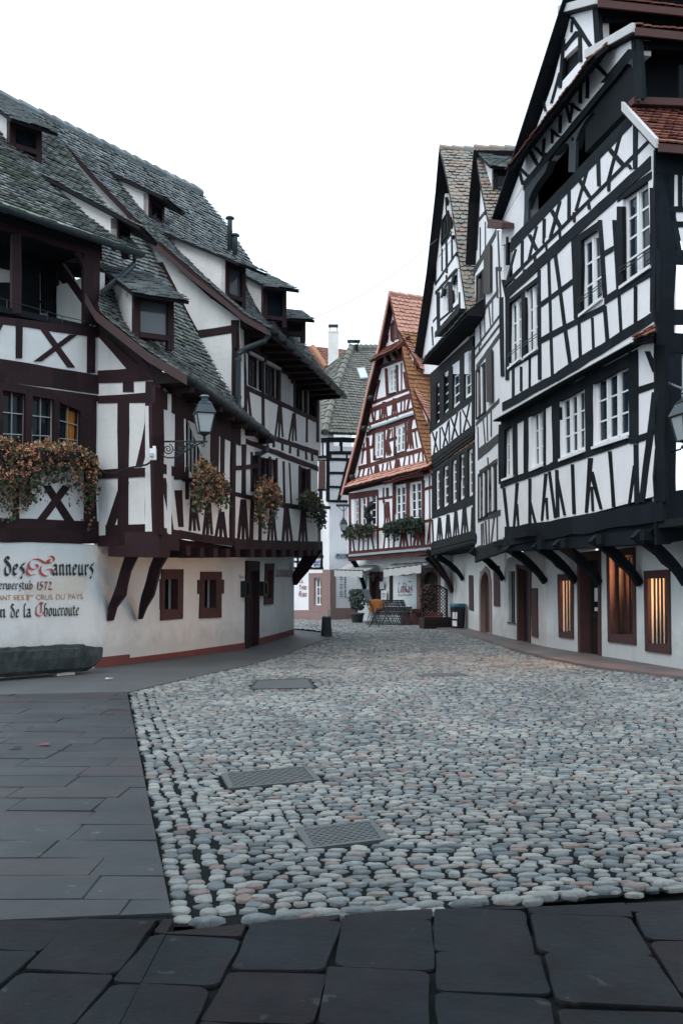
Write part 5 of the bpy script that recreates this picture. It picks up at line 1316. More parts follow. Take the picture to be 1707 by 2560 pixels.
# ---------------- slab paving: left, front, right pavement
ms, t, b = nt('sandstone_slabs'); v, gg = coords(t)
r = ramp(t, [(0, (.030, .038, .045)), (.35, (.040, .049, .056)), (.6, (.035, .042, .049)), (.85, (.048, .039, .046)), (1, (.050, .059, .066))]); lk(t, gg.outputs['Random Per Island'], r.inputs[0])
n1 = noise(t, v, 3.2, 6, .65); n2 = noise(t, v, 30, 4, .7); rn = ramp(t, [(.4, (0,0,0)), (.75, (1,1,1))]); lk(t, n1, rn.inputs[0])
c = mix(t, r.outputs[0], (.066, .046, .054), mixf(t, rn.outputs[0], .45)); c = mix(t, c, (.04, .044, .05), mixf(t, n2, .6)); gs_ = ramp(t, [(.70, (0,0,0)), (.74, (1,1,1))]); lk(t, noise(t, v, 11, 2, .5), gs_.inputs[0]); c = mix(t, c, (.13, .145, .155), mixf(t, gs_.outputs[0], .6)); g5 = ramp(t, [(.35, (.62,.62,.64)), (.7, (1.15,1.15,1.15))]); lk(t, noise(t, v, 1.1, 5, .7), g5.inputs[0]); c = mix(t, c, g5.outputs[0], 1.0, 'MULTIPLY'); lk(t, c, b.inputs['Base Color'])
b.inputs['Roughness'].default_value = .6; b.inputs['Specular IOR Level'].default_value = .35; bump(t, b, noise(t, v, 18, 8, .75), .6, .016)
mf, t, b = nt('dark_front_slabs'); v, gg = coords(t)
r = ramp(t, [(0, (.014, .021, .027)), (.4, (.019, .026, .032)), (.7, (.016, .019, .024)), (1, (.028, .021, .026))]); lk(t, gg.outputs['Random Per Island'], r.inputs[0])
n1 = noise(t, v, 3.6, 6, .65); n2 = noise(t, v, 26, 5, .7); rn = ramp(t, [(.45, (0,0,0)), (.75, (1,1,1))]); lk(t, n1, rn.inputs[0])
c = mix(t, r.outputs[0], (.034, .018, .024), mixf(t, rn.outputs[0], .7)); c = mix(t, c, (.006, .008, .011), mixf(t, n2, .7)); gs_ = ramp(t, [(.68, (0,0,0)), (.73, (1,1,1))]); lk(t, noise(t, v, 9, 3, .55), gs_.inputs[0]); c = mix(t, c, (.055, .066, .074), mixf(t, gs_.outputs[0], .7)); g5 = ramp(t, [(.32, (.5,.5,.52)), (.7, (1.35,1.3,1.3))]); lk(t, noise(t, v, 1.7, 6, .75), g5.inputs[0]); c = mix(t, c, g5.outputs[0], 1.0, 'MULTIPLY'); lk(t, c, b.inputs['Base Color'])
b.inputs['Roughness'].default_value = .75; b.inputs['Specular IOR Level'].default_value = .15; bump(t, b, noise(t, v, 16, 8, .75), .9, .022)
def clip_poly(poly, clip):      # Sutherland-Hodgman against a convex clip
    out = poly
    n = len(clip); area = sum(clip[i][0]*clip[(i+1) % n][1]-clip[(i+1) % n][0]*clip[i][1] for i in range(n))
    if area < 0: clip = clip[::-1]
    for i in range(n):
        a, b2 = clip[i], clip[(i+1) % n]; inp = out; out = []
        if not inp: break
        f = lambda p: (b2[0]-a[0])*(p[1]-a[1])-(b2[1]-a[1])*(p[0]-a[0])
        for j in range(len(inp)):
            p, q = inp[j], inp[(j+1) % len(inp)]; fp, fq = f(p), f(q)
            if fp >= 0: out.append(p)
            if fp*fq < 0: s = fp/(fp-fq); out.append((p[0]+(q[0]-p[0])*s, p[1]+(q[1]-p[1])*s))
    return out
def slabs(name, clips, ang, y0, y1, x0, x1, rowr, lenr, mat, gap, z, lab, colw=None, seed=1, org=(0, 0), jit=.006):
    rr = random.Random(seed); mb = MB(); co, si = math.cos(ang), math.sin(ang)
    def emit_slab(u0, u1, v0, v1):
        k = gap/2; jt = lambda: rr.uniform(-jit, jit)
        q0 = [(u0+k+jt(), v0+k+jt()), (u1-k+jt(), v0+k+jt()), (u1-k+jt(), v1-k+jt()), (u0+k+jt(), v1-k+jt())]; q = []
        for i_ in range(4):     # worn corners and slightly wavy edges
            a_, b_, c_ = q0[i_-1], q0[i_], q0[(i_+1) % 4]; r_ = rr.uniform(.5, 1.6)*jit*2; la = math.hypot(a_[0]-b_[0], a_[1]-b_[1]); lc = math.hypot(c_[0]-b_[0], c_[1]-b_[1])
            p1 = (b_[0]+(a_[0]-b_[0])*r_/la, b_[1]+(a_[1]-b_[1])*r_/la); p2 = (b_[0]+(c_[0]-b_[0])*r_/lc, b_[1]+(c_[1]-b_[1])*r_/lc)
            q += [p1, ((p1[0]+p2[0]+b_[0]*.8)/2.8, (p1[1]+p2[1]+b_[1]*.8)/2.8), p2]
            for f_ in (.33, .66):
                e_ = rr.uniform(-.35, .35)*jit; q.append((p2[0]+(c_[0]-p2[0])*f_-(c_[1]-b_[1])/lc*e_, p2[1]+(c_[1]-p2[1])*f_+(c_[0]-b_[0])/lc*e_))
        w = [(org[0]+co*a-si*c2, org[1]+si*a+co*c2) for a, c2 in q]
        for cp in clips:
            pl_ = clip_poly(w, cp)
            if len(pl_) < 3: continue
            zz = z+rr.uniform(-.004, .004); cx = sum(p[0] for p in pl_)/len(pl_); cy = sum(p[1] for p in pl_)/len(pl_)
            tx, ty = rr.uniform(-.012, .012), rr.uniform(-.012, .012)
            n = len(pl_); bot = [V((p[0], p[1], -.05)) for p in pl_]; mid = [V((p[0], p[1], zz-.008+tx*(p[0]-cx)+ty*(p[1]-cy))) for p in pl_]
            top = [V((p[0]+(cx-p[0])*.014, p[1]+(cy-p[1])*.014, zz+tx*(p[0]-cx)+ty*(p[1]-cy))) for p in pl_]
            mb.add(bot+mid+top, [(i, (i+1) % n, n+(i+1) % n, n+i) for i in range(n)]+[(n+i, n+(i+1) % n, 2*n+(i+1) % n, 2*n+i) for i in range(n)]+[tuple(range(2*n, 3*n))])
    if colw is None:
        vv = y0
        while vv < y1:
            h = rr.uniform(*rowr); u = x0-rr.uniform(0, lenr[1])
            while u < x1:
                l = rr.uniform(*lenr); emit_slab(u, u+l, vv, vv+h); u += l
            vv += h
    else:
        u = x0
        while u < x1:
            w = rr.uniform(*colw); vv = y0-rr.uniform(0, .4)
            while vv < y1:
                h = rr.uniform(*lenr); emit_slab(u, u+w, vv, vv+h); vv += h
            u += w
    o = mb.build(name, mat); tag(o, kind='structure'); return o
g2 = lambda l: [(G(*p).x, G(*p).y) for p in l]
lft = g2([(430,2300), (318,1734), (-900,1760), (-3000,2420)]); lft2 = g2([(318,1734), (461,1700), (612,1667), (705,1640), (775,1613), (835,1593), (735,1587), (614,1624), (258,1671), (-20,1700), (-900,1760)])
slabs('left_pavement', [lft], math.radians(-1.0), 4.3, 13.8, -9, -.3, (.30, .40), (.55, 1.0), ms, .005, .03, '', seed=4, jit=.004)
g = MB(); a = [V((x, y, .02)) for x, y in lft2]; g.prism(a, V((0, 0, -.07)))
ma, t, b = nt('worn_asphalt_walk'); v, gg = coords(t); n1 = noise(t, v, 1.3, 6, .65); n2 = noise(t, v, 60, 3, .7)
rn = ramp(t, [(.42, (.070, .082, .088)), (.6, (.092, .098, .104)), (.75, (.10, .07, .076))]); lk(t, n1, rn.inputs[0]); lk(t, mix(t, rn.outputs[0], (.05, .05, .055), mixf(t, n2, .5)), b.inputs['Base Color']); b.inputs['Roughness'].default_value = .6; bump(t, b, n2, .3, .01)
tag(g.build('house_walk', ma), kind='structure')
fe = g2([(-1500,2330), (435,2316), (596,2310), (850,2292), (1112,2274), (1325,2258), (1707,2219), (2600,2130)])
front_clip = [[p for p in fe[i:i+2]]+[(fe[i+1][0]*.2+(.3), -1.5), (fe[i][0]*.2+.3, -1.5)] for i in range(len(fe)-1)]
front_all = fe+[(6, 1.0), (-6, 1.0)]
g = MB(); g.add([V((-9,.2,.016)), V((9,.2,.016)), V((9,4.2,.016)), V((-9,4.2,.016))], [(0,1,2,3)]); g.add([V((-9,4.21,.018)), V((-.76,4.35,.018)), V((-2.95,13.6,.018)), V((-9,13.6,.018))], [(0,1,2,3)]); tag(g.build('paving_bed', mj), kind='structure')
mbs = slabs('front_pavement', [[fe[1], fe[2], fe[3], fe[4], fe[5], fe[6], fe[7], (9, .3), (-.75*1.0, .3)] , [fe[0], fe[1], (-.75, .3), (-9, .3)]], math.radians(-5.2), .5, 6.9, -5.05, 7, None, (.34, .62), mf, .011, .034, '', colw=(.38, .47), seed=11, org=(.14, 0), jit=.014)
rp = g2([(1030,1556), (1060,1566), (1180,1592), (1270,1622), (1363,1648), (1494,1674), (1707,1699), (2300,1765), (2300,1740), (1704,1679), (1363,1621), (1163,1572), (1085,1555)])
g = MB(); g.prism([V((x, y, .05)) for x, y in rp], V((0, 0, -.1)))
mr, t, b = nt('worn_pink_flagstones'); v, gg = coords(t); n1 = noise(t, v, .9, 6, .65); n2 = noise(t, v, 45, 3, .7)
rn = ramp(t, [(.40, (.10, .105, .11)), (.52, (.15, .125, .125)), (.66, (.24, .14, .13))]); lk(t, n1, rn.inputs[0]); lk(t, mix(t, rn.outputs[0], (.06, .06, .065), mixf(t, n2, .4)), b.inputs['Base Color']); b.inputs['Roughness'].default_value = .55; bump(t, b, n2, .3, .01)
tag(g.build('right_pavement', mr), kind='structure')
# ================================================================ LETTERING (broad nib strokes for the painted black letter, plain font for small signs)
GL = {
'n': (.74, [(.03,.88),(.15,1),(.15,.1),(.26,0)], [(.15,.8),(.42,1),(.5,.88),(.5,.1),(.62,0)]),
'm': (1.1, [(.03,.88),(.15,1),(.15,.1),(.26,0)], [(.15,.8),(.42,1),(.5,.88),(.5,.1),(.6,0)], [(.5,.8),(.77,1),(.85,.88),(.85,.1),(.97,0)]),
'u': (.74, [(.03,.88),(.15,1),(.15,.12),(.32,0),(.5,.16)], [(.42,.92),(.5,1),(.5,.1),(.62,0)]),
'a': (.72, [(.1,.85),(.32,1),(.5,.86),(.5,.1),(.62,0)], [(.5,.58),(.2,.52),(.12,.36),(.12,.12),(.28,0),(.5,.2)]),
'e': (.62, [(.14,.48),(.46,.66),(.48,.86),(.32,1),(.13,.8),(.13,.14),(.3,0),(.5,.16)]),
'r': (.52, [(.03,.88),(.15,1),(.15,.1),(.26,0)], [(.15,.75),(.36,1),(.48,.86)]),
's': (.58, [(.56,1.2),(.5,1.0),(.3,1),(.14,.8),(.46,.42),(.46,.12),(.24,-.08),(.16,-.25),(.3,-.3)]),
'd': (.74, 's', [(.5,1.5),(.34,1.68),(.12,1.6),(.14,1.35),(.45,1.0),(.58,.7),(.56,.15),(.36,0),(.14,.12),(.13,.7),(.3,.92),(.42,.98)]),
'w': (.95, [(.03,.92),(.15,.95),(.15,.1),(.3,0),(.45,.12)], [(.38,.92),(.45,.98),(.45,.1),(.6,0),(.78,.15),(.78,.8),(.64,1)]),
't': (.50, [(.2,1.3),(.2,.1),(.34,0),(.46,.12)], [(.04,.95),(.42,.97)]),
'b': (.68, [(.06,1.5),(.15,1.58),(.15,.12),(.34,0),(.52,.16),(.52,.78),(.35,.96),(.15,.8)]),
'o': (.66, [(.32,1),(.13,.82),(.13,.15),(.32,0),(.52,.18),(.52,.82),(.32,1)]),
'c': (.55, [(.48,.86),(.32,1),(.13,.82),(.13,.14),(.3,0),(.48,.14)]),
'h': (.70, [(.4,1.5),(.22,1.62),(.15,1.5),(.15,.1),(.26,0)], [(.15,.78),(.4,1),(.54,.84),(.54,.2),(.4,-.2)]),
'l': (.40, [(.34,1.5),(.2,1.62),(.14,1.5),(.14,.1),(.3,0)]),
'i': (.36, [(.03,.88),(.15,1),(.15,.1),(.28,0)], [(.1,1.3),(.2,1.38)]),
'k': (.62, [(.06,1.5),(.15,1.58),(.15,0)], [(.15,.55),(.48,.98)], [(.24,.6),(.52,0)]),
'L': (.80, 's', [(.1,1.2),(.3,1.6),(.45,1.4),(.25,.9),(.22,.1),(.5,.02),(.75,.2)]),
'P': (.80, [(.2,1.5),(.2,0)], [(.02,1.3),(.3,1.58),(.6,1.3),(.56,.9),(.2,.7)]),
'A': (.80, [(.05,.0),(.15,1.2),(.35,1.58),(.6,1.3),(.6,.1),(.72,0)], [(.12,.7),(.6,.7)]),
'T': (1.45, 's', [(1.22,1.50),(1.16,1.62),(1.06,1.50),(1.18,1.28),(1.38,1.40),(1.42,1.75),(1.28,2.02),(1.08,1.88)], [(1.36,1.36),(1.02,1.18),(.6,1.62),(.25,1.55),(.08,1.0),(.18,.55),(.42,.5),(.56,.8),(.45,1.05)], [(.98,1.2),(.72,.8),(.7,.1),(.98,-.3),(1.28,.02),(1.24,.5),(.98,.42)], [(.08,.85),(-.02,.3),(.12,-.18),(.45,-.1)]),
'C': (.80, 's', [(.42,1.75),(.2,1.4),(.08,.7),(.14,.1),(.4,-.12),(.72,.15),(.7,.5)], [(.36,1.75),(.52,1.5),(.5,.6),(.44,.25)], [(.36,1.7),(.5,1.85),(.68,1.65)]),
'1': (.45, [(.1,1.05),(.3,1.35),(.25,0),(.1,-.1)]), '5': (.62, [(.52,1.38),(.22,1.3),(.18,.8),(.44,.72),(.46,.25),(.22,0),(.04,.12)]),
'7': (.58, [(.06,1.25),(.5,1.35),(.3,.6),(.22,-.05)]), '2': (.66, [(.08,1.1),(.3,1.35),(.48,1.1),(.12,.08),(.6,.02)]), '.': (.3, [(.1,.45),(.18,.52)]), ' ': (.4,),
}
def smooth_pts(p, k=6):
    out = []
    for i in range(len(p)-1):
        a, b, c, d = p[max(0, i-1)], p[i], p[i+1], p[min(len(p)-1, i+2)]
        for j in range(k):
            t = j/k; q = []
            for m in (0, 1): q.append(.5*(2*b[m]+(c[m]-a[m])*t+(2*a[m]-5*b[m]+4*c[m]-d[m])*t*t+(3*b[m]-a[m]-3*c[m]+d[m])*t**3))
            out.append(tuple(q))
    return out+[p[-1]]
def nib(pl, txt, xl, xr, yb, yx, mat, parent, nibw=.17, off=.012, yb2=None, name='painted_lettering', thin=1.0):
    """text along the facade from zoom x xl to xr; baseline yb (yb2 at right), x-height line yx"""
    mb = MB(); adv = sum(GL[c][0] for c in txt); x = 0
    a, b = pl.at(xl, yb, off), pl.at(xr, yb if yb2 is None else yb2, off); t = pl.at(xl, yx, off)
    hx = t.z-a.z; U = (b-a)/adv
    dz = [0]
    def w(q): return a+U*q[0]+V((0, 0, hx*q[1]))
    for ch in txt:
        g = GL[ch]; st = [s for s in g[1:] if s != 's']; sm = 's' in g[1:]
        for s in st:
            if sm: s = smooth_pts(s)
            n = (nibw*.8*.55*thin, nibw*.62)
            dz[0] += .0004
            for p, q in zip(s, s[1:]):
                P1, P2 = (x+p[0], p[1]), (x+q[0], q[1])
                v = [w((P1[0]-n[0], P1[1]-n[1])), w((P1[0]+n[0], P1[1]+n[1])), w((P2[0]+n[0], P2[1]+n[1])), w((P2[0]-n[0], P2[1]-n[1]))]
                dz[0] += .00012; v = [k+pl.n*dz[0] for k in v]
                mb.add(v, [(0, 1, 2, 3)])
        x += g[0]
    return mb.build(name, mat, parent)
def font_text(pl, txt, q, mat, parent, off=.012, name='lettering', rot=0, align='CENTER', th=.0):
    """plain lettering stretched to the facade quad q (TL BL TR BR)"""
    cu = bpy.data.curves.new('t', 'FONT'); cu.body = txt; cu.align_x = align; cu.size = 1; cu.resolution_u = 3; cu.offset = th
    o = bpy.data.objects.new('t', cu); COL.objects.link(o); dg = bpy.context.evaluated_depsgraph_get(); me = bpy.data.meshes.new_from_object(o.evaluated_get(dg))
    bpy.data.objects.remove(o)
    vs = [tuple(v.co) for v in me.vertices]; fs = [tuple(p.vertices) for p in me.polygons]; bpy.data.meshes.remove(me)
    if rot: vs = [(v[1], -v[0], 0) for v in vs]
    x0, x1 = min(v[0] for v in vs), max(v[0] for v in vs); y0, y1 = min(v[1] for v in vs), max(v[1] for v in vs)
    tl, bl, br, tr = pl.quad(q, off); mb = MB()
    def w(v):
        a, b = (v[0]-x0)/(x1-x0), (y1-v[1])/(y1-y0); return (tl*(1-a)+tr*a)*(1-b)+(bl*(1-a)+br*a)*b
    mb.add([w(v) for v in vs], fs); return mb.build(name, mat, parent)
Z(0, 1370, .1594)
nib(LF, 'n', -75, 8, 420, 255, M['ink'], HL); nib(LF, 'des', 65, 395, 420, 255, M['ink'], HL, .19); nib(LF, 'anneurs', 820, 1470, 420, 258, M['ink'], HL, .19)
nib(LF, 'T', 425, 860, 400, 262, M['ink_r'], HL, .115)
nib(LF, 'erwerstub.', -15, 545, 645, 556, M['ink'], HL, .17); nib(LF, '1572', 570, 825, 652, 562, M['ink_m'], HL, .2)
for s, a, b, y0, y1 in (('ANT', -25, 180, 742, 822), ('SES', 215, 388, 738, 820), ('1', 428, 456, 735, 822), ('ers', 460, 526, 738, 768), ('CRUS', 572, 832, 732, 815), ('DU', 885, 1022, 728, 810), ('PAYS', 1078, 1305, 722, 808)):
    font_text(LF, s, (a, y0, a, y1, b, y0-4, b, y1-4), M['ink_o'], HL, .013, 'painted_lettering')
nib(LF, 'on', -100, 105, 1085, 962, M['ink'], HL, .18); nib(LF, 'de', 168, 310, 1085, 965, M['ink'], HL, .17); nib(LF, 'la', 370, 500, 1080, 955, M['ink'], HL, .18); nib(LF, 'C', 555, 700, 1055, 945, M['ink_r'], HL, .14); nib(LF, 'houcroute', 692, 1245, 1065, 945, M['ink'], HL, .17, yb2=1052)
Z(220, 950, .3827)
font_text(LG2, 'Restaurant', (989,1270,989,1296,1024,1276,1024,1298), M['ink_m'], HL, .02, 'painted_lettering') if False else font_text(LG1, 'Restaurant', (989,1266,989,1294,1024,1276,1024,1296), M['ink_m'], HL, .02, 'painted_lettering')
nib(LG2, 'la noucroute', 1228, 1328, 1284, 1240, M['ink_g'], HL, .2)
Z(730, 1360, .10204)
nib(BLp, 'La', 170, 270, 950, 885, M['ink_m'], HB, .2); nib(BLp, 'Petite', 180, 365, 1112, 1040, M['ink_m'], HB, .2); nib(BLp, 'Alsace', 165, 368, 1280, 1200, M['ink_m'], HB, .2)
font_text(BRp, 'Restaurant', (1285, 620, 1285, 1325, 1340, 620, 1340, 1325), M['ink'], HB, .02, 'painted_lettering', rot=1, th=.015)
k = MB()
for y in (800, 850, 985, 1060, 1165, 1220, 1275): k.hexa(BRp.quad((1160+abs(y % 3)*6, y, 1165, y+26, 1258-abs(y % 3)*6, y, 1255, y+26), .010), BRp.quad((1160, y, 1165, y+26, 1258, y, 1255, y+26), .002))
k.hexa(BRp.quad((1200, 790, 1200, 1300, 1218, 790, 1218, 1300), .012), BRp.quad((1200, 790, 1200, 1300, 1218, 790, 1218, 1300), .003)); k.build('painted_ornament', M['ink_b'], HB)
Z(900, 1430, .18495)
nib(RDg, 'Lohkas', 505, 705, 275, 195, M['ink_m'], HE, .14); k = MB()
for x in (652, 672): k.hexa(RDg.quad((x,120,x,135,x+12,120,x+12,135), .014), RDg.quad((x,120,x,135,x+12,120,x+12,135), .004))
k.hexa(RDg.quad((545,38,560,52,695,28,700,44), .014), RDg.quad((545,38,560,52,695,28,700,44), .004)); k.build('painted_lettering', M['ink_m'], HE)
font_text(RDg, 'RESTAURANT DE TRADITION', (510, 303, 510, 326, 694, 300, 694, 325), M['ink'], HE, .014, 'painted_lettering')
# ================================================================ SIGNS AND SMALL THINGS
def plate(pl, q, name, label, cat, mat, lines, tmat, th=.03, off=.03, rim=None):
    c = pl.quad(q, 0); cen = sum(c, V())/4; o = empty(name, V((cen.x, cen.y, min(p.z for p in c))), label, cat); k = MB()
    k.hexa(pl.quad(q, off+th), pl.quad(q, off)); k.build('plate', mat, o)
    for s, lq in lines: font_text(pl, s, lq, tmat, o, off+th+.004, 'lettering')
    if rim: framed_rim(pl, q, o, rim, off+th)
    return o
def framed_rim(pl, q, o, mat, off):
    w = WQ(pl, q); k = MB(); a = .02/w.wd; b = .02/w.ht
    for c in ((0,a,0,1), (1-a,1,0,1), (a,1-a,0,b), (a,1-a,1-b,1)): w.cell(k, *c, off-.01, off+.004)
    k.build('rim', mat, o)
Z(730, 1360, .10204)
plate(BLp, (533,395,533,572,700,392,700,568), 'street_sign', 'square blue enamel street sign with white rim on dark beams', 'sign', M['blue'], [('DU', (590,412,590,448,630,412,630,448)), ('BAIN AUX', (545,465,545,495,690,463,690,493)), ('PLANTES', (570,515,570,545,655,513,655,543))], M['ink_w'], rim=M['ink_w'])
plate(BRp, (1095,235,1095,340,1420,240,1420,345), 'street_sign', 'long blue street sign on white wall half hidden by the red house', 'sign', M['blue'], [('RUELLE', (1155,246,1155,278,1350,248,1350,280)), ('DES MOULINS', (1115,298,1115,330,1410,300,1410,332))], M['ink_w'])
Z(900, 1430, .18495)
def menu(pl, q, lab):
    c = pl.quad(q, 0); cen = sum(c, V())/4; o = empty('menu_case', V((cen.x, cen.y, min(p.z for p in c))), lab, 'menu case', 'menu cases beside the doors'); w = WQ(pl, q); k = MB()
    a = .22
    for cc in ((0,a,0,1), (1-a,1,0,1), (a,1-a,0,.09), (a,1-a,.9,1)): w.cell(k, *cc, .0, .12)
    k.build('case', M['black'], o); k = MB(); w.cell(k, a, 1-a, .09, .9, .02, .05); k.build('menu_sheet', M['win_l'], o)
    k = MB()
    for i in range(7): w.cell(k, a+.06, 1-a-.1-.05*(i % 3), .16+.1*i, .19+.1*i, .051, .054)
    k.build('lettering', M['ink'], o)
Z(220, 950, .3827)
menu(LG1, (997,1313,997,1420,1030,1315,1030,1418), 'black glazed menu case left of the narrow maroon door'); menu(LG2, (1117,1316,1117,1410,1148,1318,1146,1408), 'black glazed menu case between the maroon door and the tall slit window')
Z(900, 1430, .18495)
o = plate(RDg, (282,250,282,400,355,250,355,400), 'menu_board', 'white menu board standing in the arched doorway under the awnings', 'board', M['white'], [('MENU', (295,285,295,310,345,285,345,310)), ('CARTE', (297,320,297,342,343,320,343,342))], M['ink'], off=.1)
o = plate(RDg, (262,130,262,232,320,130,320,232), 'menu_board', 'small pale notice hung beside the restaurant door above the menu board', 'board', M['win_l'], [], M['ink'], off=.1)
# white electric box and cable on the corner post
Z(0, 800, .3827)
p = P(1002, 915, 16.55); o = empty('electric_box', p, 'small white electric box on the maroon corner post beside the lantern', 'box'); k = MB(); hh = 85*.3827*16.55/F; k.box(p, 40*.3827*16.55/F, .08, hh*.88); k.build('case', M['white'], o)
k = MB(); k.box(p+V((.02,0,hh*.88)), .05, .03, hh*.2); k.build('mounting_tab', M['white'], o)
k = MB(); k.lathe(p+V((-.02,-.05,.06)), [(.035,0),(.035,.05)], 10); k.build('knob', M['win_l'], o)
k = MB(); k.tube([P(640,965,17.35), P(690,1000,17.25), P(760,1000,17.15), P(850,965,17.0), P(960,945,16.9), P(1000,918,16.88)], .016, 6); tag(k.build('power_cable', M['black'], None, origin=P(760,1000,17.15)), 'black cable slung across the maroon frame to the white electric box', 'cable')
def lantern(top, sc, label, rot=.25, bracket_fn=None):
    """four sided street lantern: top = world point of the base of the glass"""
    o = empty('street_lamp', top, label, 'street lamp', 'wall lanterns in the street'); s = sc; a = math.pi/4+rot
    k = MB(); k.lathe(top, [(.205*s,.005),(.335*s,.50*s)], 4, a); k.build('lamp_glass', M['lamp_glass'], o)
    k = MB()
    k.lathe(top+V((0,0,.50*s)), [(.36*s,0),(.40*s,.03*s),(.26*s,.27*s),(.27*s,.29*s),(.13*s,.38*s),(.10*s,.44*s)], 4, a); k.build('hat', M['zinc'], o)
    k = MB(); k.lathe(top+V((0,0,.93*s)), [(.08*s,0),(.08*s,.05*s),(.14*s,.06*s),(.12*s,.09*s),(.02*s,.10*s)], 10); k.build('chimney_cap', M['zinc_l'], o, True)
    k = MB()
    for i in range(4):
        t = a+i*math.pi/2; c, d = math.cos(t), math.sin(t); k.tube([top+V((c*.215*s,d*.215*s,0)), top+V((c*.345*s,d*.345*s,.50*s))], .014*s+.004, 5)
        t2 = t+math.pi/2; k.tube([top+V((c*.215*s,d*.215*s,0)), top+V((math.cos(t2)*.215*s,math.sin(t2)*.215*s,0))], .014*s+.004, 5)
    k.lathe(top+V((0,0,-.20*s)), [(.03*s,0),(.05*s,.05*s),(.03*s,.09*s),(.16*s,.2*s)], 8); k.build('frame', M['iron'], o)
    return o
Z(370, 970, .12117)
Yl = 16.55; sc = 500/ .5 *0+ (410*.12117*Yl/F)/.5
lt = lantern(P(1165,925,Yl), sc*.92, 'grey wall lantern on a scrolled iron bracket at the corner of the maroon house', .30)
k = MB(); wpt = lambda x, y: P(x, y, 16.98+(16.55-16.98)*(x-220)/(1165-220))
def spiral(cx, cy, r, a0, turns, dirn=1, n=26): return [(cx+r*(1-.85*i/n)*math.cos(a0+dirn*turns*2*math.pi*i/n), cy+r*(1-.85*i/n)*math.sin(a0+dirn*turns*2*math.pi*i/n)) for i in range(n+1)]
for pts, r in (([(200,1105),(1220,1105)], .016), (spiral(415,1265,112,-1.3,1.9), .010), (spiral(705,1215,92,-2.6,1.7,-1), .010), ([(520,1260),(570,1310),(660,1345),(750,1320),(800,1260),(790,1180)], .010), ([(255,1150),(245,1280),(300,1400),(400,1440),(520,1440),(650,1390),(780,1310),(900,1230),(1050,1150),(1150,1125)], .012), ([(800,1210),(860,1150),(880,1110)], .009), (spiral(1150,1170,45,1,1.4), .008), (spiral(930,1175,25,1,1.2), .008)):
    k.tube([wpt(*p) for p in pts], r, 6)
q = [(195,1090),(285,1090),(285,1560),(200,1560)]; k.prism([P(x,y,16.97) for x, y in q], V((0,-.03,0))); k.tube([P(1165,1105,Yl), P(1165,1000,Yl)], .022, 6); k.build('bracket', M['iron'], lt)
# right edge lantern with its chain
Z(1220, 850, .3106)
l2 = lantern(P(1600, 812, 15.3), .74, 'lantern at the right edge of the photo hanging before the white corner wall', .2)
k = MB(); k.tube([P(1600,812,15.3)+V((0,0,-.14)), P(1560,850,15.35), P(1545,880,15.6), P(1470,900,15.9)], .015, 6); k.tube([P(1565,870,15.3), P(1700,860,15.5)], .02, 6); k.build('bracket', M['iron'], l2)
k = MB(); a, b = P(1435,342,15.95), P(1640,425,15.2)
for i in range(18):
    c = a.lerp(b, (i+.5)/18); d = (b-a).normalized(); s = V((0,0,1)) if i % 2 else d.cross(V((0,0,1))); r = [c+d*(.045*math.cos(t))+s*(.018*math.sin(t)) for t in [2*math.pi*j/8 for j in range(9)]]; k.tube(r, .006, 4, cap=False)
tag(k.build('chain', M['zinc_l'], None, origin=a), 'slack iron chain hooked to the black corner post of the right house', 'chain')
# far hanging lantern
Z(840, 1230, .14031)
l3 = lantern(P(130, 690, 39.2), (115*.14031*39.2/F)/.50, 'small hanging lantern before the white corner house left of the red house', .2)
k = MB(); k.tube([P(133,470,39.2), P(133,260,39.2)], .022, 5); k.tube([P(45,265,39.3), P(130,350,39.2), P(210,262,39.3)], .016, 5); q = [(0,218),(235,218),(235,258),(0,258)]; k.prism([P(x,y,39.4) for x, y in q], V((0,.1,0))); k.build('hanger', M['iron'], l3)
# wrought iron hanging sign of the restaurant
sg = empty('hanging_sign', P(610,600,38.6), 'wrought iron tavern sign with a dark ring and crown hung before the red house', 'sign'); k = MB()
k.tube([P(610+75*math.cos(t), 375+105*math.sin(t), 38.6) for t in [2*math.pi*i/20 for i in range(21)]], .10, 6, cap=False)
k.prism([P(x,y,38.6) for x, y in ((535,470),(690,460),(690,570),(535,575))], V((0,.12,0))); k.prism([P(x,y,38.62) for x, y in ((590,575),(640,575),(635,640),(595,640))], V((0,.1,0)))
k.prism([P(x,y,38.6) for x, y in ((575,290),(555,400),(600,460),(640,400),(600,380),(620,300))], V((0,.1,0))); k.build('emblem', M['black'], sg)
k = MB(); k.lathe(P(640,255,38.6), [(.1,0),(.14,.06),(.10,.10),(.12,.16),(.03,.2)], 8); k.build('crown', M['stone_d'], sg)
k = MB()
for pts in (spiral(800,380,65,.5,1.4), [(660,240),(720,235),(780,320),(850,380),(860,440),(800,465),(740,420)], [(660,240),(860,250)], spiral(850,300,35,2,1.2)): k.tube([P(x,y,38.6-.5*(x-640)/220) for x, y in pts], .018, 5)
k.build('bracket', M['iron'], sg)
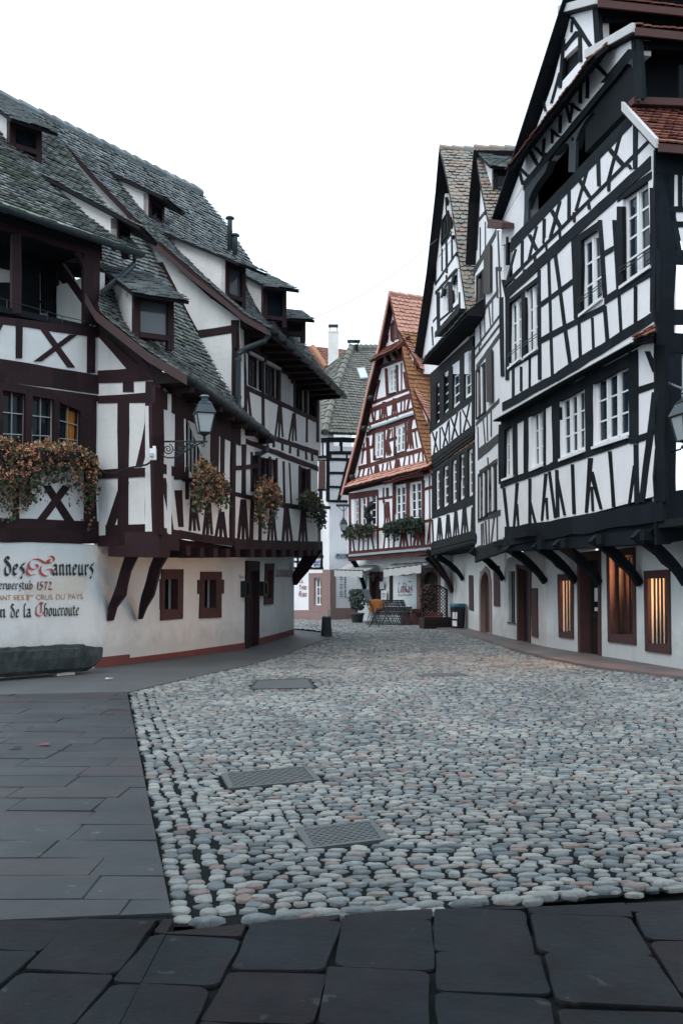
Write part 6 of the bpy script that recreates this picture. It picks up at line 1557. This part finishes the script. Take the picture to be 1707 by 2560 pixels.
# ================================================================ PLANTS
def leaf_mesh(mb, p, s, rr):
    th = rr.uniform(0, 6.28); ph = rr.uniform(-1.1, 1.1); a = V((math.cos(th)*math.cos(ph), math.sin(th)*math.cos(ph), math.sin(ph))); b = a.cross(V((rr.uniform(-1,1), rr.uniform(-1,1), rr.uniform(-1,1))))
    if b.length < .05: return
    b.normalize(); n = a.cross(b)*.18
    mb.add([p-a*s*.5, p-a*s*.15+b*s*.42+n*s, p+a*s*.22+b*s*.34, p+a*s*.5+n*s, p+a*s*.2-b*s*.36, p-a*s*.18-b*s*.4+n*s], [(0,1,2,3),(0,3,4,5)])
def trailing(root, pl, x0, x1, ytop, bottom, nst, per, seed, mats, off=(.12,.45), size=.055, spread=8, upper=.45):
    rr = random.Random(seed); A, B, S = MB(), MB(), MB()
    for i in range(nst):
        x = rr.uniform(x0, x1); yt = ytop(x)+rr.gauss(0, 12); yb = bottom(x); y1 = yt+(yb-yt)*(rr.random()**.75); o0 = rr.uniform(*off); xe = x+rr.gauss(0, spread*2); pts = []
        for j in range(per):
            t = j/(per-1); px = x+(xe-x)*t+rr.gauss(0, spread*.5); py = yt+(y1-yt)*t+rr.gauss(0, 4); o = o0*(1-.35*t)+rr.gauss(0, .04)
            p = pl.at(px, py, max(.03, o))
            pts.append(p); f = (py-ytop(x))/max(30, (bottom(x)-ytop(x)))
            leaf_mesh(A if rr.random() > (f+.08)*1.25 else B, p+V((rr.gauss(0,.03), rr.gauss(0,.03), rr.gauss(0,.03))), size*rr.uniform(.45, 1.6), rr)
        if i % 3 == 0: S.tube(pts[::2], .004, 3, cap=False)
    if mats[0] is M['leaf_a']:
        K = MB()
        for i in range(nst//3):
            x = rr.uniform(x0, x1); c = pl.at(x, ytop(x)+rr.uniform(-10, .5*(bottom(x)-ytop(x))), off[1]*rr.uniform(.7, 1.15))
            for j in range(5): leaf_mesh(K, c+V((rr.gauss(0,.022), rr.gauss(0,.022), rr.gauss(0,.018))), .032, rr)
        K.build('blooms', M['petal'], root)
    A.build('foliage', mats[0], root); B.build('trailing_foliage', mats[1], root); S.build('stems', M['stem'], root)
def lerp_tab(tab):
    def f(x):
        for (a, b), (c, d) in zip(tab, tab[1:]):
            if x <= c: return b+(d-b)*max(0, (x-a))/(c-a)
        return tab[-1][1]
    return f
def planter(name, pl, q, label, off0=.08, off1=.36):
    c = pl.quad(q, off1); cen = sum(c, V())/4; o = empty(name, V((cen.x, cen.y, min(p.z for p in c))), label, 'flower box', 'flower boxes on the house fronts')
    k = MB(); k.hexa(pl.quad(q, off1), pl.quad(q, off0)); k.build('box', M['wood_d'], o); return o
Z(0, 800, .3827)
o = planter('flower_box', LF, (-130,845,-130,905,610,865,610,920), 'long flower box of withered orange geraniums under the leaded inn windows')
trailing(o, LF, -130, 632, lerp_tab([(-130,745),(30,765),(80,815),(200,835),(300,800),(330,835),(430,815),(560,850),(640,945)]), lerp_tab([(-130,1390),(60,1345),(110,1330),(150,1250),(240,1230),(290,1110),(330,1060),(430,1075),(480,1250),(540,1400),(600,1350),(640,1130)]), 215, 25, 5, (M['leaf_a'], M['leaf_b']), size=.052)
Z(220, 950, .3827)
o = planter('flower_box', LS1, (680,640,680,690,930,700,930,750), 'bushy orange brown geranium box below the barred window beside the lantern')
trailing(o, LS1, 690, 925, lerp_tab([(690,620),(720,540),(800,545),(860,640),(930,700)]), lerp_tab([(690,920),(760,900),(800,950),(860,860),(930,800)]), 66, 22, 6, (M['leaf_a'], M['leaf_b']), size=.06, off=(.1,.5))
o = planter('flower_box', LS2, (1090,735,1090,775,1250,760,1250,800), 'rust and green geranium box at the middle window of the maroon house')
trailing(o, LS2, 1095, 1262, lerp_tab([(1095,720),(1150,660),(1220,680),(1265,760)]), lerp_tab([(1095,900),(1150,1030),(1200,1000),(1265,830)]), 62, 18, 7, (M['leaf_a'], M['leaf_b']), size=.065, off=(.1,.5), spread=7)
o = planter('flower_box', LS2, (1405,800,1405,840,1500,815,1500,855), 'greener geranium box at the far end window of the maroon house')
trailing(o, LS2, 1398, 1535, lerp_tab([(1400,760),(1440,740),(1490,750),(1540,850)]), lerp_tab([(1400,850),(1450,930),(1490,1000),(1545,960)]), 60, 18, 8, (M['leaf_b'], M['leaf_g']), size=.07, off=(.05,.5), spread=6)
Z(720, 1200, .3189)
o = planter('flower_box', RD, (435,400,435,440,660,390,660,430), 'dark green flower box under the three narrow windows of the red house', .1, .5)
trailing(o, RD, 438, 665, lerp_tab([(435,400),(480,375),(560,365),(660,362)]), lerp_tab([(435,455),(500,470),(560,450),(620,470),(665,420)]), 130, 9, 9, (M['leaf_g'], M['leaf_b']), size=.085, off=(.1,.7), spread=4)
o = planter('flower_box', RD, (755,360,755,400,1050,330,1050,368), 'wide dark green flower box under the two white casements of the red house', .1, .5)
trailing(o, RD, 750, 1045, lerp_tab([(750,362),(840,340),(920,310),(1050,318)]), lerp_tab([(750,430),(800,470),(850,480),(900,410),(960,430),(1000,440),(1050,370)]), 170, 9, 10, (M['leaf_g'], M['leaf_g']), size=.085, off=(.1,.7), spread=4)
# potted shrub by the restaurant
Z(720, 1200, .3189)
b = P(550, 1108, 0); S0(); b = G(893, 1557); o = empty('potted_shrub', b, 'grey green potted shrub beside the folded chairs at the lane corner', 'plant')
k = MB(); k.lathe(b, [(.17,0),(.20,.03),(.25,.30),(.28,.32),(.28,.38),(.2,.38)], 14); k.build('pot', M['stone_d'], o, True)
k = MB()
rr = random.Random(4)
for i in range(14):
    a = rr.uniform(0, 6.28); k.tube([b+V((0,0,.42)), b+V((.15*math.cos(a),.15*math.sin(a),.75)), b+V((.42*math.cos(a+.4),.42*math.sin(a+.4),rr.uniform(.9,1.35)))], .014, 4, .006)
k.build('stems', M['stem'], o); k = MB()
for i in range(620):
    a = rr.uniform(0, 6.28); r = .40*rr.random()**.5; z = rr.uniform(.5, 1.3); r *= 1-.45*abs((z-.95)/.45); leaf_mesh(k, b+V((r*math.cos(a), r*math.sin(a), z)), .10*rr.uniform(.6,1.2), rr)
k.build('foliage', M['leaf_s'], o)
# ================================================================ STREET FURNITURE
S0()
b = G(816, 1592); o = empty('bollard', b, 'dark stone bollard with a pale rounded cap at the end of the left pavement', 'bollard')
k = MB(); k.lathe(b, [(.165,0),(.16,.02),(.125,.52),(.125,.55)], 20); k.build('shaft', M['stone_d'], o, True); k = MB(); k.lathe(b+V((0,0,.55)), [(.13,0),(.13,.02),(.10,.055),(.05,.075),(.01,.08)], 20); k.build('cap', M['zinc_l'], o, True)
# stone trough (hollowed log shape) on two blocks
e = G(238, 1684); d = -LF.u; o = empty('stone_trough', e+d*1.3, 'long weathered dark stone trough on blocks under the painted inn lettering', 'trough'); k = MB(); nrm = LF.n
prof = [(-.30,.44),(-.30,.30),(-.26,.12),(-.17,.05),(.17,.05),(.27,.12),(.32,.28),(.33,.47),(.24,.47),(.20,.24),(-.18,.24),(-.22,.44)]
rings = []; n = 34
for i in range(n+1):
    t = i/n; s = 2.9*t; inset = 1-.10*max(0, 1-s/.18)**2; lift = .14*max(0, 1-s/.26)**1.6
    rings.append([e+d*(s-.0)+nrm*(-u*inset-.05+R.uniform(-.012,.012))+V((0,0,(z if z > .2 else z+lift)*(1 if s > .02 else .98)+R.uniform(-.008,.008)+.02)) for u, z in prof])
m = len(prof)
for a, b2 in zip(rings, rings[1:]): k.add(a+b2, [(i, (i+1) % m, m+(i+1) % m, m+i) for i in range(m)])
k.add(rings[0], [tuple(range(m))]); k.add([p+d*.09 for p in rings[0]][8:12]+[rings[0][7], rings[0][0]], [(0,1,2,3)]); tr = k.build('basin', M['stone_t'], o)
for s in (.62, 2.3):
    k = MB(); k.box(e+d*s-nrm*.06, .34, .3, .085, math.atan2(d.y, d.x)); k.build('block', M['win_l'] if s < 1 else M['stone_d'], o)
# restaurant awnings
Z(720, 1200, .3189)
def awning(f0, f1, b0, b1, vh, label, off=1.35):
    A, B = RDg.at(*f0, off), RDg.at(*f1, off); C, D = RDg.at(*b1, .05), RDg.at(*b0, .05); o = empty('awning', V((A.x, A.y, A.z-.4)), label, 'awning', 'awnings over the restaurant terrace')
    k = MB(); N_ = 10; vs = []
    for j in range(5):
        for i in range(N_+1):
            s, t = i/N_, j/4; p = A.lerp(B, s).lerp(D.lerp(C, s), t); vs.append(p+V((0, 0, -.05*math.sin(math.pi*t)+.012*math.sin(i*2.3))))
    k.add(vs, [(j*(N_+1)+i, j*(N_+1)+i+1, (j+1)*(N_+1)+i+1, (j+1)*(N_+1)+i) for j in range(4) for i in range(N_)]); k.build('canopy', M['canvas'], o)
    k = MB(); vs = []
    for i in range(25):
        s = i/24; p = A.lerp(B, s)+RDg.n*(.02+.012*math.sin(i*1.7)); vs += [p, p+V((0,0,-vh-.02*math.sin(i*.9)))]
    k.add(vs, [(2*i, 2*i+2, 2*i+3, 2*i+1) for i in range(24)]); k.build('valance', M['canvas'], o)
    k = MB(); k.tube([A+RDg.n*.0+V((0,0,.01)), B+V((0,0,.01))], .03, 6); k.tube([A, A.lerp(D, .5)-V((0,0,.35)), D-V((0,0,.3))], .018, 5); k.tube([B, B.lerp(C, .5)-V((0,0,.35)), C-V((0,0,.3))], .018, 5); k.build('frame', M['zinc'], o)
awning((366,706), (586,712), (470,658), (700,668), .24, 'off white awning stretched from the lane corner to the red house, the left one'); awning((752,702), (1046,664), (815,655), (1125,636), .27, 'white awning with a tall valance over the arched restaurant door, the right one')
# folded chairs stacked in a row
def chair_proto(base, du, dn, label):
    o = empty('folding_chair', base, label, 'chair', 'folded chairs stacked before the restaurant'); k = MB(); w = .40
    def q(a, b, z): return base+du*a+dn*b+V((0, 0, z))
    for b2 in (0, w):
        k.tube([q(.36,b2,0), q(.20,b2,.42), q(.02,b2,.88)], .013, 5); k.tube([q(.02,b2,0), q(.20,b2,.40), q(.30,b2,.66)], .013, 5)
    for a, z in ((.36,.02),(.02,.02),(.28,.62)): k.tube([q(a,0,z), q(a,w,z)], .011, 5)
    k.build('frame', M['chair_iron'], o); k = MB()
    for z in (.70, .78, .86): a = .02+(.88-z)*.38; k.hexa([q(a-.012,0,z), q(a-.012,w,z), q(a-.012,w,z+.055), q(a-.012,0,z+.055)], [q(a+.012,0,z), q(a+.012,w,z), q(a+.012,w,z+.055), q(a+.012,0,z+.055)])
    k.build('backrest', M['chair_wood'], o); k = MB()
    for i in range(5): z = .38+.06*i; a = .235+.02*i; k.hexa([q(a,.02,z), q(a,w-.02,z), q(a,w-.02,z+.045), q(a,.02,z+.045)], [q(a+.02,.02,z), q(a+.02,w-.02,z), q(a+.02,w-.02,z+.045), q(a+.02,.02,z+.045)])
    k.build('seat', M['chair_wood'], o); return o
def copy_tree(o, parent=None):
    c = o.copy(); COL.objects.link(c); c.parent = parent
    for ch in list(o.children): copy_tree(ch, c)
    return c
S0()
s0, s1 = G(912, 1562), G(1008, 1563); du = (s1-s0).normalized(); dn = V((-du.y, du.x, 0)); L = (s1-s0).length
lab = 'folded slatted chair inside the tight row before the restaurant wall'
ch0 = chair_proto(s0, du, dn, lab)
NC = 20
for i in range(1, NC):
    c = copy_tree(ch0); c.location = s0+du*(L*i/NC); c.rotation_euler = (0, 0, R.uniform(-.05, .05))
    if i == NC-1: c['label'] = 'last folded chair at the right end of the row, nearest the arched door'
ch0['label'] = 'first folded chair of the row, at its left end by the shrub'
c = copy_tree(ch0); c.location = G(921, 1567); c.rotation_euler = (0, 0, .15); c['label'] = 'single folding chair leaning in front of the stack under the orange blanket'
c.children[0].location = (0,0,0)
# blanket over the chairs and a folded table top
k = MB(); vs = []; a = s0+du*.16-dn*.06+V((0,0,.93)); n1, n2 = 14, 10
for i in range(n1+1):
    for j in range(n2+1):
        s, t = i/n1, j/n2; drop = max(0, .35-t)/.35; p = a+du*(s*.52)+dn*(max(t-.35, 0)*.7-.03*math.sin(s*11)*drop)+V((0, 0, -drop*(.42+.08*math.sin(s*5))+.015*math.sin(s*9+t*5))); vs.append(p)
k.add(vs, [(i*(n2+1)+j, (i+1)*(n2+1)+j, (i+1)*(n2+1)+j+1, i*(n2+1)+j+1) for i in range(n1) for j in range(n2)])
tag(k.build('blanket', M['blanket'], None, True, origin=a-V((0,0,.4))), 'orange blanket draped over the left half of the folded chairs', 'blanket')
Z(900, 1430, .18495)
tb = G(930, 1563); o = empty('folded_table', tb, 'grey tabletop tipped upright on edge against the folded chairs', 'table'); k = MB(); k.prism([P(x,y,36.6) for x, y in ((20,235),(110,235),(190,430),(110,450))], V((0,.05,0))); k.build('tabletop', M['zinc_g'], o); k = MB(); k.tube([P(120,440,36.6), P(170,560,36.5), P(245,725,36.3)], .014, 5); k.tube([P(150,440,36.7), P(110,600,36.6), P(95,720,36.5)], .014, 5); k.tube([P(250,590,36.5), P(120,700,36.5)], .014, 5); k.build('leg', M['zinc_g'], o)
# trellis planter
S0(); tA, tB = G(1062, 1573), G(1128, 1572); du2 = (tB-tA).normalized(); dn2 = V((-du2.y, du2.x, 0)); Lw = (tB-tA).length
o = empty('trellis_planter', (tA+tB)/2, 'dark wooden planter with a curved lattice trellis and dry climber', 'planter'); k = MB(); ang = math.atan2(du2.y, du2.x)
for i in range(3): k.box((tA+tB)/2+dn2*.2+V((0,0,.02+.125*i)), Lw*1.08, .42+.012*(i % 2), .118, ang)
k.build('box', M['wood_d'], o); k = MB(); tw = Lw*.92; t0 = tA+du2*Lw*.02+dn2*.25
top = lambda s: 1.32+.14*math.sin(math.pi*min(1, s*1.0))-.10*max(0, s-.75)*4*.3
for s in (0, 1): k.box(t0+du2*(tw*s)+V((0,0,.3)), .05, .05, top(s)-.3+.04, ang)
pts = [t0+du2*(tw*i/10)+V((0,0,top(i/10))) for i in range(11)]; k.tube(pts, .028, 6); k.build('trellis_frame', M['wood_d'], o); k = MB()
stp = .115; z0 = .42; m2 = int((tw+1.1)/stp)
for sgn in (1, -1):
    for i in range(-12, m2+2):
        pl_ = []
        for j in range(24):
            z = z0+j*.045; x = i*stp+(z-z0)*sgn+(0 if sgn > 0 else .9)
            if 0 <= x <= tw and z <= top(x/tw): pl_.append(t0+du2*x+V((0,0,z))+dn2*(.006*sgn))
        if len(pl_) > 1: slab_box(k, pl_[0], pl_[-1], .024, .010, dn2)
k.build('lattice', M['wood_d'], o); k = MB(); rr = random.Random(8)
for i in range(420):
    s = rr.uniform(-.15, .55); z = rr.uniform(.5, 1.5); 
    if rr.random() < s*1.2: continue
    leaf_mesh(k, t0+du2*(tw*s)+V((0,0,z))+dn2*rr.uniform(-.18,.05), .07*rr.uniform(.6,1.2), rr)
k.build('climber', M['leaf_d'], o)
# litter bin
b = G(1144, 1574); o = empty('litter_bin', b, 'black litter bin lined with a blue bag beside the narrow shutter', 'bin'); k = MB(); k.lathe(b, [(.19,0),(.20,.03),(.23,.60),(.25,.80),(.25,.82)], 18); k.build('body', M['bin'], o, True); k = MB(); k.lathe(b+V((0,0,.74)), [(.255,0),(.262,.02),(.275,.10),(.25,.115),(.20,.05)], 18); k.build('bin_bag', M['bag'], o, True)
k = MB(); 
for i in range(18):
    t = 2*math.pi*i/18; k.tube([b+V((.205*math.cos(t),.205*math.sin(t),.05)), b+V((.245*math.cos(t),.245*math.sin(t),.72))], .008, 4)
k.build('ribs', M['black'], o); k = MB()
for t0_, t1_, z0_, z1_ in ((3.75,4.5,.36,.58),(3.7,4.45,.12,.3)): k.prism([b+V(((.232+.03*(z-.3))*math.cos(t),(.232+.03*(z-.3))*math.sin(t),z)) for t, z in ((t0_,z0_),(t1_,z0_),(t1_,z1_),(t0_,z1_))], V((0,-.01,0)))
k.build('sticker', M['pl_o'], o)
# overhead wire
S0(); a, b = P(762,806,27.5), P(1092,598,31.5); k = MB(); k.tube([a.lerp(b, i/12)+V((0,0,-.25*math.sin(math.pi*i/12))) for i in range(13)], .009, 5); tag(k.build('overhead_wire', M['zinc_l'], None, origin=a), 'thin overhead wire crossing the white sky between the left and right houses', 'wire')
# fallen leaves on the paving
rr = random.Random(21)
for i, (x, y, c, lab) in enumerate(((112,1874,'ink_m','dark red fallen leaf lying on the left paving, the larger one'),(38,1882,'black','small black fallen leaf on the left paving beside the red one'),(272,1704,'white','pale scrap of paper on the walk before the trough'))):
    p = G(x, y)+V((0,0,.045)); k = MB(); s = .07
    k.add([p+V((s*math.cos(t)*rr.uniform(.6,1.2), s*.7*math.sin(t)*rr.uniform(.6,1.2), rr.uniform(0,.012))) for t in [2*math.pi*j/7 for j in range(7)]], [tuple(range(7))]); tag(k.build('fallen_leaf' if i < 2 else 'paper_scrap', M[c], None, origin=p), lab, 'leaf' if i < 2 else 'litter')
# ================================================================ unseen house added behind the viewer to shade the near paving
HZ = empty('added_shade_house', (0, -5, 0), 'unseen timbered house added behind the viewer to shade the near paving', 'house')   # Behind
BZ = PL((-9, -1.6), (9, -1.6), world=True)
k = MB(); k.hexa([V((-9,-1.6,2.9)), V((9,-1.6,2.9)), V((9,-1.6,12.5)), V((-9,-1.6,12.5))], [V((-9,-9,2.9)), V((9,-9,2.9)), V((9,-9,12.5)), V((-9,-9,12.5))]); k.build('upper_wall', M['pl_b'], HZ)
k = MB(); k.hexa([V((-9,-2.6,0)), V((9,-2.6,0)), V((9,-2.6,2.9)), V((-9,-2.6,2.9))], [V((-9,-9,0)), V((9,-9,0)), V((9,-9,2.9)), V((-9,-9,2.9))]); k.build('ground_floor_wall', M['pl_g'], HZ)
k = MB()
for x in range(-9, 10, 2): k.box(V((x*.99, -1.6, 2.9)), .2, .08, 9.6)
for z in (2.9, 5.2, 6.2, 8.6, 9.4, 12.2): k.box(V((0, -1.59, z)), 18, .09, .25)
k.build('timber_frame', M['wood_l'], HZ)
k = MB(); k.prism([V((-9.3,-.9,12.3)), V((-9.3,-5.3,17.5)), V((-9.3,-9.7,12.3))], V((18.6,0,0))); k.build('roof', M['tile_g'], HZ)
# ================================================================ camera, sky, light
cam = bpy.data.cameras.new('camera'); co = bpy.data.objects.new('camera', cam); COL.objects.link(co); SC.camera = co
co.location = (0, 0, H); co.rotation_euler = (math.radians(90), 0, 0)
cam.sensor_fit = 'VERTICAL'; cam.sensor_height = 36; cam.lens = 36*F/2560; cam.shift_y = (HY-1280)/2560; cam.clip_end = 2000; cam.clip_start = .05
wd_ = bpy.data.worlds.new('World'); SC.world = wd_; wd_.use_nodes = True
t = wd_.node_tree; t.nodes.clear()
sky = t.nodes.new('ShaderNodeTexSky'); sky.sky_type = 'NISHITA'; sky.sun_disc = False
EL, RO = math.radians(52), math.radians(215)
sky.sun_elevation = EL; sky.sun_rotation = RO; sky.dust_density = 4; sky.air_density = 1.5
mx = t.nodes.new('ShaderNodeMix'); mx.data_type = 'RGBA'; mx.inputs[0].default_value = .88
mx.inputs[7].default_value = (9.9, 11.5, 12.6, 1)          # closed cloud layer
bg = t.nodes.new('ShaderNodeBackground'); bg.inputs[1].default_value = .1; ow = t.nodes.new('ShaderNodeOutputWorld')
t.links.new(sky.outputs[0], mx.inputs[6]); t.links.new(mx.outputs[2], bg.inputs[0]); t.links.new(bg.outputs[0], ow.inputs[0])
sl = bpy.data.lights.new('sun', 'SUN'); sl.energy = .95; sl.angle = math.radians(35); sl.color = (1, .97, .93)
so = bpy.data.objects.new('sun', sl); COL.objects.link(so)
sd = V((math.sin(RO)*math.cos(EL), math.cos(RO)*math.cos(EL), math.sin(EL)))
so.rotation_euler = (-sd).to_track_quat('-Z', 'Y').to_euler(); so.location = (0, -5, 30)
SC.view_settings.view_transform = 'Standard'; SC.view_settings.look = 'None'; SC.view_settings.exposure = 0.62; SC.view_settings.gamma = 1
SC.cycles.max_bounces = 6; SC.cycles.diffuse_bounces = 3; SC.cycles.transparent_max_bounces = 8
